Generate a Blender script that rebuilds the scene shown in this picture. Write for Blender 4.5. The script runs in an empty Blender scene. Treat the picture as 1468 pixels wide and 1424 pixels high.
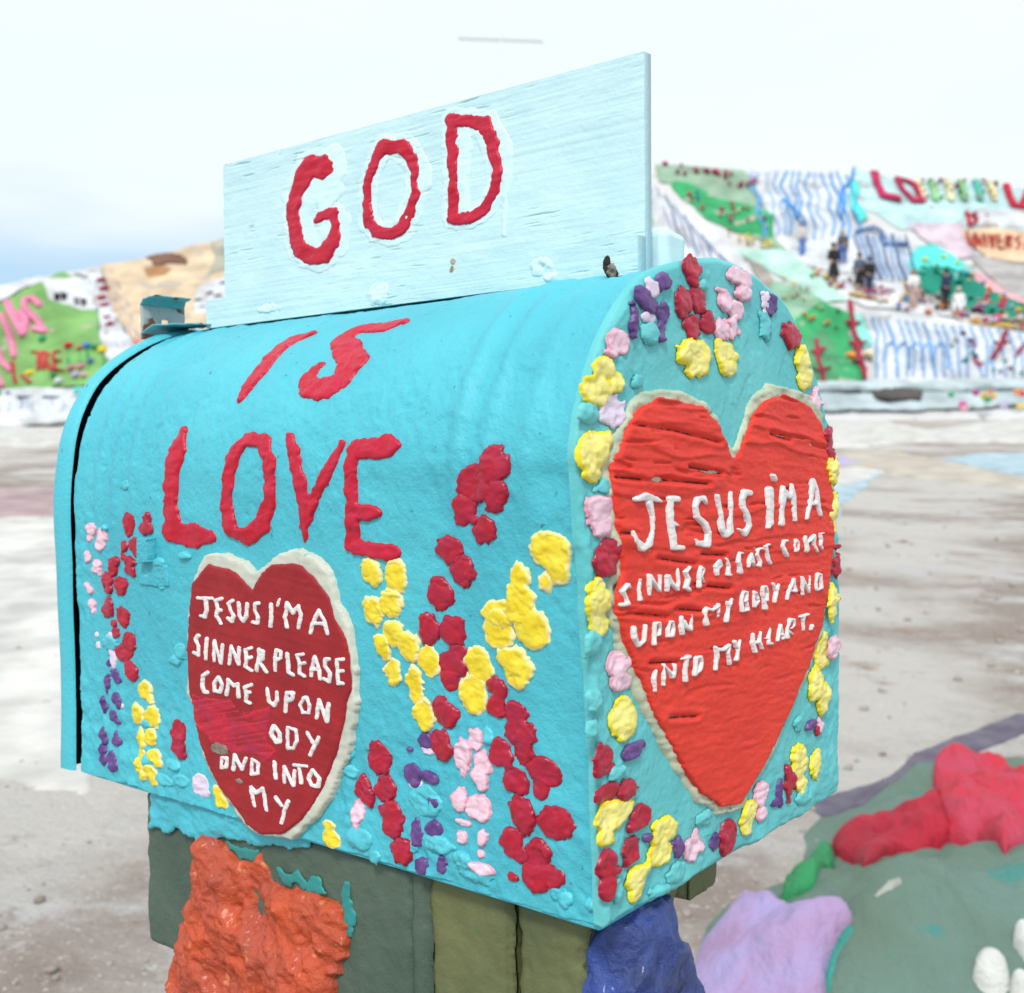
import bpy, bmesh, math, random, time
import numpy as np
from mathutils import Matrix, Vector
T0 = time.time()
SC = bpy.context.scene
# ------------------------------------------------------------------ camera
S = 0.62                      # mailbox-unit to metres
Z0 = 1.10                     # underside of the mailbox above the ground
F_PX, CX, CY = 1624.594, 734.0, 712.0
ROT = [[0.7809784, -0.01422057, 0.62439612], [0.62451301, 0.02978447, -0.78044627], [-0.00749891, 0.99945518, 0.03214196]]
RC = np.array(ROT)            # camera axes in the world
CAM = np.array([0.55935952*S, -0.81674657*S, 0.41414019*S + Z0])
cam_d = bpy.data.cameras.new('camera')
cam = bpy.data.objects.new('camera', cam_d)
SC.collection.objects.link(cam)
SC.camera = cam
cam.matrix_world = Matrix.Translation(Vector(CAM)) @ Matrix(RC.tolist()).to_4x4()
cam_d.sensor_width = 36.0
cam_d.lens = F_PX/1468*36
cam_d.clip_start = 0.02
cam_d.clip_end = 6000
cam_d.dof.use_dof = True
cam_d.dof.focus_distance = 0.74
cam_d.dof.aperture_fstop = 11.0
# ------------------------------------------------------------------ sky, sun, exposure
SUN_EL, SUN_AZ = 46.0, 150.0      # degrees; azimuth measured from +Y towards +X
SC.view_settings.view_transform = 'Standard'
SC.view_settings.look = 'None'
SC.view_settings.gamma = 1.0
SC.view_settings.use_curve_mapping = False
SC.view_settings.exposure = 0.73
SC.render.engine = 'CYCLES'
SC.cycles.max_bounces = 6
w = bpy.data.worlds.new('World'); SC.world = w; w.use_nodes = True
nt = w.node_tree; N = nt.nodes; K = nt.links; N.clear()
out = N.new('ShaderNodeOutputWorld'); bg = N.new('ShaderNodeBackground')
sky = N.new('ShaderNodeTexSky'); sky.sky_type = 'NISHITA'; sky.sun_disc = False
sky.sun_elevation = math.radians(SUN_EL); sky.sun_rotation = math.radians(SUN_AZ)
sky.air_density = 1.0; sky.dust_density = 1.5
tc = N.new('ShaderNodeTexCoord')
mp = N.new('ShaderNodeMapping'); mp.inputs['Scale'].default_value = (1.0, 1.0, 5.0)
ns = N.new('ShaderNodeTexNoise'); ns.inputs['Scale'].default_value = 1.6
ns.inputs['Detail'].default_value = 5; ns.inputs['Roughness'].default_value = 0.5
K.new(tc.outputs['Generated'], mp.inputs['Vector']); K.new(mp.outputs['Vector'], ns.inputs['Vector'])
sep = N.new('ShaderNodeSeparateXYZ'); K.new(tc.outputs['Generated'], sep.inputs['Vector'])
# cloud cover: nearly closed above, thinning out towards the horizon
el = N.new('ShaderNodeMapRange'); el.inputs['From Min'].default_value = 0.20; el.inputs['From Max'].default_value = 0.275
el.interpolation_type = 'SMOOTHSTEP'
wob = N.new('ShaderNodeMath'); wob.operation = 'MULTIPLY_ADD'; wob.inputs[1].default_value = 0.16; 
K.new(ns.outputs['Fac'], wob.inputs[0]); K.new(sep.outputs['Z'], wob.inputs[2])
sb = N.new('ShaderNodeMath'); sb.operation = 'SUBTRACT'; sb.inputs[1].default_value = 0.03
K.new(wob.outputs[0], sb.inputs[0]); K.new(sb.outputs[0], el.inputs['Value'])
cl = N.new('ShaderNodeMix'); cl.data_type = 'RGBA'
skm = N.new('ShaderNodeVectorMath'); skm.operation = 'SCALE'; skm.inputs['Scale'].default_value = 0.09
K.new(sky.outputs['Color'], skm.inputs[0])
# the thin haze under the cloud edge
hz = N.new('ShaderNodeMix'); hz.data_type = 'RGBA'; hz.inputs['Factor'].default_value = 0.72
hz.inputs['B'].default_value = (0.33, 0.475, 0.61, 1)
K.new(skm.outputs[0], hz.inputs['A'])
cc = N.new('ShaderNodeMix'); cc.data_type = 'RGBA'
cc.inputs['A'].default_value = (0.50, 0.575, 0.62, 1); cc.inputs['B'].default_value = (0.62, 0.645, 0.66, 1)
K.new(ns.outputs['Fac'], cc.inputs['Factor'])
K.new(el.outputs['Result'], cl.inputs['Factor']); K.new(hz.outputs['Result'], cl.inputs['A']); K.new(cc.outputs['Result'], cl.inputs['B'])
K.new(cl.outputs['Result'], bg.inputs['Color']); bg.inputs['Strength'].default_value = 1.0
K.new(bg.outputs[0], out.inputs['Surface'])
sl = bpy.data.lights.new('sun', 'SUN'); sl.energy = 1.5; sl.angle = math.radians(11); sl.color = (1, 0.965, 0.92)
so = bpy.data.objects.new('sun', sl); SC.collection.objects.link(so)
e_, a_ = math.radians(SUN_EL), math.radians(SUN_AZ)
sd = Vector((math.sin(a_)*math.cos(e_), math.cos(a_)*math.cos(e_), math.sin(e_)))
so.rotation_euler = sd.to_track_quat('Z', 'Y').to_euler()
# ------------------------------------------------------------------ noise
def _hash(ix, iy, seed):
    n = (ix.astype(np.int64)*374761393 + iy.astype(np.int64)*668265263 + seed*1274126177) & 0xffffffff
    n = ((n ^ (n >> 13))*1274126177) & 0xffffffff
    n = ((n ^ (n >> 16))*2246822519) & 0xffffffff
    return ((n ^ (n >> 15)) & 0xffff)/32767.5 - 1.0
def vn(x, y, seed=0):
    x = np.asarray(x, float); y = np.asarray(y, float)
    ix = np.floor(x); iy = np.floor(y); fx = x-ix; fy = y-iy
    fx = fx*fx*fx*(fx*(fx*6-15)+10); fy = fy*fy*fy*(fy*(fy*6-15)+10)
    a = _hash(ix, iy, seed); b = _hash(ix+1, iy, seed); c = _hash(ix, iy+1, seed); d = _hash(ix+1, iy+1, seed)
    return (a*(1-fx)+b*fx)*(1-fy) + (c*(1-fx)+d*fx)*fy
def fbm(x, y, seed=0, o=4, g=0.5):
    r = 0; am = 1; t = 0
    for i in range(o):
        c, s = math.cos(0.6*i), math.sin(0.6*i)
        r = r + am*vn((x*c-y*s)*2**i + 17.3*i, (x*s+y*c)*2**i, seed+i*7); t += am; am *= g
    return r/t
def sstep(a, b, x):
    t = np.clip((x-a)/(b-a), 0, 1); return t*t*(3-2*t)
def gauss(x, s): return np.exp(-(x/s)**2)
# ------------------------------------------------------------------ mailbox section
def smooth_line(P, n=400):
    P = np.array(P, float); Q = np.vstack([2*P[0]-P[1], P, 2*P[-1]-P[-2]]); r = []
    for i in range(1, len(Q)-2):
        p0, p1, p2, p3 = Q[i-1:i+3]
        for t in np.linspace(0, 1, 24, endpoint=False):
            r.append(.5*((2*p1)+(-p0+p2)*t+(2*p0-5*p1+4*p2-p3)*t*t+(-p0+3*p1-3*p2+p3)*t**3))
    r.append(Q[-2]); r = np.array(r)
    d = np.r_[0, np.cumsum(np.hypot(*np.diff(r, axis=0).T))]
    s = np.linspace(0, d[-1], n)
    return np.c_[np.interp(s, d, r[:, 0]), np.interp(s, d, r[:, 1])], d[-1]
PANEL_PTS = [(0,0),(-.007,.146),(-.019,.269),(-.032,.39),(-.034,.425),(-.02,.473),(.009,.523),(.052,.567),(.094,.591),(.158,.608),
             (.236,.617),(.316,.604),(.385,.577),(.451,.51),(.492,.428),(.513,.325),(.518,.205),(.517,0)]
def mirror(h, c=0.256): return h + [(2*c-y, z) for y, z in h[::-1]]
FRONT_PTS = mirror([(0,0),(.003,.1),(.001,.24),(-.002,.344),(.004,.41),(.022,.475),(.060,.533),(.131,.582),(.205,.604)], .248)
BACK_PTS = [(.004,0),(-.002,.146),(-.013,.269),(-.024,.38),(-.027,.42),(-.014,.468),(.014,.518),(.056,.561),(.098,.585),(.16,.601),(.236,.607),(.312,.594),(.378,.567),(.442,.503),(.482,.424),(.502,.325),(.506,.205),(.505,0)]
FP, FLEN = smooth_line(FRONT_PTS); BP, BLEN = smooth_line(BACK_PTS); PP, PLEN = smooth_line(PANEL_PTS)
def normals(P):
    t = np.gradient(P, axis=0); t /= np.hypot(t[:, 0], t[:, 1])[:, None]
    return np.c_[-t[:, 1], t[:, 0]]
FN, BN, PN = normals(FP), normals(BP), normals(PP)
LP = 0.5*(FLEN+BLEN)*S            # section length in metres
TT = np.linspace(0, 1, 400)
def ip(A, t): return np.interp(t, TT, A[:, 0]), np.interp(t, TT, A[:, 1])
XF = -0.842*S                     # front edge of the body
class Body:
    @staticmethod
    def base(x, v):
        q = 0.0013*fbm(x/.07, v/.07, 3, 3) + .00045*fbm(x/.018, v/.022, 13, 3)
        lump = sstep(0.0, .5, fbm(x/.05+9, v/.05, 21, 3)) + .9*sstep(.16, .03, v)
        q = q + lump*(.0011*fbm(x/.011, v/.011, 5, 3) + .0005*fbm(x/.004, v/.004, 6, 2))
        q = q + (.00042+.00028*vn(x/.05, v/.05, 88))*fbm(x/.0055, v/.0055, 8, 3)
        arch = sstep(.19, .26, v)*sstep(LP-.19, LP-.26, v)
        for xr, am, wd in ((-.487,.0022,.006),(-.462,.0022,.006),(-.437,.0016,.005),(-.090,.0030,.0065),(-.066,.0028,.0060),(-.034,.0020,.007)):
            q = q + arch*am*gauss(x-xr+.004*fbm(v/.15, xr*50, 4, 2), wd)
        q = q - .0020*gauss(np.hypot((x+.022)/1.6, v-.245), .011) - .0016*gauss(np.hypot((x+.03)/2, v-.075), .010)
        fl = fbm(x/.022, v/.030, 121, 4)
        q = q - (.00045*sstep(.20, .225, fl)+.0003*sstep(-.30, -.275, fl))*sstep(.42, .30, v)
        # fine open cracks in the old paint
        c = np.abs(fbm(x/.03+2*vn(x/.02, v/.02, 3), v/.03, 55, 3))
        q = q - .0010*sstep(.035, .0, c)*sstep(.05, .4, fbm(x/.06, v/.06, 77, 2))
        return q
    @staticmethod
    def map(x, v, h):
        t = np.clip(v/LP, 0, 1); wt = np.clip((x-XF)/(-XF), 0, 1)
        fy, fz = ip(FP, t); by, bz = ip(BP, t); ny, nz = ip(FN, t); my, mz = ip(BN, t)
        y = (fy*(1-wt)+by*wt)*S; z = (fz*(1-wt)+bz*wt)*S
        z = z + np.minimum(v, 0)
        Ny = ny*(1-wt)+my*wt; Nz = nz*(1-wt)+mz*wt
        return np.stack([x, y+Ny*h, z+Nz*h+Z0], -1)
SY = 0.19*S
class Sign:           # board standing on the ridge, u = x, v = height above the mailbox underside
    @staticmethod
    def base(x, z):
        g = fbm(x/.12+3*fbm(x/.2, z/.05, 2, 2), z/.0032, 11, 3)
        q = .00026*g - .0009*sstep(.46, .75, fbm(x/.022, z/.0018, 31, 2))*sstep(-.1, .4, fbm(x/.09, z/.03, 35, 2))
        return q + .0004*fbm(x/.02, z/.012, 12, 3)
    @staticmethod
    def map(x, z, h): return np.stack([x, SY-h+0*x, z+Z0], -1)
class Cleat(Sign):
    @staticmethod
    def map(x, z, h): return np.stack([x, SY-.012-h+0*x, z+Z0], -1)
class Panel:          # end board, u = y, v = z, facing +x
    @staticmethod
    def base(y, z):
        ed = np.minimum(np.minimum(y+.01, .325-y), z)
        rough = .35 + sstep(.075, .02, ed)
        q = .0009*fbm(y/.05, z/.05, 41, 3) + rough*(.0013*fbm(y/.012, z/.014, 42, 3)+.00045*fbm(y/.003, z/.003, 43, 2))
        q = q - .0005*sstep(.16, .19, fbm(y/.020, z/.028, 131, 4))
        return q
    @staticmethod
    def map(y, z, h): return np.stack([h+.004, y, z+Z0], -1)
class PanelHeart(Panel):
    @staticmethod
    def base(y, z):
        zz = z + .10*(y-.16)*.5 + .004*fbm(y/.05, z/.03, 3, 2)
        a = zz/.0085 + 1.2*fbm(y/.11, zz/.02, 61, 2)
        fr = a-np.floor(a); led = (1-fr)*sstep(.88, .80, fr-0*y)*0+np.minimum((1-fr), fr*4)*sstep(-.2, .6, fbm(y/.09, np.floor(a)*1.7, 63, 2))
        up = sstep(.12, .22, z)
        q = .0040 + (.25+.75*up)*.0016*led + .0005*fbm(y/.02, zz/.003, 64, 3)
        crack = sstep(.50, .62, fbm(y/.045, zz/.0040, 67, 2))
        return q - .0016*crack*sstep(.05, .2, z)
class BodyHeart(Body):
    @staticmethod
    def base(x, v):
        return Body.base(x, v)*.4 + .0045 + .0003*fbm(x/.04, (v+.12*x)/.0028, 71, 3)
FD = RC[:, 2]*-1; FH = np.array([FD[0], FD[1], 0]); FH /= np.linalg.norm(FH); RH = np.array([FH[1], -FH[0], 0])
D0 = 48.0
def gz(d):            # ground height by forward distance
    r = .0608*np.clip(d, 0, D0); return r*(1-sstep(60, 220, d))
class Ground:
    @staticmethod
    def base(a, d):
        f = 1/(1+(np.maximum(d, 0)/5)**2)
        return f*(.022*fbm(a/.9, d/.9, 81, 3)+.012*fbm(a/.22, d/.22, 82, 3)) + .04*fbm(a/6, d/6, 83, 2)*sstep(50, 30, d)
    @staticmethod
    def map(a, d, h):
        p = np.zeros(np.shape(a)+(3,)); p[...] = [CAM[0], CAM[1], 0]
        p = p + a[..., None]*RH + d[..., None]*FH
        p[..., 2] += gz(d) + h
        return p
TH = math.radians(35)
CREST = np.array(CREST_DATA, float) if 'CREST_DATA' in globals() else np.array([[-1e3, 1e3], [1e3, 1e3]])
class Hill:
    @staticmethod
    def base(a, b):
        f = sstep(0, 3, b)
        return f*(1.1*fbm(a/7.0, b/8.0, 91, 2) + .16*fbm(a/1.7, b/1.9, 92, 2)) + .12*f*vn(a/30, b/1.4, 95)
    @staticmethod
    def map(a, b, h):
        bc = np.interp(a, CREST[:, 0], CREST[:, 1])
        bb = np.minimum(b, bc); ov = np.maximum(b-bc, 0)
        d = D0 + bb*math.cos(TH) + ov*.95 - h
        z = gz(np.full_like(d, D0)) + bb*math.sin(TH) + h*.12 + .25*np.sin(np.minimum(ov, 1.5)) - .035*ov*ov
        p = np.zeros(np.shape(a)+(3,)); p[...] = [CAM[0], CAM[1], 0]
        p = p + a[..., None]*RH + d[..., None]*FH
        p[..., 2] += z
        return p
class Mound:          # painted clay bank to the right of the post; u lateral, v forward
    @staticmethod
    def prof(a, d):
        h = .27*gauss(d-2.55-.12*(a-.9), .42)*sstep(.28, .85, a)
        h2 = .14*gauss(d-3.66-.35*(a-1.3), .24)*sstep(.92, 1.4, a)
        h3 = .17*gauss(d-3.12-.2*(a-1), .48)*sstep(.60, 1.25, a)
        return np.maximum(np.maximum(h, h2), h3) + .25*np.minimum(np.minimum(h, h3), .1)
    @staticmethod
    def base(a, d, raw=False):
        p = Mound.prof(a, d); k = sstep(.02, .14, p)
        m = p*1.08 - .05 + k*(.050*fbm(a/.42, d/.36, 101, 3) + .024*fbm(a/.10, d/.10, 102, 3))
        return m if raw else np.maximum(m, Ground.base(a, d))
    map = Ground.map
class Block:          # near face of the block and post under the mailbox
    @staticmethod
    def base(x, z):
        return .0015*fbm(x/.05, z/.05, 111, 3) + .0008*fbm(x/.01, z/.012, 112, 3) + .0003*fbm(x/.003, z/.003, 113, 2)
    @staticmethod
    def map(x, z, h): return np.stack([x, .010-h+0*x, z+Z0], -1)
SURF = dict(A=Block, B=Body, S=Sign, C=Cleat, P=Panel, Q=PanelHeart, H=BodyHeart, G=Ground, M=Hill, E=Mound)
SCL = dict(A=1e4, B=1e4, S=1e4, C=1e4, P=1e4, Q=1e4, H=1e4, G=1e2, M=1e2, E=1e3)
CREST_DATA = [(-35.95, 3.2), (-33.44, 6.61), (-29.9, 9.9), (-25.91, 12.77), (-24.26, 13.98), (-21.73, 15.75), (-18.6, 16.9), (-17.31, 18.06), (-15.6, 19.08), (-11.42, 22.87), (-5.68, 29.46), (-0.47, 33.4), (5.39, 31.99), (9.23, 29.64), (13.82, 28.42), (19.23, 27.42), (21.33, 28.24), (23.98, 26.07), (28.05, 25.84), (30.73, 24.99), (34.82, 21.87), (36.66, 13.11), (38.03, 3.33)]
LETTERS = [
('B','I',0.707,[('s',[-3140,3046,28,-3122,3156,52,-3063,3293,60,-3036,3553,64,-2974,3665,60,-2826,3699,36])]),
('B','S',0.765,[('s',[-1880,3696,42,-2029,3659,72,-2288,3672,60,-2387,3551,76,-2255,3453,95,-2075,3295,104,-2098,3155,85,-2228,3079,91,-2392,3099,85,-2481,3183,60,-2418,3282,38])]),
('B','L',0.576,[('s',[-3748,2829,36,-3774,2671,65,-3817,2451,54,-3813,2249,54,-3791,2067,72]),('s',[-3793,2048,72,-3544,2038,94,-3364,2035,58])]),
('B','O',0.613,[('s',[-2930,2742,51,-2756,2720,55,-2644,2583,44,-2642,2318,41,-2733,2132,62,-2905,2042,55,-3069,2088,55,-3129,2260,41,-3097,2486,41,-3050,2657,44,-2930,2742,48])]),
('B','V',0.65,[('s',[-2458,2755,21,-2391,2646,45,-2312,2452,42,-2282,2274,39,-2278,2160,32,-2296,2038,15]),('s',[-1917,2692,19,-1980,2576,39,-2102,2420,39,-2222,2243,32,-2272,2144,29])]),
('B','E',0.681,[('s',[-1784,2666,38,-1802,2483,40,-1801,2328,37,-1812,2172,43,-1825,2032,49]),('s',[-1758,2650,64,-1598,2646,77,-1489,2659,74,-1413,2665,38]),('s',[-1783,2251,43,-1670,2245,58,-1592,2247,43]),('s',[-1825,2032,49,-1624,2009,52,-1472,2000,54])]),
('S','G',0.683,[('s',[-3408,4991,39,-3430,4917,89,-3591,4963,98,-3688,4860,83,-3775,4754,67,-3814,4620,59,-3796,4457,59,-3739,4309,67,-3605,4243,75,-3443,4234,75,-3340,4319,63,-3295,4449,43,-3322,4550,39]),('s',[-3321,4554,43,-3452,4549,47,-3511,4518,35])]),
('S','O',0.726,[('s',[-2751,4972,59,-2569,4940,56,-2456,4829,48,-2424,4733,33,-2446,4664,26,-2417,4568,41,-2487,4432,48,-2565,4333,56,-2682,4302,52,-2841,4342,48,-2934,4420,41,-2939,4572,37,-2928,4740,37,-2873,4844,46,-2791,4942,56])]),
('S','D',0.769,[('s',[-2074,5065,28,-2052,4919,49,-2050,4672,38,-2045,4494,42,-2047,4335,45]),('s',[-2062,5045,45,-1910,5007,45,-1749,4959,56,-1672,4799,49,-1629,4620,35,-1653,4469,38,-1733,4361,42,-1871,4311,45,-2035,4325,45])]),
('H','J',0.614,[('s',[-3453,1590,13,-3272,1600,13]),('s',[-3353,1590,16,-3358,1505,16,-3389,1456,17,-3435,1460,11])]),
('H','E',0.622,[('s',[-3162,1607,14,-3239,1588,14,-3214,1534,14,-3242,1477,14,-3195,1425,14]),('s',[-3224,1515,14,-3178,1523,14])]),
('H','S',0.629,[('s',[-3030,1603,14,-3084,1576,14,-3067,1527,14,-3034,1493,14,-3060,1450,14,-3102,1469,14])]),
('H','U',0.636,[('s',[-2967,1589,14,-2968,1498,14,-2929,1461,14,-2889,1505,14,-2873,1591,14])]),
('H','S',0.643,[('s',[-2738,1606,13,-2781,1598,13,-2793,1548,13,-2755,1506,13,-2774,1460,13,-2822,1465,13])]),
('H','I',0.652,[('s',[-2608,1606,14,-2609,1527,14,-2630,1455,14]),('s',[-2516,1648,9,-2541,1602,11])]),
('H','M',0.664,[('s',[-2454,1461,14,-2468,1529,14,-2438,1627,14,-2385,1562,14,-2321,1618,14,-2302,1551,14,-2336,1467,14])]),
('H','A',0.679,[('s',[-2216,1443,14,-2191,1509,14,-2119,1599,14,-2075,1535,14,-2052,1453,14]),('s',[-2172,1510,14,-2083,1518,14])]),
('H','S',0.617,[('s',[-3471,1312,15,-3513,1285,15,-3479,1231,15,-3485,1164,15,-3538,1178,15])]),
('H','I',0.622,[('s',[-3373,1298,14,-3397,1145,14])]),
('H','N',0.63,[('s',[-3296,1141,13,-3282,1292,13,-3214,1131,13,-3187,1268,13])]),
('H','N',0.639,[('s',[-3118,1137,13,-3084,1269,13,-3008,1149,13,-2997,1268,13])]),
('H','E',0.647,[('s',[-2861,1282,13,-2927,1257,13,-2918,1194,13,-2937,1138,13,-2868,1118,13]),('s',[-2925,1194,13,-2867,1213,13])]),
('H','R',0.655,[('s',[-2811,1124,13,-2782,1227,13,-2777,1276,13,-2729,1268,13,-2741,1213,13,-2785,1190,13,-2739,1159,13,-2707,1127,13])]),
('H','P',0.663,[('s',[-2610,1147,12,-2603,1227,12,-2584,1295,12,-2537,1287,12,-2542,1242,12,-2597,1219,12])]),
('H','L',0.672,[('s',[-2472,1276,14,-2470,1153,14,-2425,1137,14])]),
('H','E',0.677,[('s',[-2307,1292,12,-2373,1277,12,-2352,1227,12,-2358,1157,12,-2308,1141,12]),('s',[-2353,1219,12,-2300,1233,12])]),
('H','A',0.686,[('s',[-2237,1154,13,-2233,1197,13,-2187,1288,13,-2156,1214,13,-2149,1142,13]),('s',[-2220,1198,13,-2162,1209,13])]),
('H','S',0.693,[('s',[-2050,1285,14,-2087,1281,14,-2097,1237,14,-2052,1191,14,-2063,1135,14,-2111,1146,14])]),
('H','E',0.7,[('s',[-1914,1299,13,-1976,1288,13,-1977,1208,13,-1977,1132,13,-1935,1138,13]),('s',[-1977,1208,13,-1927,1222,13])]),
('H','C',0.628,[('s',[-3379,1048,15,-3435,1018,15,-3455,949,15,-3436,895,15,-3397,899,15])]),
('H','O',0.636,[('s',[-3252,1029,14,-3309,976,14,-3305,920,14,-3245,918,14,-3219,977,14,-3252,1029,14])]),
('H','M',0.645,[('s',[-3172,908,14,-3141,1023,14,-3079,985,14,-3034,1004,14,-3034,907,14])]),
('H','E',0.654,[('s',[-2876,1018,13,-2956,990,13,-2939,937,13,-2956,889,13,-2907,882,13]),('s',[-2945,950,13,-2902,960,13])]),
('H','U',0.668,[('s',[-2710,1010,14,-2703,922,14,-2650,897,14,-2613,942,14,-2609,996,14])]),
('H','P',0.677,[('s',[-2531,873,14,-2511,964,14,-2502,1005,14,-2435,1013,14,-2445,972,14,-2506,943,14])]),
('H','O',0.687,[('s',[-2319,997,12,-2369,938,12,-2346,889,12,-2288,897,12,-2272,951,12,-2300,999,12,-2333,991,12])]),
('H','N',0.697,[('s',[-2207,873,13,-2173,998,13,-2108,861,13,-2081,984,13])]),
('H','O',0.675,[('s',[-2659,753,16,-2689,695,16,-2637,645,16,-2599,655,16,-2596,708,16,-2652,754,16])]),
('H','D',0.684,[('s',[-2511,765,12,-2518,618,12,-2452,629,12,-2416,691,12,-2425,760,12,-2511,765,12])]),
('H','Y',0.696,[('s',[-2309,759,14,-2255,698,14]),('s',[-2196,741,14,-2244,674,14,-2285,611,14])]),
('H','A',0.65,[('s',[-3253,435,13,-3255,360,13,-3195,379,13,-3187,446,13,-3253,435,13])]),
('H','N',0.659,[('s',[-3115,369,13,-3098,483,13,-3021,390,13,-2976,475,13])]),
('H','D',0.668,[('s',[-2915,371,13,-2905,481,13,-2836,466,13,-2844,392,13,-2908,372,13])]),
('H','I',0.679,[('s',[-2663,498,14,-2653,388,14])]),
('H','N',0.688,[('s',[-2559,378,13,-2556,484,13,-2460,373,13,-2451,475,13])]),
('H','T',0.693,[('s',[-2456,514,12,-2326,527,12]),('s',[-2404,514,12,-2382,404,12])]),
('H','O',0.701,[('s',[-2263,511,14,-2310,447,14,-2279,405,14,-2216,407,14,-2201,466,14,-2263,511,14])]),
('H','M',0.674,[('s',[-2883,155,14,-2924,279,14,-2868,248,14,-2791,293,14,-2759,146,14])]),
('H','Y',0.689,[('s',[-2655,255,14,-2596,212,14]),('s',[-2522,252,14,-2563,183,14,-2598,88,14])]),
('Q','J',0.536,[('s',[254,2347,20,336,2359,26,448,2341,20,535,2318,5]),('s',[383,2323,22,415,2252,13,417,2162,14,381,2090,24,311,2074,25,235,2123,18,212,2173,9])]),
('Q','E',0.518,[('s',[603,2341,18,692,2333,22]),('s',[608,2331,20,607,2229,20,631,2125,20,641,2058,21]),('s',[632,2192,23,702,2178,9]),('s',[641,2053,20,746,2046,18])]),
('Q','S',0.499,[('s',[1043,2285,6,1005,2329,19,930,2326,20,898,2284,17,919,2220,18,1015,2173,21,1064,2112,18,1036,2049,26,929,2061,19,897,2089,6])]),
('Q','U',0.481,[('s',[1170,2340,14,1203,2252,15,1231,2130,20,1277,2089,22,1335,2108,20,1341,2224,13,1341,2279,14,1347,2357,10])]),
('Q','S',0.468,[('s',[1611,2344,23,1537,2352,24,1507,2307,20,1513,2251,20,1574,2192,22,1598,2133,18,1537,2085,24,1453,2118,10])]),
('Q','I',0.45,[('s',[1884,2360,21,1890,2260,19,1890,2131,16,1864,2103,7]),('s',[1936,2453,12,1963,2423,13])]),
('Q','M',0.438,[('s',[2077,2122,22,2077,2206,18,2098,2301,23,2091,2373,13]),('s',[2118,2336,22,2187,2304,21,2229,2321,22]),('s',[2229,2388,10,2257,2308,21,2278,2185,17,2283,2136,12])]),
('Q','A',0.42,[('s',[2474,2140,14,2518,2219,16,2562,2299,20,2577,2406,19]),('s',[2585,2406,20,2653,2341,15,2668,2245,19,2715,2154,14]),('s',[2562,2243,19,2668,2239,16])]),
('Q','L',0.485,[('s',[1282,1945,8,1317,1892,10,1311,1843,16,1346,1834,11])]),
('Q','E',0.476,[('s',[1512,1962,10,1458,1966,12,1446,1905,14,1482,1891,9]),('s',[1452,1904,14,1476,1840,17])]),
('Q','A',0.469,[('s',[1585,1866,10,1598,1911,14,1629,1954,10]),('s',[1629,1954,9,1641,1896,11,1666,1865,7]),('s',[1610,1898,15,1635,1896,11])]),
('Q','S',0.463,[('s',[1774,1973,12,1723,1971,10,1710,1937,12,1748,1894,14,1748,1859,12,1716,1867,8])]),
('Q','E',0.456,[('s',[1884,1996,12,1832,1987,12,1858,1933,12,1871,1890,12,1897,1865,12])]),
('Q','C',0.444,[('s',[2167,2002,12,2111,2002,16,2091,1971,17,2118,1927,14,2153,1900,14])]),
('Q','O',0.436,[('s',[2300,2000,10,2279,1959,7,2293,1921,11,2343,1930,11,2343,1973,9,2307,2000,9])]),
('Q','M',0.426,[('s',[2452,2016,10,2466,1965,18,2481,1914,20]),('s',[2466,1972,16,2533,1980,13,2593,2014,15,2601,1951,13,2654,1896,13])]),
('Q','E',0.418,[('s',[2785,2023,6,2700,2021,9,2723,1975,10,2707,1938,12,2746,1909,12])]),
('Q','P',0.492,[('s',[1168,1855,15,1157,1905,18,1191,1935,15,1219,1905,12,1180,1881,10])]),
('Q','S',0.558,[('s',[179,1862,7,157,1883,12,108,1851,14,139,1812,12,160,1776,14,99,1777,14])]),
('Q','I',0.548,[('s',[287,1901,6,273,1843,11,282,1788,17])]),
('Q','N',0.537,[('s',[384,1803,11,384,1912,15,445,1852,9,493,1812,10,498,1903,10])]),
('Q','N',0.524,[('s',[575,1809,13,576,1891,16,640,1834,13,689,1804,15,700,1855,9,690,1928,7])]),
('Q','E',0.514,[('s',[828,1927,9,781,1900,13,812,1855,13,786,1810,17,827,1786,10])]),
('Q','R',0.504,[('s',[943,1796,12,949,1886,13,960,1917,12,998,1898,10,970,1858,10,1008,1819,7])]),
('Q','U',0.555,[('s',[213,1638,14,221,1583,15,266,1531,15,321,1551,13,331,1594,12,336,1638,10])]),
('Q','P',0.543,[('s',[424,1517,11,434,1577,12,434,1637,14,482,1636,10,496,1599,8,482,1566,10,443,1565,10])]),
('Q','O',0.533,[('s',[599,1628,11,579,1589,10,583,1543,12,628,1542,13,648,1581,9,628,1624,10,599,1628,10])]),
('Q','N',0.522,[('s',[749,1537,15,734,1591,16,729,1639,13]),('s',[759,1609,15,790,1574,14,842,1552,13]),('s',[853,1646,6,847,1610,10,852,1546,9])]),
('Q','M',0.503,[('s',[1034,1561,17,1013,1612,15,1018,1654,13]),('s',[1024,1659,14,1100,1640,13,1179,1659,11]),('s',[1184,1670,8,1179,1615,9,1178,1582,5])]),
('Q','I',0.554,[('s',[442,1369,10,423,1326,14,436,1249,7])]),
('Q','N',0.543,[('s',[528,1269,10,528,1330,10,538,1385,10]),('s',[543,1379,10,587,1342,12,626,1300,13]),('s',[652,1368,12,646,1297,10])]),
('Q','T',0.53,[('s',[738,1392,12,810,1393,15]),('s',[779,1381,13,773,1324,14,773,1256,13])]),
('Q','O',0.522,[('s',[904,1374,14,893,1317,10,888,1275,14,946,1293,14,974,1338,11,958,1372,13,904,1374,11])]),
('Q','Y',0.491,[('s',[1299,1669,10,1310,1634,10]),('s',[1357,1685,9,1322,1633,11,1287,1581,14,1281,1549,14])]),
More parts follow.
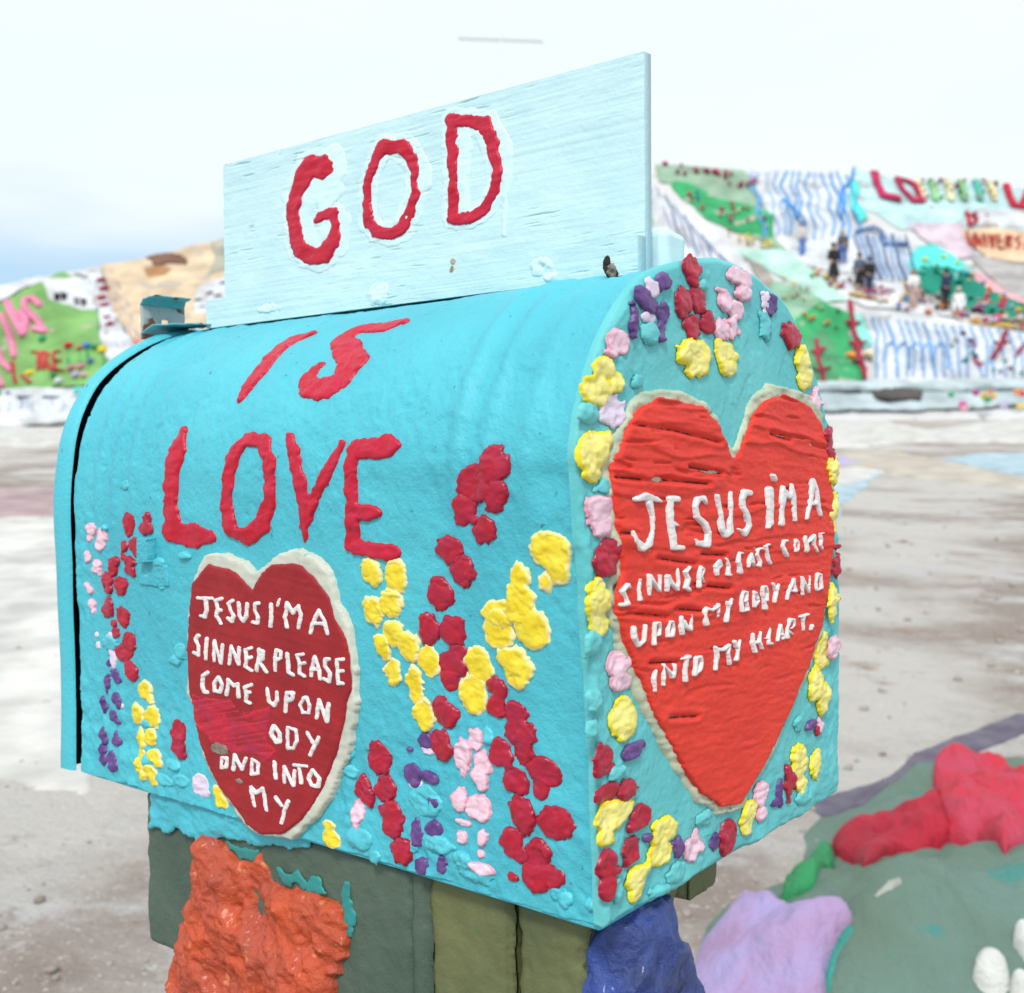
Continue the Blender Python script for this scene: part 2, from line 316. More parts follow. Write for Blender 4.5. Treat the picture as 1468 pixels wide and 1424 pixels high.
('Q','B',0.479,[('s',[1499,1591,13,1487,1661,11,1512,1715,11,1560,1705,11,1560,1659,10,1524,1646,7]),('s',[1560,1642,10,1579,1588,11,1512,1590,11])]),
('Q','O',0.471,[('s',[1672,1700,9,1666,1654,8,1672,1602,12,1729,1636,9,1697,1692,9])]),
('Q','D',0.464,[('s',[1825,1574,15,1799,1641,11,1786,1718,12,1838,1719,12,1864,1676,9,1857,1623,11,1812,1628,11])]),
('Q','Y',0.456,[('s',[1943,1727,12,1983,1682,12]),('s',[2023,1714,11,1989,1658,14,1969,1600,11])]),
('Q','A',0.444,[('s',[2160,1599,10,2202,1661,12,2265,1729,12]),('s',[2265,1729,11,2300,1640,13]),('s',[2216,1654,11,2300,1640,11])]),
('Q','N',0.435,[('s',[2416,1604,10,2408,1667,11,2394,1730,13]),('s',[2401,1724,13,2460,1675,11,2519,1613,11]),('s',[2519,1613,10,2534,1731,6])]),
('Q','D',0.426,[('s',[2647,1620,13,2639,1684,10,2662,1733,13,2716,1722,11,2732,1624,11,2647,1616,11])]),
('Q','M',0.503,[('s',[1149,1268,14,1166,1348,14,1144,1406,13]),('s',[1166,1387,14,1246,1376,14,1327,1398,11]),('s',[1327,1398,11,1303,1346,12,1332,1275,11])]),
('Q','Y',0.492,[('s',[1397,1406,17,1427,1368,12]),('s',[1475,1407,9,1445,1354,12,1427,1289,14])]),
('Q','H',0.478,[('s',[1653,1419,16,1646,1368,14,1678,1305,15]),('s',[1671,1364,14,1747,1360,12]),('s',[1760,1423,10,1747,1360,12,1773,1310,10])]),
('Q','E',0.469,[('s',[1910,1434,7,1890,1395,9,1877,1367,11,1883,1331,15,1936,1324,11]),('s',[1838,1372,5,1883,1360,7])]),
('Q','A',0.46,[('s',[2016,1331,8,2037,1389,11,2064,1434,11]),('s',[2064,1434,10,2091,1382,10,2091,1334,10]),('s',[2037,1371,10,2091,1364,8])]),
('Q','R',0.452,[('s',[2167,1336,16,2167,1397,11,2216,1452,16,2272,1446,12,2279,1408,10,2230,1389,9]),('s',[2188,1376,12,2251,1350,9])]),
('Q','T',0.442,[('s',[2372,1456,12,2497,1458,12]),('s',[2423,1447,14,2416,1398,11,2424,1353,9])]),
('Q','period',0.439,[('s',[2564,1368,16,2549,1344,10])]),
]
DABS = [
('B','pink',0.534,[('e',[-4946,2046,43,47]),('e',[-4973,1973,22,29])]),
('B','pink',0.541,[('e',[-4776,2008,36,57]),('e',[-4817,1928,36,50])]),
('B','pink',0.538,[('e',[-5016,1819,25,44])]),
('B','pink',0.546,[('e',[-4888,1767,29,36]),('e',[-4907,1715,36,29]),('e',[-4857,1681,14,22])]),
('B','pink',0.544,[('e',[-5068,1582,15,22]),('e',[-5025,1540,26,29])]),
('B','pink',0.55,[('e',[-4993,1425,26,44]),('e',[-4977,1376,15,29])]),
('B','red',0.553,[('e',[-4390,2110,41,76]),('e',[-4395,2041,28,41])]),
('B','red',0.561,[('e',[-4142,2144,34,47]),('e',[-4164,2076,58,54])]),
('B','red',0.557,[('e',[-4468,1927,27,42]),('e',[-4501,1856,10,35]),('e',[-4467,1829,14,17])]),
('B','red',0.563,[('e',[-4318,1933,45,62]),('e',[-4300,1872,35,28])]),
('B','red',0.564,[('e',[-4394,1805,42,42]),('e',[-4402,1742,38,42]),('e',[-4366,1723,21,35])]),
('B','red',0.554,[('e',[-4623,1794,39,43]),('e',[-4643,1729,32,50])]),
('B','red',0.555,[('e',[-4743,1645,47,64]),('e',[-4724,1567,36,43])]),
('B','red',0.562,[('e',[-4552,1620,53,57]),('e',[-4545,1564,39,35])]),
('B','red',0.558,[('e',[-4757,1414,47,79])]),
('B','red',0.568,[('e',[-4544,1359,50,81])]),
('B','red',0.565,[('e',[-4683,1291,25,29])]),
('B','red',0.568,[('e',[-4652,1222,28,50])]),
('B','red',0.577,[('e',[-4465,1150,44,74]),('e',[-4576,1061,64,69])]),
('B','red',0.583,[('e',[-4464,934,49,74])]),
('B','lilac',0.569,[('e',[-4745,1164,35,50]),('e',[-4732,1095,25,60]),('e',[-4721,996,20,60])]),
('B','lilac',0.558,[('e',[-4953,1175,14,20])]),
('B','lilac',0.561,[('e',[-4932,1086,18,30])]),
('B','lilac',0.585,[('e',[-4609,631,14,20])]),
('B','lilac',0.641,[('e',[-3590,174,60,73]),('e',[-3538,119,28,46])]),
('B','purple',0.57,[('e',[-4758,982,15,70])]),
('B','purple',0.577,[('e',[-4693,879,25,40]),('e',[-4661,833,30,25])]),
('B','purple',0.574,[('e',[-4796,787,22,60])]),
('B','purple',0.582,[('e',[-4677,682,38,50]),('e',[-4644,636,20,30])]),
('B','purple',0.575,[('e',[-4885,615,12,61]),('e',[-4868,587,22,25])]),
('B','purple',0.583,[('e',[-4744,533,40,45]),('e',[-4674,493,22,20])]),
('B','purple',0.579,[('e',[-4905,359,30,50]),('e',[-4868,304,22,30])]),
('B','purple',0.586,[('e',[-4700,330,38,40]),('e',[-4709,378,12,25])]),
('B','purple',0.582,[('e',[-4902,229,28,40]),('e',[-4891,150,28,45])]),
('B','purple',0.589,[('e',[-4776,178,32,55]),('e',[-4731,126,40,50])]),
('B','yellow',0.596,[('e',[-4286,799,56,77]),('e',[-4215,740,21,39])]),
('B','yellow',0.595,[('e',[-4379,592,51,78])]),
('B','yellow',0.603,[('e',[-4196,598,53,87])]),
('B','yellow',0.6,[('e',[-4340,403,34,83])]),
('B','yellow',0.605,[('e',[-4208,432,53,72])]),
('B','yellow',0.604,[('e',[-4340,277,31,53]),('e',[-4364,186,31,78]),('e',[-4330,114,24,39])]),
('B','yellow',0.611,[('e',[-4167,294,53,53]),('e',[-4110,246,33,33])]),
('B','yellow',0.612,[('e',[-4223,161,56,58]),('e',[-4182,110,34,48])]),
('B','red',0.621,[('e',[-3846,523,61,84]),('e',[-3833,403,52,84])]),
('B','yellow',0.652,[('e',[-3375,157,33,56]),('e',[-3339,93,47,52])]),
('B','yellow',0.718,[('e',[-2178,139,47,39]),('e',[-2161,56,64,64])]),
('B','yellow',0.698,[('e',[-1649,1868,65,85])]),
('B','yellow',0.711,[('e',[-1442,1864,73,99])]),
('B','yellow',0.704,[('e',[-1666,1626,65,86])]),
('B','yellow',0.713,[('e',[-1502,1692,64,84])]),
('B','yellow',0.796,[('e',[-225,2066,114,108]),('e',[-183,1961,67,94]),('e',[-282,1888,47,61])]),
('B','yellow',0.782,[('e',[-455,1905,62,83]),('e',[-464,1794,83,97])]),
('B','yellow',0.776,[('e',[-608,1685,106,78])]),
('B','red',0.752,[('e',[-591,2534,84,111]),('e',[-731,2425,104,118]),('e',[-587,2370,70,104])]),
('B','red',0.737,[('e',[-828,2276,68,92])]),
('B','red',0.753,[('e',[-686,2166,63,84])]),
('B','red',0.736,[('e',[-974,2035,69,87])]),
('B','red',0.747,[('e',[-887,1924,72,98])]),
('B','red',0.739,[('e',[-1079,1766,71,103])]),
('B','yellow',0.704,[('e',[-1664,1624,57,98])]),
('B','yellow',0.713,[('e',[-1502,1689,67,88])]),
('B','yellow',0.72,[('e',[-1488,1496,71,88])]),
('B','yellow',0.717,[('e',[-1597,1397,50,86])]),
('B','yellow',0.731,[('e',[-1360,1429,67,91])]),
('B','yellow',0.727,[('e',[-1523,1243,57,86])]),
('B','yellow',0.746,[('e',[-1201,1340,69,100])]),
('B','yellow',0.742,[('e',[-1338,1185,56,109])]),
('B','yellow',0.751,[('e',[-1280,999,67,109])]),
('B','yellow',0.776,[('e',[-645,1596,90,122])]),
('B','yellow',0.784,[('e',[-489,1722,80,96])]),
('B','yellow',0.795,[('e',[-385,1618,95,124])]),
('B','yellow',0.773,[('e',[-815,1364,83,117])]),
('B','yellow',0.775,[('e',[-873,1190,76,121])]),
('B','yellow',0.791,[('e',[-517,1380,81,130]),('e',[-596,1429,65,65])]),
('B','red',0.739,[('e',[-1183,1541,65,103])]),
('B','red',0.751,[('e',[-1003,1551,71,98])]),
('B','red',0.759,[('e',[-1017,1343,85,85]),('e',[-1047,1254,59,68]),('e',[-964,1425,59,51])]),
('B','red',0.763,[('e',[-1098,1041,72,95])]),
('B','red',0.764,[('e',[-1145,835,73,95])]),
('B','red',0.789,[('e',[-685,1238,66,66]),('e',[-692,1146,58,83])]),
('B','red',0.807,[('e',[-548,1115,69,73]),('e',[-524,1004,90,82]),('e',[-499,910,57,82])]),
('B','red',0.801,[('e',[-679,865,66,79]),('e',[-618,826,41,58])]),
('B','red',0.826,[('e',[-363,810,93,77]),('e',[-316,762,56,40]),('e',[-388,701,48,64])]),
('B','red',0.81,[('e',[-560,720,79,82])]),
('B','red',0.817,[('e',[-530,529,79,114])]),
('B','red',0.837,[('e',[-285,528,109,99])]),
('B','red',0.82,[('e',[-605,350,69,91]),('e',[-555,294,49,58])]),
('B','red',0.838,[('e',[-411,325,81,81]),('e',[-445,188,89,97]),('e',[-335,213,73,73])]),
('B','red',0.825,[('e',[-611,142,33,25])]),
('B','red',0.731,[('e',[-1693,670,84,109])]),
('B','red',0.729,[('e',[-1851,442,59,83]),('e',[-1780,391,28,55])]),
('B','red',0.739,[('e',[-1640,479,72,81])]),
('B','red',0.748,[('e',[-1587,327,76,81]),('e',[-1576,248,54,72])]),
('B','red',0.761,[('e',[-1499,107,68,93])]),
('B','purple',0.755,[('e',[-1281,841,53,49])]),
('B','purple',0.753,[('e',[-1405,610,53,71]),('e',[-1371,562,27,35])]),
('B','purple',0.762,[('e',[-1249,619,56,38])]),
('B','purple',0.767,[('e',[-1225,466,38,38])]),
('B','purple',0.764,[('e',[-1369,245,46,74])]),
('B','purple',0.772,[('e',[-1225,309,49,52])]),
('B','purple',0.774,[('e',[-1339,57,39,71])]),
('B','purple',0.783,[('e',[-1173,110,24,52])]),
('B','purple',0.747,[('e',[-1422,767,18,14])]),
('B','pink',0.782,[('e',[-874,919,47,71])]),
('B','pink',0.778,[('e',[-966,786,51,102])]),
('B','pink',0.79,[('e',[-812,777,54,67]),('e',[-838,689,50,76])]),
('B','pink',0.781,[('e',[-999,533,55,77])]),
('B','pink',0.793,[('e',[-856,509,76,84])]),
('B','pink',0.787,[('e',[-982,391,43,20])]),
('B','pink',0.789,[('e',[-996,303,38,43])]),
('B','pink',0.8,[('e',[-825,338,25,67])]),
('B','pink',0.802,[('e',[-850,231,20,24])]),
('B','pink',0.804,[('e',[-835,142,68,37]),('e',[-900,153,34,17])]),
('B','pink',0.728,[('e',[-1904,266,44,83])]),
('B','lilac',0.756,[('e',[-1265,791,49,38])]),
('B','lilac',0.754,[('e',[-1383,551,44,39])]),
('B','cyan',0.749,[('e',[-1747,13,40,40])]),
('B','cyan',0.858,[('e',[-240,106,45,42])]),
('B','cyan',0.761,[('e',[-1302,469,105,97])]),
('B','cyan',0.789,[('e',[-770,952,33,50])]),
('B','cyan',0.778,[('e',[-1193,211,87,52])]),
('B','cyan',0.794,[('e',[-989,168,68,51])]),
('B','cyan',0.718,[('e',[-1954,535,46,37])]),
('B','cyan',0.735,[('e',[-1887,103,83,74])]),
('B','cyan',0.713,[('e',[-1974,681,37,56])]),
('B','cyan',0.873,[('e',[-68,116,35,31])]),
('B','cyan',0.804,[('e',[-902,101,102,60])]),
('B','cyan',0.6,[('e',[-4281,528,29,29])]),
('B','cyan',0.621,[('e',[-3911,269,56,47])]),
('B','cyan',0.619,[('e',[-4053,122,66,38])]),
('B','cyan',0.628,[('e',[-3833,160,56,47])]),
('B','cyan',0.567,[('e',[-4748,1124,60,60])]),
('B','cyan',0.606,[('e',[-4282,238,24,39])]),
('B','cyan',0.606,[('e',[-3794,1149,37,56])]),
('B','cyan',0.605,[('e',[-3862,1076,38,28])]),
('B','cyan',0.541,[('e',[-4459,2412,31,35])]),
('B','cyan',0.578,[('e',[-4010,1816,38,34])]),
('B','cyan',0.575,[('e',[-4156,1695,27,30])]),
('B','cyan',0.584,[('e',[-3997,1637,23,23])]),
('B','cyan',0.539,[('e',[-4744,2068,20,24])]),
('B','cyan',0.59,[('e',[-3668,1888,40,29])]),
('P','purple',0.532,[('e',[619,3589,39,53])]),
('P','purple',0.54,[('e',[407,3482,41,52]),('e',[484,3442,41,48])]),
('P','purple',0.547,[('e',[309,3342,30,75])]),
('P','purple',0.527,[('e',[631,3407,28,56]),('e',[604,3313,17,49])]),
('P','purple',0.456,[('e',[2028,3598,46,74])]),
('P','lilac',0.537,[('e',[511,3535,42,56])]),
('P','lilac',0.536,[('e',[471,3371,35,35])]),
('P','lilac',0.46,[('e',[1937,3597,23,73])]),
('P','lilac',0.555,[('e',[103,2833,66,93])]),
('P','red',0.514,[('e',[943,3715,56,66]),('e',[958,3643,32,44])]),
('P','red',0.516,[('e',[841,3499,52,87])]),
('P','red',0.504,[('e',[1031,3541,44,86]),('e',[1061,3478,27,30])]),
('P','red',0.507,[('e',[950,3364,47,66])]),
('P','red',0.496,[('e',[1152,3404,39,63])]),
('P','red',0.439,[('e',[2334,3417,61,88])]),
('P','red',0.565,[('e',[13,2025,66,100]),('e',[61,2088,47,53])]),
('P','red',0.409,[('e',[2897,2681,27,108]),('e',[2942,2590,27,54])]),
('P','red',0.413,[('e',[3043,1783,22,92])]),
('P','pink',0.48,[('e',[1520,3734,55,55]),('e',[1621,3714,47,63]),('e',[1604,3634,50,55])]),
('P','pink',0.489,[('e',[1372,3555,46,61]),('e',[1324,3618,31,18])]),
('P','pink',0.48,[('e',[1503,3514,54,62])]),
('P','pink',0.486,[('e',[1340,3375,54,69])]),
('P','pink',0.479,[('e',[1480,3403,28,70])]),
('P','pink',0.557,[('e',[150,3208,66,69]),('e',[94,3144,40,27])]),
('P','pink',0.418,[('e',[2723,2981,35,88])]),
('P','pink',0.567,[('e',[-55,2318,59,66]),('e',[-21,2225,59,85])]),
('P','cream_yellow',0.502,[('e',[970,3197,106,89]),('e',[1014,3126,74,66])]),
('P','cream_yellow',0.481,[('e',[1371,3224,65,77]),('e',[1403,3149,54,65]),('e',[1486,3224,34,31]),('e',[1292,3277,31,39])]),
('P','cream_yellow',0.561,[('e',[22,3054,63,63]),('e',[116,2993,46,63]),('e',[-49,2933,89,79])]),
('P','cream_yellow',0.567,[('e',[-109,2606,86,111]),('e',[-5,2672,52,50]),('e',[-110,2489,50,42])]),
('P','cream_yellow',0.427,[('e',[2515,3250,45,96]),('e',[2576,3132,49,87])]),
('P','cream_yellow',0.408,[('e',[2965,2463,36,118])]),
('P','cream_yellow',0.409,[('e',[2988,2135,33,137])]),
('P','cream_yellow',0.576,[('e',[-70,1880,53,53])]),
('P','cyan',0.572,[('e',[-130,2813,58,58])]),
('P','cyan',0.561,[('e',[28,2421,66,37])]),
('P','cyan',0.54,[('e',[339,3004,30,34])]),
('P','cyan',0.457,[('e',[1937,3459,33,98])]),
('P','cyan',0.534,[('e',[483,3275,49,62])]),
('P','cyan',0.505,[('e',[1076,3620,24,30])]),
('P','cream_yellow',0.579,[('e',[-65,1794,76,91]),('e',[-39,1685,53,61])]),
('P','cream_yellow',0.582,[('e',[176,1128,86,88]),('e',[185,1213,39,47]),('e',[190,1047,47,47])]),
('P','cream_yellow',0.616,[('e',[60,622,97,87]),('e',[4,528,47,59]),('e',[187,638,47,47])]),
('P','cream_yellow',0.594,[('e',[589,390,83,83]),('e',[557,274,80,75])]),
('P','cream_yellow',0.62,[('e',[314,197,71,73]),('e',[298,113,40,53]),('e',[403,227,29,40])]),
('P','cream_yellow',0.532,[('e',[1680,234,60,79]),('e',[1672,142,34,52])]),
('P','cream_yellow',0.484,[('e',[2452,405,65,134]),('e',[2475,258,40,81])]),
('P','cream_yellow',0.471,[('e',[2765,328,37,100])]),
('P','cream_yellow',0.444,[('e',[2863,1134,54,125]),('e',[2739,924,63,121]),('e',[2864,800,50,115])]),
('P','cream_yellow',0.422,[('e',[2969,1478,38,122])]),
('P','pink',0.574,[('e',[142,1446,66,70]),('e',[164,1341,66,51])]),
('P','pink',0.576,[('e',[950,199,62,90])]),
('P','pink',0.519,[('e',[1856,314,42,92]),('e',[1868,187,31,48])]),
('P','pink',0.43,[('e',[3001,1147,47,89])]),
('P','pink',0.456,[('e',[2830,613,17,54])]),
('P','purple',0.583,[('e',[246,933,56,45]),('e',[334,955,32,24])]),
('P','purple',0.585,[('e',[766,258,34,56])]),
('P','purple',0.561,[('e',[1221,152,32,54])]),
('P','purple',0.507,[('e',[2125,260,20,88]),('e',[2090,200,31,27])]),
('P','purple',0.463,[('e',[2652,630,41,37])]),
('P','purple',0.601,[('e',[420,402,20,23])]),
('P','red',0.607,[('e',[-33,937,61,92])]),
('P','red',0.613,[('e',[6,759,69,55])]),
('P','red',0.599,[('e',[216,726,60,60])]),
('P','red',0.603,[('e',[346,542,61,72]),('e',[258,509,35,32])]),
('P','red',0.615,[('e',[248,376,54,73])]),
('P','red',0.551,[('e',[1392,142,55,106])]),
('P','red',0.636,[('e',[-5,376,56,75]),('e',[2,251,43,78]),('e',[85,312,34,28])]),
('P','red',0.495,[('e',[2277,304,40,115])]),
('P','red',0.46,[('e',[2780,564,19,37])]),
('P','cyan',0.587,[('e',[-107,1588,45,68])]),
('P','cyan',0.597,[('e',[-96,1284,42,61])]),
('P','cyan',0.606,[('e',[-137,1141,30,45])]),
('P','cyan',0.603,[('e',[76,852,47,37])]),
('P','cyan',0.612,[('e',[540,55,50,33])]),
('P','cyan',0.559,[('e',[1072,350,53,44])]),
('P','cyan',0.49,[('e',[2547,140,61,61])]),
('P','cyan',0.47,[('e',[2451,668,28,50])]),
('P','cyan',0.637,[('e',[98,206,39,63])]),
('P','cyan',0.593,[('e',[765,106,68,51])]),
]
SHAPES = {
'heart_outer':('B',0.658,[('p',[-2820,1824,-2921,1877,-3019,1904,-3209,1933,-3379,1907,-3467,1823,-3523,1735,-3569,1600,-3624,1443,-3650,1249,-3661,1017,-3680,851,-3606,774,-3585,723,-3553,545,-3525,425,-3435,326,-3330,221,-3227,137,-3141,51,-3027,-19,-2901,-58,-2722,-45,-2534,-16,-2415,66,-2258,183,-2130,336,-2038,505,-1934,682,-1864,869,-1830,1023,-1831,1220,-1842,1302,-1870,1506,-1960,1707,-2031,1853,-2170,1955,-2321,1991,-2523,1957,-2696,1870,-2770,1831])]),
'heart_inner':('B',0.658,[('p',[-2814,1686,-2960,1785,-3072,1825,-3325,1844,-3409,1779,-3529,1688,-3577,1523,-3616,1358,-3641,1163,-3640,971,-3632,857,-3589,795,-3561,726,-3551,612,-3523,511,-3434,373,-3330,249,-3227,165,-3097,87,-2984,-2,-2845,-43,-2627,-3,-2453,102,-2295,245,-2217,355,-2112,518,-2018,703,-1947,882,-1914,1013,-1864,1119,-1866,1299,-1890,1430,-1985,1572,-2034,1702,-2126,1781,-2267,1883,-2370,1899,-2585,1880,-2702,1817,-2780,1742])]),
'heart_bare':('B',0.655,[('p',[-3585,862,-3130,876,-3060,820,-2960,820,-2705,876,-2683,798,-2742,718,-2719,632,-2626,575,-2724,506,-2793,477,-2833,533,-3148,494,-3385,518,-3430,563,-3551,622,-3575,753])]),
'heart_wood':('B',0.654,[('e',[-3281,496,70,42]),('e',[-3065,299,26,20])]),
'panel_inner':('P',0.493,[('p',[1402,2576,1305,2684,1227,2775,1013,2889,781,2910,534,2923,325,2853,200,2755,125,2620,41,2540,47,2408,86,2233,121,2097,144,1961,70,1811,110,1668,194,1517,337,1290,470,1090,640,893,834,683,1003,524,1251,385,1515,339,1753,461,2004,617,2267,821,2593,1110,2812,1370,2877,1571,2989,1879,2988,2153,2965,2427,2876,2609,2788,2805,2556,2940,2160,3010,1864,2950,1723,2864,1585,2702,1467,2576])]),
'panel_outer':('P',0.493,[('p',[1435,2631,1306,2738,1227,2835,1073,2921,838,2971,588,2974,403,2952,250,2878,151,2754,77,2620,1,2541,0,2409,38,2236,73,2101,96,1965,29,1815,61,1673,143,1524,249,1288,410,1101,577,889,768,681,968,489,1251,326,1553,284,1802,412,2055,568,2322,782,2651,1071,2873,1346,2938,1565,3043,1875,3051,2150,3032,2426,2942,2627,2862,2878,2618,3021,2237,3064,1936,3067,1758,2978,1653,2846,1534,2702,1484,2639])]),
'bracket':('B',0.575,[('p',[-4189,2007,-4020,2016,-4041,1822,-3892,1802,-3886,1641,-4016,1626,-4290,1636,-4272,1742,-4210,1807])]),
'bracket_tab':('B',0.571,[('p',[-4183,2003,-4023,2012,-4038,1825,-4192,1808])]),
'halo_G':('S',0.687,[('s',[-3328,4997,98,-3301,4876,98,-3474,4924,117,-3625,4732,98,-3749,4550,117,-3663,4300,127,-3487,4200,108,-3284,4274,88,-3223,4478,68]),('s',[-3333,4726,88,-3421,4642,78,-3483,4455,49,-3425,4389,78])]),
'halo_O':('S',0.739,[('s',[-2724,4986,73,-2468,4886,82,-2345,4720,64,-2321,4626,55,-2422,4587,55])]),
'halo_D':('S',0.777,[('s',[-1957,4972,52,-1947,4795,69,-1962,4552,48,-1952,4357,60]),('s',[-1682,4920,69,-1561,4762,60,-1552,4556,52,-1564,4422,21,-1578,4150,21])]),
'lump1':('C',0.802,[('e',[-1165,3866,82,74]),('e',[-1104,3794,49,57])]),
'lump2':('C',0.68,[('e',[-2727,3837,77,97]),('e',[-3991,3839,97,42])]),
'knot_hole_shade':('C',0.837,[('e',[-635,3823,25,59]),('e',[-594,3756,41,44])]),
'knot_wood':('C',0.838,[('e',[-594,3771,31,50])]),
'rust_spot':('C',0.752,[('e',[-1957,3990,21,24]),('e',[-1969,3939,17,28])]),
'drip':('A',0.658,[('p',[-4332,-10,-3603,13,-2503,-28,-2468,-79,-2652,-137,-2839,-127,-3019,-194,-3177,-176,-3357,-223,-3456,-201,-3559,-286,-3647,-357,-3749,-282,-3890,-278,-3997,-245,-4090,-318,-4219,-311,-4342,-325])]),
'teal1':('A',0.673,[('p',[-3374,-237,-3235,-250,-3051,-242,-3100,-313,-3237,-333,-3342,-293])]),
'teal2':('A',0.722,[('e',[-2619,-357,107,48]),('e',[-2423,-342,77,58]),('e',[-2105,-429,39,126])]),
'orange':('A',0.693,[('p',[-3634,-216,-3507,-233,-3358,-265,-3310,-338,-3181,-351,-3020,-276,-2928,-337,-2838,-407,-2717,-429,-2541,-437,-2424,-391,-2298,-448,-2146,-439,-2080,-556,-2096,-712,-2167,-836,-2226,-1044,-2315,-1342,-4335,-1977,-4155,-1608,-4065,-1360,-3930,-1082,-3906,-858,-3776,-664,-3878,-514,-3734,-397])]),
'cracks':('P',0.516,[('s',[200,2762,1,668,2735,3,1226,2671,1]),('s',[865,2519,3,1257,2477,3]),('s',[1936,2731,3,2237,2693,3]),('s',[478,2453,3,1071,2415,3]),('s',[875,2517,3,1255,2475,3]),('s',[492,2003,1,708,1969,3,914,1940,1]),('s',[186,1719,1,395,1691,3,587,1659,1]),('s',[676,1691,1,808,1674,3,1052,1636,1]),('s',[1074,1789,3,1357,1750,3]),('s',[412,1412,3,704,1377,3]),('s',[625,1062,3,936,1013,3]),('s',[70,2472,3,327,2455,3]),('s',[999,1990,3,1288,1965,3]),('s',[102,2171,3,225,2159,3])]),
}
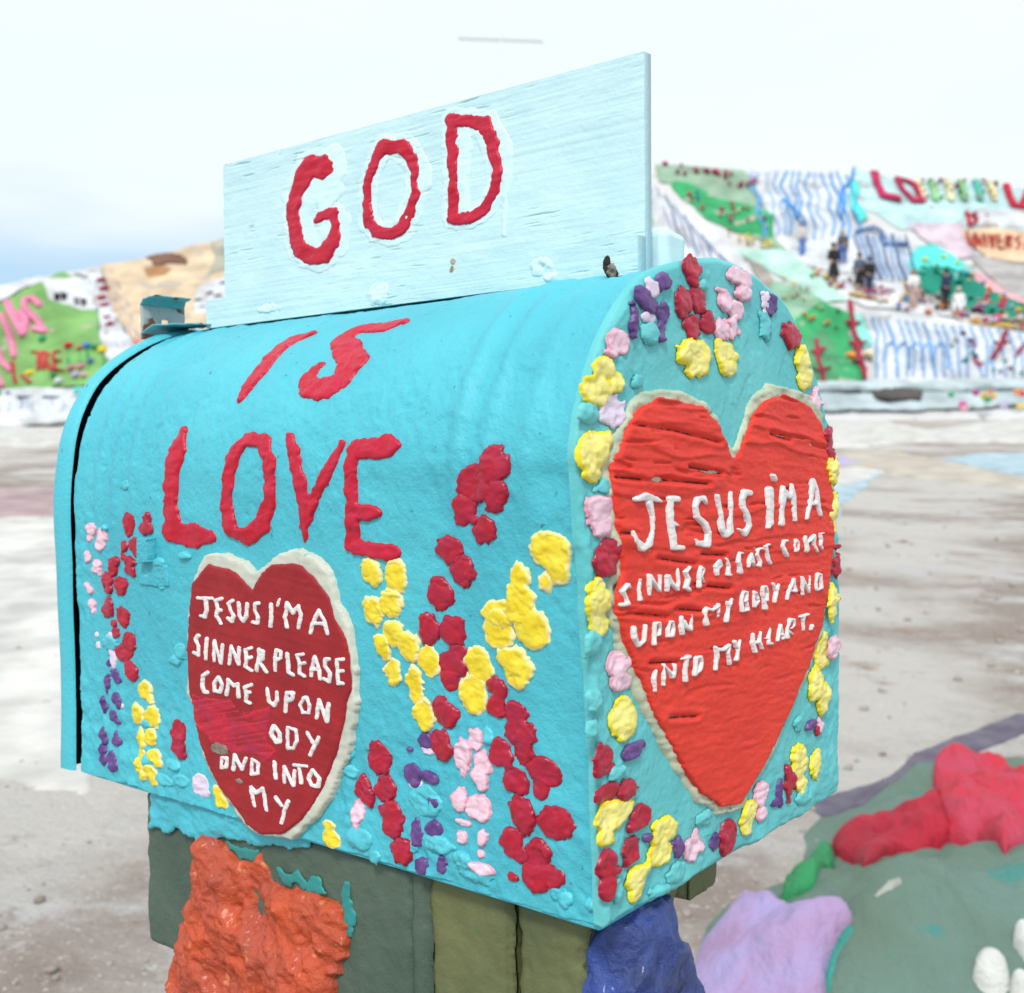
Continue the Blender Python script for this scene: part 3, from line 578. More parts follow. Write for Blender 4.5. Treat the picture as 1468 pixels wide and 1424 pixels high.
HILL = [
('M','paint_patch','pale_sky',0.06,1.928,[('p',[2104,2830,3119,2499,3482,2187,3375,1913,2521,1878,2185,1947,2035,2195])]),
('M','paint_patch','sage',0.07,2.089,[('p',[915,2972,1423,2835,1541,2582,1610,2091,1480,1704,1349,1854,1127,2548,907,2641])]),
('M','paint_patch','green',0.12,2.537,[('p',[965,2676,1075,2648,1227,2383,1382,2328,1500,2093,1452,1819,1240,1918,1102,2096,1003,2391])]),
('M','paint_patch','clean_white',0.12,2.152,[('p',[783,2239,878,2646,955,2334,1064,2101,1190,1828,1251,1694,1284,1454,1287,1213,1262,966,909,948,706,1379])]),
('M','paint_patch','clean_white',0.1,1.927,[('p',[1443,2858,1801,2784,2138,2844,1938,2201,1924,1957,2060,1879,2226,1772,2124,1495,2021,1228,1830,1383,1561,1534,1468,1819,1447,2211])]),
('M','paint_patch','mint',0.13,2.044,[('p',[1219,1743,1516,1689,1614,1433,1694,1112,1569,1080,1447,1331,1294,1591])]),
('M','paint_patch','cliff_shade',0.1,2.165,[('p',[1286,1615,1349,1545,1382,1362,1322,1047,1293,1132])]),  # brown-grey tone paints the shadow on the cliff
('M','paint_patch','sage_green',0.14,2.048,[('p',[1340,1412,1466,1254,1571,1165,1526,848,1366,766,1313,964])]),
('M','paint_patch','green',0.17,1.776,[('p',[1358,930,1530,1131,1630,1045,1664,957,1631,777,1583,301,1292,275,1274,634])]),
('M','paint_patch','mid_green',0.2,1.758,[('p',[1388,702,1526,848,1548,644,1448,274,1292,275])]),
('M','paint_patch','aqua',0.15,1.925,[('p',[1668,1041,1722,932,1719,697,1659,634,1664,840])]),
('M','paint_patch','clean_white',0.16,1.785,[('p',[1725,994,2045,952,2465,734,2792,581,2646,221,1593,277,1711,664,1726,866])]),
('M','paint_patch','clean_white',0.12,1.772,[('p',[1645,1408,2017,1242,2181,1034,2545,783,2258,865,1759,1032,1670,1153])]),
('M','paint_patch','pink_grey',0.09,1.851,[('p',[2231,2013,2535,2006,2512,1787,2518,1608,2387,1575,2300,1788])]),
('M','paint_patch','peach',0.1,1.883,[('p',[2520,1968,2914,1923,3332,1818,3124,1315,2708,1494,2562,1592,2509,1768])]),
('M','paint_patch','warm_grey',0.09,1.836,[('p',[2475,1661,2699,1475,3110,1283,2884,785,2517,1018,2466,1392])]),
('M','paint_patch','turquoise',0.13,1.836,[('p',[2106,1532,2229,1754,2333,1770,2385,1628,2432,1413,2263,1402,2060,1320])]),
('M','paint_patch','deep_green',0.15,1.853,[('p',[2097,1449,2295,1523,2416,1346,2484,1073,2583,912,2535,751,2373,847,2261,969,2167,1106,2039,1258])]),
('M','paint_patch','pink',0.16,1.909,[('p',[2377,1542,2433,1395,2544,985,2524,929,2438,1121,2351,1365])]),
('M','paint_patch','clean_white',0.11,1.811,[('p',[2601,2143,2957,2197,3436,2085,3350,1857,2526,1976])]),
('M','paint_patch','turquoise',0.14,2.242,[('p',[2045,2613,2110,2608,2009,2293,2031,2069,1974,2032,1949,2200])]),
('M','paint_stripe','sky_blue',0.12,2.414,[('s',[1472,2715,13,1418,2518,13,1453,2372,13,1394,2120,13,1417,1963,13,1399,1857,13])]),
('M','paint_stripe','sky_blue',0.12,2.459,[('s',[1507,2721,12,1448,2535,12,1467,2352,12,1422,2199,12,1438,2004,12,1406,1803,12])]),
('M','paint_stripe','pale_blue',0.12,2.515,[('s',[1554,2708,13,1520,2502,13,1526,2313,13,1479,2101,13,1501,1949,13,1474,1872,13])]),
('M','paint_stripe','sky_blue',0.12,2.373,[('s',[1637,2771,11,1561,2541,11,1574,2344,11,1533,2174,11,1538,1993,11,1523,1879,11])]),
('M','paint_stripe','sky_blue',0.12,2.274,[('s',[1708,2802,16,1600,2529,16,1614,2333,16,1564,2176,16,1575,2017,16,1550,1888,16])]),
('M','paint_stripe','blue',0.12,2.236,[('s',[1732,2769,12,1665,2533,12,1660,2331,12,1606,2126,12,1627,1978,12,1618,1897,12])]),
('M','paint_stripe','blue',0.12,2.205,[('s',[1774,2774,13,1696,2515,13,1681,2303,13,1632,2120,13,1658,2002,13,1634,1910,13])]),
('M','paint_stripe','sky_blue',0.12,2.122,[('s',[1840,2774,13,1745,2534,13,1753,2367,13,1690,2180,13,1710,1984,13,1682,1845,13])]),
('M','paint_stripe','pale_blue',0.12,1.994,[('s',[1867,2757,11,1807,2530,11,1803,2358,11,1733,2133,11,1773,2027,11,1728,1856,11])]),
('M','paint_stripe','sky_blue',0.12,2.19,[('s',[1902,2747,15,1873,2561,15,1866,2349,15,1821,2219,15,1834,2042,15,1796,1900,15])]),
('M','paint_stripe','blue',0.12,2.156,[('s',[1964,2756,15,1916,2528,15,1920,2349,15,1858,2143,15,1881,2035,15,1828,1857,15])]),
('M','paint_stripe','sky_blue',0.12,2.243,[('s',[2009,2784,15,1980,2564,15,1959,2346,15,1912,2198,15,1909,1993,15,1868,1837,15])]),
('M','paint_stripe','blue',0.12,2.123,[('s',[2049,2732,12,2027,2518,12,1999,2293,12,1950,2145,12,1965,1977,12,1926,1888,12])]),
('M','paint_stripe','blue',0.22,2.34,[('s',[1585,2290,32,1607,2163,32,1608,2075,32])]),
('M','paint_stripe','blue',0.22,2.117,[('s',[2129,2856,18,2054,2614,18,1951,2454,18,1917,2252,18,1869,2077,18])]),
('M','paint_stripe','slate_blue',0.24,2.047,[('s',[1929,1922,18,2033,1967,18,2063,1895,18,2037,1755,18,2164,1755,18])]),
('M','paint_stripe','slate_blue',0.2,2.141,[('s',[1908,1874,10,1891,1694,10,1847,1502,10,1833,1297,10])]),
('M','paint_stripe','pale_blue',0.2,2.09,[('s',[1942,1872,14,1924,1691,14,1877,1499,14,1871,1324,14])]),
('M','paint_stripe','slate_blue',0.2,2.076,[('s',[1975,1869,15,1956,1688,15,1910,1497,15,1907,1344,15])]),
('M','paint_stripe','pale_blue',0.2,2.026,[('s',[2009,1867,12,1989,1685,12,1943,1496,12,1938,1346,12])]),
('M','paint_stripe','slate_blue',0.2,1.959,[('s',[2042,1863,9,2021,1683,9,1977,1498,9,1957,1306,9])]),
('M','paint_stripe','pale_blue',0.2,1.939,[('s',[2075,1861,9,2055,1681,9,2011,1499,9,1983,1291,9])]),
('M','paint_stripe','slate_blue',0.2,1.946,[('s',[2109,1859,15,2089,1682,15,2044,1497,15,2015,1293,15])]),
('M','paint_stripe','pale_blue',0.2,1.921,[('s',[2144,1859,8,2127,1686,8,2076,1496,8,2044,1274,8])]),
('M','paint_stripe','slate_blue',0.2,1.882,[('s',[2181,1861,8,2164,1689,8,2109,1495,8,2081,1284,8])]),
('M','paint_stripe','violet_grey',0.2,2.329,[('s',[876,2574,11,891,2349,11,883,2139,11,902,1977,11])]),
('M','paint_stripe','slate_blue',0.2,2.337,[('s',[912,2417,11,928,2211,11,924,2026,11,944,1873,11])]),
('M','paint_stripe','violet_grey',0.2,1.978,[('s',[945,2259,9,964,2081,9,967,1924,9,985,1770,9])]),
('M','paint_stripe','slate_blue',0.2,2.015,[('s',[980,2118,9,1004,1969,9,1007,1820,9,1020,1657,9])]),
('M','paint_stripe','violet_grey',0.2,1.867,[('s',[1017,1992,8,1044,1866,8,1047,1718,8,1057,1553,8])]),
('M','paint_stripe','slate_blue',0.2,2.119,[('s',[1057,1879,10,1086,1767,10,1084,1610,10,1088,1437,10])]),
('M','paint_stripe','violet_grey',0.2,2.072,[('s',[1098,1774,9,1123,1662,9,1116,1499,9,1114,1319,9])]),
('M','paint_stripe','slate_blue',0.2,2.138,[('s',[1134,1661,10,1160,1560,10,1146,1386,10,1144,1213,10])]),
('M','paint_stripe','violet_grey',0.2,2.237,[('s',[1170,1552,10,1191,1449,10,1170,1268,10,1169,1105,10])]),
('M','paint_stripe','slate_blue',0.2,2.04,[('s',[1198,1430,9,1215,1329,9,1200,1166,9,1193,998,9])]),
('M','paint_stripe','sky_blue',0.22,1.918,[('s',[1755,908,7,1748,760,7,1701,596,7,1640,361,7])]),
('M','paint_stripe','pale_blue',0.22,1.917,[('s',[1783,896,8,1774,749,8,1743,594,8,1678,361,8])]),
('M','paint_stripe','sky_blue',0.22,1.946,[('s',[1815,885,8,1804,738,8,1786,589,8,1737,362,8])]),
('M','paint_stripe','sky_blue',0.22,1.86,[('s',[1869,874,6,1856,727,6,1836,583,6,1779,361,6])]),
('M','paint_stripe','sky_blue',0.22,1.772,[('s',[1901,864,6,1889,719,6,1868,581,6,1803,360,6])]),
('M','paint_stripe','sky_blue',0.22,1.759,[('s',[1940,855,6,1925,711,6,1902,580,6,1852,358,6])]),
('M','paint_stripe','sky_blue',0.22,1.753,[('s',[1983,848,8,1968,705,8,1935,579,8,1903,356,8])]),
('M','paint_stripe','sky_blue',0.22,1.691,[('s',[2034,839,6,2020,699,6,1996,579,6,1940,355,6])]),
('M','paint_stripe','pale_blue',0.22,1.693,[('s',[2071,832,7,2055,692,7,2017,579,7,1983,353,7])]),
('M','paint_stripe','pale_blue',0.22,1.721,[('s',[2117,825,7,2096,683,7,2066,578,7,2009,352,7])]),
('M','paint_stripe','pale_blue',0.22,1.741,[('s',[2156,816,8,2133,674,8,2109,576,8,2040,351,8])]),
('M','paint_stripe','sky_blue',0.22,1.731,[('s',[2197,804,6,2174,665,6,2133,575,6,2104,347,6])]),
('M','paint_stripe','pale_blue',0.22,1.74,[('s',[2241,791,7,2221,657,7,2195,572,7,2121,346,7])]),
('M','paint_stripe','sky_blue',0.22,1.69,[('s',[2268,779,6,2250,648,6,2213,571,6,2152,345,6])]),
('M','paint_stripe','sky_blue',0.22,1.722,[('s',[2303,765,5,2288,639,5,2261,570,5,2206,344,5])]),
('M','paint_stripe','pale_blue',0.22,1.751,[('s',[2338,752,6,2325,630,6,2315,566,6,2238,343,6])]),
('M','paint_stripe','pale_blue',0.22,1.658,[('s',[2383,740,6,2373,621,6,2342,564,6,2279,341,6])]),
('M','paint_stripe','pale_blue',0.22,1.868,[('s',[1705,499,7,1751,626,7,1786,673,7,1792,608,7,1750,433,7])]),
('M','paint_stripe','pale_blue',0.22,1.919,[('s',[1759,494,7,1804,620,7,1839,667,7,1845,602,7,1804,429,7])]),
('M','paint_stripe','pale_blue',0.22,1.766,[('s',[1812,489,7,1858,614,7,1897,665,7,1902,600,7,1860,428,7])]),
('M','paint_stripe','pale_blue',0.22,1.753,[('s',[1869,488,7,1915,613,7,1956,665,7,1959,598,7,1917,427,7])]),
('M','paint_stripe','pale_blue',0.22,1.643,[('s',[1927,488,7,1973,611,7,2016,665,7,2019,598,7,1976,428,7])]),
('M','letter','crimson',0.3,2.166,[('s',[2232,2778,45,2189,2566,45,2175,2384,45,2257,2340,45])]),
('M','letter','crimson',0.3,2.161,[('s',[2339,2658,31,2389,2619,31,2410,2538,31,2391,2303,31,2336,2305,31,2323,2458,31,2329,2625,31])]),
('M','letter','cream',0.26,2.121,[('s',[2450,2618,35,2432,2470,35,2397,2324,35])]),
('M','flower','dark_red',0.4,2.192,[('e',[2470,2601,23,19])]),
('M','flower','leaf',0.4,2.185,[('e',[2436,2512,23,19])]),
('M','flower','dark_red',0.4,2.08,[('e',[2425,2432,22,18])]),
('M','flower','ochre',0.4,2.105,[('e',[2341,2346,22,19])]),
('M','letter','grass',0.26,2.106,[('s',[2523,2618,35,2502,2464,35,2468,2319,35])]),
('M','flower','leaf',0.4,2.246,[('e',[2512,2594,23,19])]),
('M','flower','dark_red',0.4,2.162,[('e',[2511,2503,22,18])]),
('M','flower','ochre',0.4,2.102,[('e',[2501,2424,22,18])]),
('M','flower','dark_red',0.4,2.06,[('e',[2424,2346,22,18])]),
('M','letter','cream',0.26,2.003,[('s',[2616,2627,34,2588,2456,34,2552,2312,34])]),
('M','flower','dark_red',0.4,2.08,[('e',[2568,2584,22,19])]),
('M','flower','ochre',0.4,2.006,[('e',[2586,2494,22,18])]),
('M','flower','dark_red',0.4,1.996,[('e',[2579,2420,21,18])]),
('M','flower','leaf',0.4,2.123,[('e',[2505,2336,21,18])]),
('M','letter','grass',0.26,1.885,[('s',[2700,2624,34,2674,2459,34,2635,2313,34])]),
('M','flower','ochre',0.4,3.026,[('e',[2715,2590,33,28])]),
('M','flower','dark_red',0.4,1.885,[('e',[2642,2499,22,18])]),
('M','flower','leaf',0.4,1.963,[('e',[2638,2418,21,18])]),
('M','flower','dark_red',0.4,1.912,[('e',[2643,2334,21,18])]),
('M','letter','teal',0.26,1.982,[('s',[2786,2611,34,2771,2467,34,2729,2318,34])]),
('M','flower','dark_red',0.4,2.833,[('e',[2830,2604,32,27])]),
('M','flower','leaf',0.4,2.051,[('e',[2784,2509,21,18])]),
('M','flower','dark_red',0.4,1.878,[('e',[2778,2423,21,18])]),
('M','flower','ochre',0.4,1.945,[('e',[2724,2339,21,17])]),
('M','letter','cream',0.26,1.884,[('s',[2858,2596,34,2855,2466,34,2819,2327,34])]),
('M','flower','leaf',0.4,2.857,[('e',[2896,2561,33,28])]),
('M','flower','dark_red',0.4,1.794,[('e',[2880,2508,21,18])]),
('M','flower','ochre',0.4,1.89,[('e',[2823,2426,21,18])]),
('M','flower','dark_red',0.4,1.768,[('e',[2816,2347,20,17])]),
('M','letter','red',0.3,1.904,[('s',[2962,2547,34,2893,2219,34,2933,2198,34,3086,2490,34])]),
('M','letter','red',0.3,1.854,[('s',[2579,2123,13,2570,1982,13])]),
('M','letter','red',0.3,1.827,[('s',[2635,2113,12,2596,2086,12,2619,2029,12,2585,1981,12])]),
('M','letter','red',0.3,1.884,[('s',[2684,2092,6,2687,2075,6])]),
('M','letter','brick',0.26,1.911,[('s',[2541,1911,7,2499,1748,7,2515,1723,7,2572,1888,7])]),
('M','letter','brick',0.26,1.902,[('s',[2524,1705,7,2582,1882,7,2556,1704,7,2617,1879,7])]),
('M','letter','brick',0.26,1.881,[('s',[2626,1871,7,2577,1697,7])]),
('M','letter','brick',0.26,1.875,[('s',[2647,1866,7,2611,1694,7,2676,1862,7])]),
('M','letter','brick',0.26,1.875,[('s',[2714,1850,7,2689,1854,7,2641,1687,7,2669,1687,7]),('s',[2668,1779,7,2691,1778,7])]),
('M','letter','brick',0.26,1.957,[('s',[2685,1679,7,2730,1842,7,2751,1819,7,2716,1759,7,2710,1676,7])]),
('M','letter','brick',0.26,1.929,[('s',[2807,1837,7,2766,1801,7,2771,1733,7,2725,1667,7])]),
('M','letter','brick',0.26,1.928,[('s',[2759,1653,6,2840,1829,6,2789,1647,6]),('s',[2793,1722,6,2814,1719,6])]),
('M','letter','brick',0.26,1.834,[('s',[2867,1819,6,2799,1638,6,2823,1634,6])]),
('M','leaf_clump','deep_green',0.3,1.89,[('e',[2300,1297,29,26])]),
('M','leaf_clump','teal',0.3,1.769,[('e',[2225,1478,37,25])]),
('M','leaf_clump','turquoise',0.3,1.924,[('e',[2299,1365,26,19])]),
('M','leaf_clump','deep_green',0.3,1.896,[('e',[2295,1301,39,23])]),
('M','leaf_clump','teal',0.3,1.748,[('e',[2236,1384,21,27])]),
('M','leaf_clump','turquoise',0.3,1.76,[('e',[2209,1468,22,30])]),
('M','leaf_clump','deep_green',0.3,1.693,[('e',[2211,1407,22,22])]),
('M','leaf_clump','teal',0.3,1.808,[('e',[2271,1437,23,25])]),
('M','leaf_clump','turquoise',0.3,1.871,[('e',[2361,1393,38,30])]),
('M','leaf_clump','deep_green',0.3,1.916,[('e',[2315,1362,24,19])]),
('M','leaf_clump','teal',0.3,1.867,[('e',[2358,1403,24,24])]),
('M','leaf_clump','turquoise',0.3,1.919,[('e',[2291,1325,25,24])]),
('M','leaf_clump','deep_green',0.3,1.84,[('e',[2149,1434,34,17])]),
('M','leaf_clump','teal',0.3,1.759,[('e',[2130,1396,30,22])]),
('M','leaf_clump','turquoise',0.3,1.901,[('e',[2284,1303,22,20])]),
('M','leaf_clump','deep_green',0.3,1.888,[('e',[2270,1348,26,29])]),
('M','painted_cactus','dark_red',0.35,1.929,[('s',[1686,1076,21,1658,841,21,1615,537,21,1587,355,21]),('s',[1630,894,12,1658,841,12,1704,887,12]),('s',[1606,695,12,1630,638,12,1689,701,12]),('s',[1569,505,11,1612,503,11])]),
('M','painted_cactus','dark_red',0.3,1.767,[('s',[1454,709,16,1405,497,16,1383,296,16]),('s',[1400,602,10,1422,555,10,1479,642,10]),('s',[1353,427,10,1387,396,10,1441,442,10])]),
('M','painted_cactus','dark_red',0.3,1.73,[('s',[2327,739,14,2258,602,14,2192,501,14]),('s',[2250,655,9,2272,627,9,2317,650,9])]),
('M','painted_cactus','dark_red',0.3,1.869,[('s',[2421,1207,17,2364,1082,17,2326,1022,17]),('s',[2448,1079,13,2393,977,13]),('s',[2386,633,11,2296,510,11])]),
('M','ledge_edge','ochre',0.3,1.921,[('s',[1704,1157,14,1778,1118,14,1863,1070,14])]),
('M','ledge_edge','ochre',0.3,1.892,[('s',[2024,938,17,2167,886,17,2302,814,17,2528,732,17])]),
('M','flower','dark_red',0.35,2.782,[('e',[1246,2752,20,17])]),
('M','flower','dark_red',0.35,2.495,[('e',[1068,2743,26,22])]),
('M','flower','crimson',0.35,2.428,[('e',[1363,2533,22,19])]),
('M','flower','dark_red',0.35,2.62,[('e',[1028,2778,29,25])]),
('M','flower','rose',0.35,2.814,[('e',[1266,2786,36,30])]),
('M','flower','crimson',0.35,2.935,[('e',[1267,2726,36,31])]),
('M','flower','rose',0.35,2.237,[('e',[1460,2604,22,19])]),
('M','flower','crimson',0.35,2.895,[('e',[1341,2711,23,19])]),
('M','flower','rose',0.35,2.645,[('e',[1311,2688,20,17])]),
('M','flower','crimson',0.35,2.677,[('e',[1216,2778,31,26])]),
('M','flower','rose',0.35,2.522,[('e',[1140,2822,24,20])]),
('M','flower','rose',0.35,2.231,[('e',[1311,2580,20,17])]),
('M','flower','crimson',0.35,2.322,[('e',[1380,2561,27,23])]),
('M','flower','rose',0.35,2.11,[('e',[1454,2564,14,12])]),
('M','flower','dark_red',0.35,3.003,[('e',[1062,2880,22,18])]),
('M','flower','crimson',0.35,6.758,[('e',[964,2961,49,42])]),
('M','flower','crimson',0.35,2.487,[('e',[1297,2671,23,20])]),
('M','flower','crimson',0.35,2.315,[('e',[1411,2545,21,18])]),
('M','flower','dark_red',0.35,2.632,[('e',[1200,2793,30,25])]),
('M','flower','dark_red',0.35,2.602,[('e',[1147,2783,34,29])]),
('M','flower','crimson',0.35,2.79,[('e',[1252,2777,34,29])]),
('M','flower','crimson',0.35,2.997,[('e',[1316,2741,39,33])]),
('M','flower','rose',0.35,2.181,[('e',[1435,2575,27,23])]),
('M','flower','dark_red',0.35,6.829,[('e',[981,2972,88,75])]),
('M','flower','dark_red',0.35,2.827,[('e',[1060,2350,24,20])]),
('M','flower','crimson',0.35,2.614,[('e',[1358,2194,19,16])]),
('M','flower','rose',0.35,2.255,[('e',[1264,2123,24,20])]),
('M','flower','crimson',0.35,2.46,[('e',[1337,2216,21,18])]),
('M','flower','dark_red',0.35,1.937,[('e',[1335,2045,14,12])]),
('M','flower','blue',0.35,2.43,[('e',[1106,2459,16,14])]),
('M','flower','crimson',0.35,2.092,[('e',[1184,2095,14,12])]),
('M','flower','crimson',0.35,2.422,[('e',[1206,2166,18,16])]),
('M','flower','rose',0.35,1.961,[('e',[1240,2049,19,16])]),
('M','flower','cream',0.35,2.005,[('e',[1429,1961,15,13])]),
('M','flower','crimson',0.35,2.518,[('e',[1058,2431,28,24])]),
('M','flower','cream',0.35,2.154,[('e',[1223,2119,15,13])]),
('M','flower','dark_red',0.35,2.461,[('e',[1205,2183,30,26])]),
('M','flower','blue',0.35,2.596,[('e',[1096,2370,24,20])]),
('M','flower','crimson',0.35,2.514,[('e',[1099,2206,29,25])]),
('M','flower','dark_red',0.35,2.049,[('e',[1239,2067,21,18])]),
('M','flower','cream',0.35,2.471,[('e',[1298,2165,22,18])]),
('M','flower','crimson',0.35,2.43,[('e',[1279,2213,26,22])]),
('M','flower','dark_red',0.35,2.127,[('e',[1428,2061,19,16])]),
('M','flower','rose',0.35,2.45,[('e',[1285,2296,24,21])]),
('M','flower','yellow',0.35,2.048,[('e',[1403,1809,14,12])]),
('M','flower','cream',0.35,2.043,[('e',[1313,1815,23,19])]),
('M','flower','cream',0.35,1.977,[('e',[1267,1856,16,13])]),
('M','flower','yellow',0.35,2.055,[('e',[1389,1756,24,20])]),
('M','flower','yellow',0.35,2.002,[('e',[1306,1858,22,19])]),
('M','flower','yellow',0.35,2.086,[('e',[1416,1766,22,19])]),
('M','flower','yellow',0.35,2.034,[('e',[1305,1807,21,18])]),
('M','flower','leaf',0.35,2.051,[('e',[1375,1782,16,14])]),
('M','flower','cream',0.35,2.075,[('e',[1340,1840,17,14])]),
('M','flower','yellow',0.35,1.933,[('e',[1261,1839,16,13])]),
('M','flower','yellow',0.35,2.096,[('e',[1330,1801,13,11])]),
('M','flower','crimson',0.35,1.99,[('e',[1214,1915,17,15])]),
('M','flower','leaf',0.35,1.851,[('e',[1577,838,12,10])]),
('M','flower','cream',0.35,2.081,[('e',[1425,1375,16,14])]),
('M','flower','orange',0.35,1.693,[('e',[1476,925,17,15])]),
('M','flower','cream',0.35,1.978,[('e',[1428,1159,18,15])]),
('M','flower','orange',0.35,1.707,[('e',[1434,947,18,16])]),
('M','flower','coral',0.35,1.897,[('e',[1452,1178,13,11])]),
('M','flower','cream',0.35,2.045,[('e',[1474,1129,20,17])]),
('M','flower','orange',0.35,1.659,[('e',[1455,904,16,13])]),
('M','flower','cream',0.35,1.995,[('e',[1382,1150,19,16])]),
('M','flower','leaf',0.35,1.921,[('e',[1610,987,17,14])]),
('M','flower','cream',0.35,1.954,[('e',[1533,1018,16,13])]),
('M','flower','yellow',0.35,2.111,[('e',[1454,1287,19,16])]),
('M','flower','cream',0.35,1.765,[('e',[1525,867,14,12])]),
('M','flower','orange',0.35,1.769,[('e',[1543,881,19,16])]),
('M','flower','cream',0.35,1.955,[('e',[1512,1046,13,11])]),
('M','flower','orange',0.35,1.915,[('e',[1513,1235,13,11])]),
('M','flower','magenta',0.35,1.939,[('e',[1873,1173,20,17])]),
('M','flower','clean_white',0.35,2.074,[('e',[1750,1255,17,15])]),
('M','flower','pink',0.35,1.923,[('e',[1889,1138,11,9])]),
('M','flower','crimson',0.35,1.932,[('e',[1794,1169,20,17])]),
('M','flower','blue',0.35,2.226,[('e',[1710,1421,16,13])]),
('M','flower','cream',0.35,2.034,[('e',[1755,1228,19,16])]),
('M','flower','pink',0.35,1.743,[('e',[1940,987,19,16])]),
('M','flower','magenta',0.35,1.895,[('e',[1825,1159,19,16])]),
('M','flower','yellow',0.35,1.831,[('e',[1971,1139,18,16])]),
('M','flower','magenta',0.35,2.184,[('e',[1695,1428,13,11])]),
('M','flower','blue',0.35,1.922,[('e',[1785,1123,21,17])]),
('M','flower','yellow',0.35,2.113,[('e',[1661,1246,15,13])]),
('M','flower','leaf',0.35,1.995,[('e',[1570,1386,20,17])]),
('M','flower','pink',0.35,1.837,[('e',[1913,1043,19,16])]),
('M','flower','yellow',0.35,2.059,[('e',[1643,1376,22,19])]),
('M','flower','crimson',0.35,2.141,[('e',[1683,1258,17,14])]),
('M','flower','pink',0.35,1.921,[('e',[1834,1189,19,16])]),
('M','flower','blue',0.35,1.807,[('e',[1900,1000,16,14])]),
('M','flower','magenta',0.35,2.125,[('e',[1673,1255,22,19])]),
('M','flower','leaf',0.35,2.111,[('e',[1680,1441,16,13])]),
('M','flower','clean_white',0.35,1.968,[('e',[1900,1192,21,18])]),
('M','flower','clean_white',0.35,1.913,[('e',[1799,1131,13,11])]),
('M','flower','pink',0.35,1.968,[('e',[1778,1182,18,15])]),
('M','flower','pink',0.35,1.878,[('e',[1856,1159,15,13])]),
('M','flower','clean_white',0.35,1.957,[('e',[1810,1246,16,13])]),
('M','flower','crimson',0.35,1.921,[('e',[1779,1107,12,11])]),
('M','flower','coral',0.35,2.003,[('e',[1626,1445,19,16])]),
('M','flower','magenta',0.35,2.08,[('e',[1741,1304,13,11])]),
('M','flower','pink',0.35,1.997,[('e',[1874,1224,16,14])]),
('M','flower','blue',0.35,1.849,[('e',[1957,1087,19,16])]),
('M','flower','cream',0.35,1.876,[('e',[1948,1114,18,15])]),
('M','flower','clean_white',0.35,1.927,[('e',[1921,1188,18,15])]),
('M','flower','clean_white',0.35,2.01,[('e',[1606,1498,20,17])]),
('M','flower','coral',0.35,1.96,[('e',[1790,1216,15,12])]),
('M','flower','clean_white',0.35,1.901,[('e',[1825,1072,21,18])]),
('M','flower','magenta',0.35,2.159,[('e',[1690,1241,14,12])]),
('M','flower','clean_white',0.35,2.123,[('e',[1711,1306,19,16])]),
('M','flower','crimson',0.35,2.089,[('e',[1637,1273,17,15])]),
('M','flower','crimson',0.35,1.986,[('e',[1598,1398,16,14])]),
('M','flower','clean_white',0.35,2.031,[('e',[1734,1153,21,18])]),
('M','flower','crimson',0.35,2.026,[('e',[1733,1159,18,16])]),
('M','flower','yellow',0.35,1.984,[('e',[1602,1422,16,14])]),
('M','flower','cream',0.35,1.875,[('e',[1937,1091,13,11])]),
('M','flower','clean_white',0.35,1.904,[('e',[1803,1128,12,10])]),
('M','flower','pink',0.35,2.196,[('e',[1687,1370,22,19])]),
('M','flower','leaf',0.35,2.082,[('e',[1746,1326,23,19])]),
('M','flower','clean_white',0.35,1.992,[('e',[1848,1249,14,12])]),
('M','flower','blue',0.35,1.986,[('e',[1782,1227,13,11])]),
('M','flower','coral',0.35,1.898,[('e',[2438,926,13,11])]),
('M','flower','blue',0.35,1.991,[('e',[2429,982,16,14])]),
('M','flower','cream',0.35,1.996,[('e',[2428,980,14,12])]),
('M','flower','yellow',0.35,1.89,[('e',[2451,948,18,15])]),
('M','flower','clean_white',0.35,1.822,[('e',[2487,855,13,11])]),
('M','flower','orange',0.35,1.767,[('e',[2471,837,16,14])]),
('M','flower','black',0.35,1.84,[('e',[2292,1099,14,12])]),
('M','flower','pink',0.35,1.824,[('e',[2222,1028,19,16])]),
('M','flower','cream',0.35,1.895,[('e',[2357,1054,10,8])]),
('M','flower','cream',0.35,1.776,[('e',[2386,846,13,11])]),
('M','flower','blue',0.35,1.851,[('e',[1960,1111,12,10])]),
('M','flower','clean_white',0.35,1.727,[('e',[2042,1078,15,12])]),
('M','flower','magenta',0.35,1.839,[('e',[2507,883,13,11])]),
('M','flower','clean_white',0.35,1.652,[('e',[2059,1157,10,9])]),
('M','flower','cream',0.35,1.835,[('e',[2370,872,10,8])]),
('M','flower','crimson',0.35,1.8,[('e',[1991,1176,12,10])]),
('M','flower','orange',0.35,1.889,[('e',[2375,926,12,10])]),
('M','flower','pink',0.35,1.639,[('e',[2062,1180,20,17])]),
('M','flower','magenta',0.35,1.799,[('e',[1996,1214,15,13])]),
('M','flower','yellow',0.35,1.723,[('e',[2039,1107,14,12])]),
('M','flower','black',0.35,1.685,[('e',[2060,1127,20,17])]),
('M','flower','blue',0.35,1.695,[('e',[2036,1212,17,14])]),
('M','flower','orange',0.35,1.685,[('e',[2132,1015,15,13])]),
('M','flower','magenta',0.35,1.835,[('e',[2492,889,14,12])]),
('M','flower','yellow',0.35,1.861,[('e',[1994,1248,15,12])]),
('M','flower','yellow',0.35,1.901,[('e',[2242,994,10,8])]),
('M','flower','magenta',0.35,1.788,[('e',[2218,1049,16,14])]),
('M','flower','cream',0.35,1.775,[('e',[1999,1154,11,9])]),
('M','flower','orange',0.35,1.743,[('e',[2425,831,14,12])]),
('M','flower','blue',0.35,1.854,[('e',[2228,1013,19,16])]),
('M','flower','pink',0.35,1.844,[('e',[2309,1036,15,13])]),
('M','flower','coral',0.35,1.633,[('e',[2447,777,11,10])]),
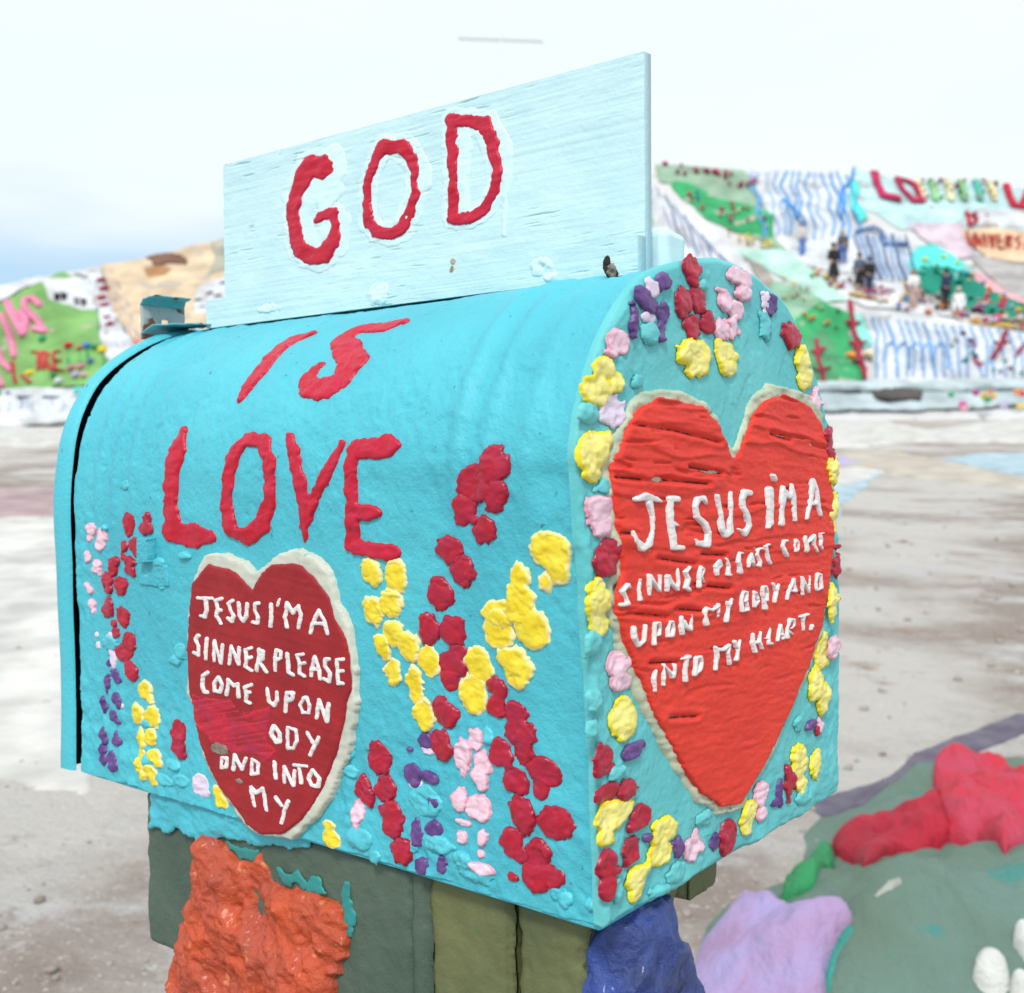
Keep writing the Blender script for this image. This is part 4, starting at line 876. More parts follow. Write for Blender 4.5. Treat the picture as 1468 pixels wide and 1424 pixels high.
('M','flower','crimson',0.35,1.89,[('e',[2294,954,15,13])]),
('M','flower','black',0.35,1.877,[('e',[2368,924,13,11])]),
('M','flower','coral',0.35,1.816,[('e',[2147,1078,18,16])]),
('M','flower','pink',0.35,1.85,[('e',[2265,1116,10,8])]),
('M','flower','clean_white',0.35,1.724,[('e',[2099,1125,11,9])]),
('M','flower','blue',0.35,1.77,[('e',[2017,1068,14,12])]),
('M','flower','clean_white',0.35,1.799,[('e',[2143,1141,18,16])]),
('M','flower','cream',0.35,1.633,[('e',[2111,1040,16,14])]),
('M','flower','pink',0.35,1.721,[('e',[2053,1072,17,15])]),
('M','flower','coral',0.35,1.834,[('e',[2439,888,17,15])]),
('M','flower','blue',0.35,1.899,[('e',[2302,974,18,15])]),
('M','flower','pink',0.35,1.821,[('e',[2322,1087,10,9])]),
('M','flower','pink',0.35,1.911,[('e',[2239,960,10,8])]),
('M','flower','orange',0.35,1.772,[('e',[2218,1067,15,13])]),
('M','flower','clean_white',0.35,1.845,[('e',[2333,1029,18,16])]),
('M','flower','crimson',0.35,1.865,[('e',[2343,903,15,12])]),
('M','flower','black',0.35,1.757,[('e',[2008,1158,17,14])]),
('M','flower','magenta',0.35,1.982,[('e',[2389,1010,15,13])]),
('M','flower','magenta',0.35,1.738,[('e',[2027,1091,13,11])]),
('M','flower','orange',0.35,1.686,[('e',[2131,1022,13,11])]),
('M','flower','blue',0.35,1.915,[('e',[2406,1263,12,11])]),
('M','flower','cream',0.35,1.91,[('e',[2344,1293,15,13])]),
('M','flower','leaf',0.35,1.863,[('e',[2375,1337,15,13])]),
('M','flower','yellow',0.35,1.981,[('e',[2412,1204,12,10])]),
('M','flower','blue',0.35,1.905,[('e',[2302,1389,21,18])]),
('M','flower','yellow',0.35,1.792,[('e',[2510,1001,12,10])]),
('M','flower','cream',0.35,1.991,[('e',[2385,1145,12,10])]),
('M','flower','blue',0.35,1.846,[('e',[2445,1114,17,14])]),
('M','flower','blue',0.35,1.875,[('e',[2356,1367,13,11])]),
('M','flower','deep_green',0.35,1.777,[('e',[2477,993,14,12])]),
('M','flower','orange',0.35,2.01,[('e',[2416,1062,10,9])]),
('M','flower','leaf',0.35,1.87,[('e',[2369,1343,17,15])]),
('M','flower','cream',0.35,1.922,[('e',[2294,1348,16,14])]),
('M','flower','yellow',0.35,1.963,[('e',[2425,1093,12,10])]),
('M','flower','magenta',0.35,1.71,[('e',[2404,777,15,13])]),
('M','flower','clean_white',0.35,1.846,[('e',[2366,875,22,19])]),
('M','flower','clean_white',0.35,1.694,[('e',[2089,1080,14,12])]),
('M','flower','clean_white',0.35,1.739,[('e',[2375,791,18,15])]),
('M','flower','magenta',0.35,1.888,[('e',[2282,994,18,15])]),
('M','flower','blue',0.35,1.899,[('e',[2327,854,16,14])]),
('M','flower','yellow',0.35,1.706,[('e',[2463,815,13,11])]),
('M','flower','black',0.35,1.639,[('e',[2091,999,15,12])]),
('M','flower','black',0.35,1.933,[('e',[2262,971,20,17])]),
('M','flower','coral',0.35,1.811,[('e',[2036,962,26,22])]),
('M','flower','blue',0.35,1.859,[('e',[2221,934,24,20])]),
('M','flower','magenta',0.35,1.721,[('e',[2423,795,13,11])]),
('M','flower','orange',0.35,1.822,[('e',[2040,950,19,16])]),
('M','flower','magenta',0.35,1.912,[('e',[2283,865,20,17])]),
('M','flower','orange',0.35,1.658,[('e',[2169,939,16,14])]),
('M','flower','yellow',0.35,1.888,[('e',[2227,917,14,12])]),
('M','flower','orange',0.35,1.874,[('e',[2238,869,22,19])]),
('M','flower','clean_white',0.35,1.82,[('e',[2499,847,14,12])]),
('M','flower','coral',0.35,1.848,[('e',[2375,896,18,15])]),
('M','flower','magenta',0.35,1.758,[('e',[2398,844,16,13])]),
('M','flower','clean_white',0.35,1.901,[('e',[2317,858,19,16])]),
('M','flower','orange',0.35,1.813,[('e',[2164,1061,21,18])]),
('M','flower','magenta',0.35,1.896,[('e',[2331,884,23,19])]),
('M','flower','black',0.35,1.889,[('e',[2339,955,16,14])]),
('M','flower','magenta',0.35,1.782,[('e',[2194,993,23,19])]),
('M','flower','crimson',0.35,1.902,[('e',[2325,843,21,18])]),
('M','flower','black',0.35,1.892,[('e',[2287,974,24,21])]),
('M','flower','orange',0.35,1.877,[('e',[2343,888,22,19])]),
('M','flower','crimson',0.35,1.745,[('e',[2197,929,19,16])]),
('M','flower','orange',0.35,1.632,[('e',[2118,1000,14,12])]),
('M','flower','crimson',0.35,1.762,[('e',[2369,803,13,11])]),
('M','flower','coral',0.35,1.893,[('e',[2286,982,15,13])]),
('M','flower','clean_white',0.35,1.783,[('e',[2432,866,22,19])]),
('M','flower','magenta',0.35,1.865,[('e',[2222,931,16,13])]),
('M','flower','clean_white',0.35,1.686,[('e',[2301,420,10,9])]),
('M','flower','magenta',0.35,1.731,[('e',[2241,416,12,10])]),
('M','flower','pale_blue',0.35,1.76,[('e',[2127,624,14,12])]),
('M','flower','clean_white',0.35,1.722,[('e',[2248,422,14,12])]),
('M','flower','leaf',0.35,1.722,[('e',[2278,374,8,7])]),
('M','flower','clean_white',0.35,1.8,[('e',[2089,686,16,14])]),
('M','flower','leaf',0.35,1.777,[('e',[2072,498,16,14])]),
('M','flower','pale_blue',0.35,1.767,[('e',[2169,480,9,7])]),
('M','flower','pale_blue',0.35,1.661,[('e',[2194,392,13,11])]),
('M','flower','pale_blue',0.35,1.771,[('e',[2092,530,12,11])]),
('M','flower','clean_white',0.35,1.77,[('e',[2123,635,12,10])]),
('M','flower','leaf',0.35,1.661,[('e',[2168,405,10,8])]),
('M','flower','leaf',0.35,1.697,[('e',[2050,623,12,10])]),
('M','flower','leaf',0.35,1.705,[('e',[2135,460,9,8])]),
('M','flower','leaf',0.35,1.661,[('e',[2240,477,12,10])]),
('M','flower','pale_blue',0.35,1.775,[('e',[2062,492,11,9])]),
('M','flower','black',0.35,1.73,[('e',[2121,519,16,14])]),
('M','flower','rose',0.35,1.737,[('e',[2113,490,16,14])]),
('M','flower','rose',0.35,1.732,[('e',[2111,466,13,11])]),
('M','flower','magenta',0.35,1.729,[('e',[2149,618,14,12])]),
('M','flower','black',0.35,1.712,[('e',[2139,741,17,14])]),
('M','flower','leaf',0.35,1.712,[('e',[2121,559,12,11])]),
('M','flower','rose',0.35,1.729,[('e',[2151,656,14,12])]),
('M','flower','rose',0.35,1.718,[('e',[2119,455,14,12])]),
('M','flower','magenta',0.35,1.716,[('e',[2115,437,11,9])]),
('M','flower','black',0.35,1.749,[('e',[2142,669,18,15])]),
('M','flower','yellow',0.3,1.852,[('e',[2195,1545,23,20])]),
('M','flower','yellow',0.3,1.806,[('e',[2310,1584,20,18])]),
('M','flower','yellow',0.3,1.757,[('e',[2213,1465,15,14])]),
('M','flower','yellow',0.3,1.815,[('e',[2359,1508,17,15])]),
('M','flower','orange',0.5,1.894,[('e',[1579,561,36,30])]),
('M','flower','cream',0.5,1.893,[('e',[1656,566,35,29])]),
('M','foot_ledge','pale_teal',0.5,1.696,[('p',[1267,309,1779,320,2680,303,2641,209,1566,240,1249,216])]),
('M','paint_patch','leaf_green',0.08,2.136,[('p',[-1195,1757,-699,2303,-473,1243,-446,286,-907,281])]),
('M','paint_patch','pale_sky',0.09,2.317,[('p',[-724,2617,-133,3019,113,1969,-112,1194,-487,1424])]),
('M','paint_patch','clean_white',0.12,2.178,[('p',[-335,1391,113,1969,466,1369,517,264,-353,287])]),
('M','paint_patch','peach',0.1,2.381,[('p',[42,3028,527,3003,604,2255,332,1669,114,2063])]),
('M','paint_patch','sage',0.11,2.161,[('p',[521,2902,865,2815,737,1199,543,617,430,1368])]),
('M','paint_stripe','sky_blue',0.22,1.938,[('s',[-297,1382,9,-260,977,9,-277,647,9,-242,356,9])]),
('M','paint_stripe','pale_blue',0.22,1.969,[('s',[-233,1342,9,-202,975,9,-221,645,9,-189,354,9])]),
('M','paint_stripe','sky_blue',0.22,1.989,[('s',[-170,1315,9,-144,975,9,-165,641,9,-135,351,9])]),
('M','paint_stripe','pale_blue',0.22,1.988,[('s',[-109,1295,9,-86,975,9,-109,638,9,-81,345,9])]),
('M','paint_stripe','sky_blue',0.22,2.014,[('s',[-49,1281,9,-27,977,9,-54,634,9,-27,342,9])]),
('M','paint_stripe','pale_blue',0.22,2.154,[('s',[12,1270,10,31,980,10,2,633,10,26,339,10])]),
('M','paint_stripe','sky_blue',0.22,2.257,[('s',[72,1251,10,89,975,10,57,628,10,79,337,10])]),
('M','paint_stripe','pale_blue',0.22,2.286,[('s',[132,1233,11,146,965,11,112,620,11,132,337,11])]),
('M','paint_stripe','sky_blue',0.22,2.257,[('s',[192,1220,10,204,957,10,166,615,10,185,337,10])]),
('M','paint_stripe','pale_blue',0.22,2.076,[('s',[251,1205,9,261,952,9,221,611,9,238,335,9])]),
('M','paint_stripe','sky_blue',0.22,1.922,[('s',[311,1190,9,318,946,9,275,609,9,291,333,9])]),
('M','paint_stripe','pale_blue',0.22,1.945,[('s',[370,1179,9,375,945,9,330,609,9,343,330,9])]),
('M','paint_stripe','sky_blue',0.22,1.962,[('s',[429,1161,9,434,951,9,386,612,9,396,328,9])]),
('M','paint_stripe','pale_blue',0.22,1.83,[('s',[487,1142,9,491,950,9,442,616,9,449,329,9])]),
('M','flower','clean_white',0.35,1.995,[('e',[-585,623,24,20])]),
('M','flower','clean_white',0.35,1.952,[('e',[-518,565,25,21])]),
('M','flower','crimson',0.35,2.326,[('e',[-956,1252,25,21])]),
('M','flower','crimson',0.35,2.212,[('e',[-922,1245,30,25])]),
('M','flower','pink',0.35,1.977,[('e',[-574,603,15,13])]),
('M','flower','yellow',0.35,2.319,[('e',[-877,1250,23,20])]),
('M','flower','orange',0.35,1.969,[('e',[-828,884,24,20])]),
('M','flower','crimson',0.35,1.971,[('e',[-647,621,25,21])]),
('M','flower','crimson',0.35,2.064,[('e',[-567,462,22,19])]),
('M','flower','clean_white',0.35,2.322,[('e',[-1045,1368,25,21])]),
('M','flower','pink',0.35,2.225,[('e',[-863,1096,26,22])]),
('M','flower','orange',0.35,2.312,[('e',[-1007,1241,21,18])]),
('M','flower','clean_white',0.35,2.065,[('e',[-540,514,15,13])]),
('M','flower','clean_white',0.35,2.341,[('e',[-892,1271,24,20])]),
('M','flower','crimson',0.35,2.313,[('e',[-1025,1401,21,18])]),
('M','flower','orange',0.35,2.26,[('e',[-777,1075,29,25])]),
('M','flower','crimson',0.35,2.169,[('e',[-1013,1146,26,22])]),
('M','flower','clean_white',0.35,1.965,[('e',[-663,610,18,15])]),
('M','flower','pink',0.35,1.932,[('e',[-548,556,17,15])]),
('M','flower','clean_white',0.35,2.529,[('e',[-1007,1307,33,28])]),
('M','flower','clean_white',0.35,2.035,[('e',[-637,662,19,17])]),
('M','flower','crimson',0.35,2.197,[('e',[-1019,1503,23,19])]),
('M','flower','pink',0.35,2.228,[('e',[-865,1122,26,22])]),
('M','flower','orange',0.35,2.116,[('e',[-1034,1548,19,16])]),
('M','flower','crimson',0.35,2.224,[('e',[-1074,1574,29,25])]),
('M','flower','orange',0.35,2.136,[('e',[-1058,1559,26,22])]),
('M','flower','orange',0.35,2.233,[('e',[-789,1044,23,19])]),
('M','flower','pink',0.35,2.385,[('e',[-973,1320,30,25])]),
('M','flower','clean_white',0.35,1.959,[('e',[-698,835,20,17])]),
('M','flower','orange',0.35,1.918,[('e',[-543,657,19,16])]),
('M','paint_patch','clean_white',0.07,1.597,[('p',[-2764,1121,-2595,1295,-2429,1413,-2371,1345,-2457,1208,-2546,1061,-2633,847])]),
('M','paint_patch','leaf_green',0.12,1.905,[('p',[-2633,847,-2525,1093,-2426,1270,-2327,1480,-2248,1370,-2242,1316,-2082,1109,-1953,793,-1834,524,-1775,319,-1936,294,-2439,280])]),
('M','paint_patch','clean_white',0.17,2.004,[('p',[-2412,1362,-2315,1383,-2185,1379,-2118,1317,-2055,1060,-2126,1041,-2219,1059,-2296,1119,-2351,1247])]),
('M','paint_patch','beige',0.1,2.058,[('p',[-2189,1585,-1863,1708,-1567,1908,-1231,2021,-1022,651,-1687,634,-1819,788,-1998,1109])]),
('M','paint_patch','clean_white',0.12,1.807,[('p',[-2277,1455,-2189,1585,-2005,1109,-1841,803,-1694,614,-1630,453,-1812,472,-1953,793,-2104,1178,-2190,1396])]),
('M','paint_patch','rock_brown',0.3,2.012,[('p',[-1983,1646,-1896,1714,-1774,1680,-1716,1614,-1723,1556,-1819,1573,-1876,1537])]),
('M','paint_patch','rust_brown',0.2,2.059,[('p',[-1943,1522,-1841,1545,-1783,1508,-1797,1421,-1887,1404])]),
('M','paint_patch','olive_grey',0.2,2.108,[('p',[-1660,1827,-1560,1908,-1490,1738,-1499,1478,-1589,1424,-1577,1636])]),
('M','paint_patch','clean_white',0.2,1.889,[('p',[-1617,1185,-1577,1340,-1475,1428,-1371,983,-1549,986])]),
('M','paint_mark','black',0.3,1.963,[('s',[-1580,1141,10,-1555,1156,10])]),
('M','paint_mark','black',0.3,1.952,[('s',[-1535,1212,9,-1510,1227,9])]),
('M','paint_mark','black',0.3,1.802,[('s',[-1490,1186,9,-1463,1198,9])]),
('M','paint_mark','black',0.3,2.044,[('s',[-1537,1058,10,-1515,1076,10])]),
('M','paint_mark','black',0.3,2.17,[('s',[-1495,1324,11,-1471,1342,11])]),
('M','letter','rose_pink',0.35,1.932,[('s',[-2476,1095,29,-2378,914,29,-2315,789,29,-2334,933,29,-2374,996,29])]),
('M','letter','rose_pink',0.35,1.962,[('s',[-2315,1073,25,-2369,1144,25,-2404,1127,25,-2375,1040,25,-2298,937,25,-2220,819,25,-2280,845,25])]),
('M','letter','rose_pink',0.35,1.915,[('s',[-2448,953,20,-2403,857,20,-2323,671,20,-2280,575,20])]),
('M','letter','rose_pink',0.35,1.536,[('s',[-2378,635,18,-2323,537,18,-2246,442,18])]),
('M','letter','rose_pink',0.35,1.405,[('s',[-2331,459,19,-2222,300,19])]),
('M','letter','brick',0.32,1.52,[('s',[-2219,631,12,-2179,615,12,-2120,451,12])]),
('M','letter','brick',0.32,1.51,[('s',[-2095,450,12,-2167,628,12,-2122,595,12,-2125,542,12,-2049,434,12])]),
('M','letter','brick',0.32,1.608,[('s',[-2085,621,11,-2106,608,11,-2040,447,11,-2002,434,11]),('s',[-2066,523,10,-2044,528,10])]),
('M','letter','brick',0.32,1.446,[('s',[-2277,535,10,-2164,320,10])]),
('M','letter','brick',0.32,1.604,[('s',[-2171,397,10,-2108,332,10])]),
('M','letter','black',0.25,1.891,[('s',[-2274,1191,8,-2258,1131,8]),('s',[-2273,1184,7,-2253,1185,7]),('s',[-2256,1185,7,-2246,1133,7])]),
('M','letter','black',0.25,1.948,[('s',[-2241,1193,8,-2228,1135,8]),('s',[-2240,1186,7,-2222,1189,7]),('s',[-2225,1188,7,-2216,1137,7])]),
('M','letter','black',0.25,2.073,[('s',[-2180,1163,8,-2165,1103,8]),('s',[-2179,1156,7,-2162,1160,7]),('s',[-2165,1159,7,-2153,1105,7])]),
('M','letter','black',0.25,2.11,[('s',[-2149,1156,8,-2132,1095,8]),('s',[-2148,1149,7,-2130,1153,7]),('s',[-2133,1152,7,-2120,1097,7])]),
('M','flower','red',0.4,1.638,[('e',[-2060,675,28,27])]),
('M','flower','coral',0.4,1.653,[('e',[-1998,650,22,21])]),
('M','flower','blue',0.4,1.723,[('e',[-1967,669,28,27])]),
('M','flower','yellow',0.4,1.769,[('e',[-1885,634,34,32])]),
('M','flower','yellow',0.4,1.624,[('e',[-2139,416,24,23])]),
('M','flower','green',0.4,1.657,[('e',[-2212,751,28,27])]),
('M','flower','green',0.4,1.688,[('e',[-2030,397,21,19])]),
('M','flower','rose',0.4,1.739,[('e',[-1972,458,27,25])]),
('M','flower','rose',0.4,1.759,[('e',[-1933,472,27,25])]),
('M','flower','violet_grey',0.4,1.624,[('e',[-1931,396,26,25])]),
('M','flower','pink',0.4,1.646,[('e',[-1892,394,21,20])]),
('M','flower','turquoise',0.4,1.685,[('e',[-1873,258,30,29])]),
('M','flower','slate_blue',0.4,1.809,[('e',[-1908,525,22,21])]),
('M','flower','green',0.4,1.761,[('e',[-1930,655,23,22])]),
('M','flower','clean_white',0.4,1.634,[('e',[-1989,347,25,24])]),
('M','flower_stem','green',0.25,1.708,[('s',[-2044,626,6,-1976,440,6])]),
('M','flower_stem','green',0.25,1.839,[('s',[-1951,621,6,-1891,439,6])]),
('M','flower_stem','green',0.25,1.7,[('s',[-1867,575,6,-1808,394,6])]),
('M','flower_stem','green',0.25,1.827,[('s',[-1980,601,6,-1920,420,6])]),
('M','paint_stripe','violet_grey',0.24,1.888,[('s',[-2251,1439,3,-2150,1201,3,-2041,949,3,-1904,655,3])]),
('M','paint_stripe','slate_blue',0.24,1.873,[('s',[-2243,1485,3,-2126,1206,3,-2013,947,3,-1876,655,3])]),
('M','paint_stripe','violet_grey',0.24,1.845,[('s',[-2213,1468,4,-2101,1209,4,-1984,946,4,-1849,654,4])]),
('M','paint_stripe','slate_blue',0.24,1.856,[('s',[-2194,1480,4,-2074,1210,4,-1956,944,4,-1820,653,4])]),
('M','paint_stripe','violet_grey',0.24,1.859,[('s',[-2160,1449,4,-2048,1212,4,-1927,942,4,-1791,651,4])]),
('M','paint_stripe','slate_blue',0.24,1.823,[('s',[-2145,1481,4,-2021,1214,4,-1897,940,4,-1762,650,4])]),
('M','paint_stripe','violet_grey',0.24,1.785,[('s',[-2114,1465,4,-1994,1216,4,-1866,935,4,-1733,648,4])]),
('M','paint_stripe','slate_blue',0.24,1.779,[('s',[-2098,1493,4,-1965,1215,4,-1834,930,4,-1705,647,4])]),
('M','paint_mark','red',0.32,1.947,[('s',[-2120,1358,15,-2095,1377,15])]),
('M','paint_mark','red',0.32,1.978,[('s',[-2085,1265,15,-2059,1283,15])]),
('M','paint_mark','red',0.32,1.746,[('s',[-2081,1180,13,-2052,1193,13])]),
('M','paint_mark','red',0.32,1.866,[('s',[-2047,1109,14,-2021,1125,14])]),
('M','paint_mark','red',0.32,1.806,[('s',[-1986,961,14,-1960,976,14])]),
('M','paint_mark','red',0.32,1.754,[('s',[-1946,883,13,-1919,897,13])]),
('M','painted_heart','coral',0.25,1.788,[('e',[-1742,700,29,29]),('e',[-1713,699,29,29]),('e',[-1715,654,29,35])]),
('M','paint_patch','clean_white',0.22,1.562,[('p',[-2841,212,-2234,265,-2057,295,-1786,294,-1788,29,-1986,-1,-2757,10])]),
('M','paint_stripe','slate_blue',0.25,1.567,[('s',[-2197,177,5,-2194,141,5,-2182,100,5])]),
('M','paint_stripe','pale_blue',0.25,1.563,[('s',[-2145,171,5,-2139,135,5,-2131,94,5])]),
('M','paint_stripe','slate_blue',0.25,1.582,[('s',[-2105,197,5,-2088,161,5,-2088,120,5])]),
('M','paint_stripe','pale_blue',0.25,1.594,[('s',[-2083,189,5,-2058,153,5,-2059,112,5])]),
('M','paint_stripe','slate_blue',0.25,1.61,[('s',[-2043,177,5,-2044,141,5,-2031,100,5])]),
('M','paint_stripe','pale_blue',0.25,1.625,[('s',[-1994,160,5,-1971,125,5,-1966,84,5])]),
('M','paint_stripe','slate_blue',0.25,1.627,[('s',[-1969,189,5,-1958,154,5,-1961,113,5])]),
('M','paint_stripe','pale_blue',0.25,1.628,[('s',[-1921,177,5,-1899,141,5,-1915,101,5])]),
('M','paint_stripe','slate_blue',0.25,1.641,[('s',[-1888,193,5,-1880,157,5,-1877,116,5])]),
('M','paint_stripe','slate_blue',0.45,1.628,[('s',[-2194,258,10,-2110,208,10,-2037,222,10,-1911,195,10,-1826,216,10])]),
('M','paint_patch','green',0.5,1.482,[('p',[-2373,286,-2247,301,-2189,242,-2218,201,-2349,199])]),
('M','paint_patch','pale_teal',0.22,1.645,[('p',[1218,217,1758,243,2301,247,2656,244,2605,120,1695,71,1332,62,1186,76])]),
('M','paint_patch','charcoal',0.65,1.697,[('p',[1579,217,1644,257,1765,267,1817,226,1770,142,1626,132,1572,156])]),
('G','paint_patch','bone',0.012,2.646,[('p',[1421,5685,1410,4711,1510,4578,1313,3581,2423,5279,2543,4773,1597,2996,1255,2733,1020,2927,809,2598,671,2685])]),
('G','paint_patch','cream_sand',0.01,2.666,[('p',[669,2384,811,2505,794,2128,775,1834,752,1638,700,1524,635,1649,602,1791,582,2071])]),
('G','paint_patch','light_blue',0.012,2.22,[('p',[816,2169,931,2272,1070,2329,1177,2315,829,1630,787,1742,779,1900])]),
('G','paint_patch','lavender',0.01,3.393,[('p',[622,2240,662,2259,631,2065,562,1959,555,1997])]),
('G','paint_patch','light_blue',0.008,3.221,[('p',[415,1495,492,1662,542,1738,602,1853,527,1659,397,1356,334,1175,332,1208])]),
('G','paint_patch','bone',0.006,3.245,[('p',[535,1927,620,1989,601,1821,483,1613,442,1593])]),
('G','paint_patch','bone',0.012,2.114,[('p',[-3189,5022,-2145,4777,-1843,4564,-1743,4550,-1200,3131,-1233,2979,-1964,3091])]),
('G','paint_patch','dusty_pink',0.01,2.013,[('p',[-1008,1583,-719,1591,-659,1667,-500,1279,-528,1253,-766,1202])]),
('G','paint_patch','bone',0.01,1.83,[('p',[-922,1212,-562,1241,-493,1251,-362,940,-188,494,-138,384,-148,381,-163,387,-184,403,-276,429,-391,511])]),
('E','paint_band','aubergine',0.012,1.919,[('s',[1010,3632,88,1152,3727,88,1317,3835,88,1529,4153,88,1722,4316,88,1966,4506,88,2136,4666,88])]),
('E','clay_flower','berry_red',0.1,2.293,[('p',[1355,3632,1462,3874,1502,3823,1577,3774,1637,3697,1767,3731,1606,3261,1346,2838,1177,2693,1204,2927,1156,2986,1178,3120])]),
('E','clay_flower','dark_berry',0.07,1.984,[('p',[925,3274,960,3296,1028,3292,1128,3227,1286,3379,1169,2996,995,2897,884,2747,805,2575,927,3077,910,3191])]),
('E','flower_stem','bright_green',0.04,2.714,[('p',[619,2615,668,2766,842,3204,894,3280,917,3245,891,3125,707,2627,652,2604])]),
('E','clay_flower','lavender_violet',0.09,1.992,[('p',[386,2517,436,2675,515,2740,573,2815,597,2724,615,2586,647,2522,715,2485,733,2431,702,2414,673,2381,635,2305,589,2242,375,2303])]),
('E','petal','bone_white',0.05,0.877,[('e',[976,2297,33,31])]),
('E','petal','bone_white',0.05,1.007,[('e',[1087,2367,30,50])]),
('E','petal','bone_white',0.05,0.933,[('e',[1034,2264,30,25])]),
('E','paint_patch','pale_smear',0.004,1.268,[('p',[776,2455,805,2469,861,2514,863,2485,828,2454,792,2448])]),
('E','paint_patch','teal_paint',0.004,1.352,[('p',[680,2418,722,2431,738,2410,682,2371,650,2310,633,2320])]),
]
SPOTS = {'p0': (15.784, 16.191), 'p1': (16.619, 12.606), 'p2': (17.667, 15.05), 'p3': (17.638, 11.716), 'p4': (18.024, 11.316), 'p5': (19.793, 9.653), 'p6': (21.447, 9.66), 'p7': (22.017, 9.454), 'cross': (-0.511, 33.0), 'f0': (22.126, 0.239), 'f1': (19.886, 1.281), 'f2': (20.238, 1.74), 'f3': (21.271, 0.588), 'f4': (18.676, 0.721), 'f5': (18.623, 0.42), 'f6': (20.978, 0.574), 'f7': (22.25, 0.833), 'f8': (22.516, 1.182), 'f9': (19.859, 1.133), 'f10': (21.906, 1.266), 'f11': (20.208, 1.391), 'f12': (22.397, 0.455), 'f13': (21.756, 1.017), 'f14': (19.614, 1.699), 'f15': (21.487, 0.591), 'f16': (22.697, 1.381), 'f17': (21.534, 1.594), 'f18': (20.358, 0.708), 'f19': (18.527, 1.574), 'f20': (21.368, 0.347), 'f21': (19.885, 1.395), 'f22': (21.36, 1.736), 'f23': (21.727, 1.733), 'f24': (22.514, 0.921), 'f25': (20.019, 1.352)}
CREST = np.array(CREST_DATA, float)
# ------------------------------------------------------------------ materials
MATS = {}
def mat(name, col, col2=None, rough=.5, spec=.5, var=.12, vscale=40, bump=.3, bscale=220, edge=None, coat=0, speck=None, bdist=.001):
    if name in MATS: return MATS[name]
    m = bpy.data.materials.new(name); m.use_nodes = True
    n, k = m.node_tree.nodes, m.node_tree.links; b = n['Principled BSDF']
    b.inputs['Roughness'].default_value = rough; b.inputs['Specular IOR Level'].default_value = spec
    if coat: b.inputs['Coat Weight'].default_value = coat; b.inputs['Coat Roughness'].default_value = .15
    tc = n.new('ShaderNodeTexCoord')
    no = n.new('ShaderNodeTexNoise'); no.inputs['Scale'].default_value = vscale; no.inputs['Detail'].default_value = 6
    k.new(tc.outputs['Object'], no.inputs['Vector'])
    c2 = col2 or tuple(x*(1-var*1.8) for x in col)
    c1 = col if col2 else tuple(min(1, x*(1+var)) for x in col)
    mr = n.new('ShaderNodeMapRange'); mr.inputs['From Min'].default_value = .35; mr.inputs['From Max'].default_value = .65
    k.new(no.outputs['Fac'], mr.inputs['Value'])
    mx = n.new('ShaderNodeMix'); mx.data_type = 'RGBA'
    mx.inputs['A'].default_value = (*c1, 1); mx.inputs['B'].default_value = (*c2, 1)
    k.new(mr.outputs['Result'], mx.inputs['Factor']); res = mx.outputs['Result']
    if edge:
        at = n.new('ShaderNodeAttribute'); at.attribute_name = 'core'
        ad = n.new('ShaderNodeMath'); ad.operation = 'MULTIPLY_ADD'; ad.inputs[1].default_value = .9
        k.new(no.outputs['Fac'], ad.inputs[0]); k.new(at.outputs['Fac'], ad.inputs[2])
        r2 = n.new('ShaderNodeMapRange'); r2.inputs['From Min'].default_value = .85; r2.inputs['From Max'].default_value = 1.12
        k.new(ad.outputs[0], r2.inputs['Value'])
        m2 = n.new('ShaderNodeMix'); m2.data_type = 'RGBA'; m2.inputs['A'].default_value = (*edge, 1)
        k.new(r2.outputs['Result'], m2.inputs['Factor']); k.new(res, m2.inputs['B']); res = m2.outputs['Result']
    if speck:
        n3 = n.new('ShaderNodeTexNoise'); n3.inputs['Scale'].default_value = speck[1]; n3.inputs['Detail'].default_value = 4
        k.new(tc.outputs['Object'], n3.inputs['Vector'])
        r3 = n.new('ShaderNodeMapRange'); r3.inputs['From Min'].default_value = speck[2]; r3.inputs['From Max'].default_value = speck[2]+.05
        k.new(n3.outputs['Fac'], r3.inputs['Value'])
        m3 = n.new('ShaderNodeMix'); m3.data_type = 'RGBA'; m3.inputs['B'].default_value = (*speck[0], 1)
        k.new(r3.outputs['Result'], m3.inputs['Factor']); k.new(res, m3.inputs['A']); res = m3.outputs['Result']
    k.new(res, b.inputs['Base Color'])
    nb = n.new('ShaderNodeTexNoise'); nb.inputs['Scale'].default_value = bscale; nb.inputs['Detail'].default_value = 7; nb.inputs['Roughness'].default_value = .62
    k.new(tc.outputs['Object'], nb.inputs['Vector'])
    bu = n.new('ShaderNodeBump'); bu.inputs['Strength'].default_value = bump; bu.inputs['Distance'].default_value = bdist
    k.new(nb.outputs['Fac'], bu.inputs['Height']); k.new(bu.outputs['Normal'], b.inputs['Normal'])
    MATS[name] = m; return m
CY = (.080, .53, .63)
mat('cyan_paint', CY, (.062, .45, .555), rough=.40, spec=.45, vscale=9, bump=.75, bscale=260, bdist=.0015, speck=((.03, .22, .27), 130, .70))
mat('cyan_panel', (.145, .56, .575), (.115, .51, .54), rough=.5, spec=.35, vscale=14, bump=.6, bscale=300, speck=((.04, .26, .30), 120, .72))
mat('pale_paint', (.57, .785, .82), (.51, .73, .775), rough=.5, spec=.4, vscale=18, bump=.5, bscale=260, speck=((.22, .50, .55), 60, .73))
mat('pale_lump', (.64, .83, .86), (.59, .80, .835), rough=.4, spec=.4, vscale=18, bump=.4, bscale=260)
mat('letter_red', (.50, .004, .022), (.52, .012, .046), rough=.36, spec=.35, vscale=55, bump=.6, bscale=240)
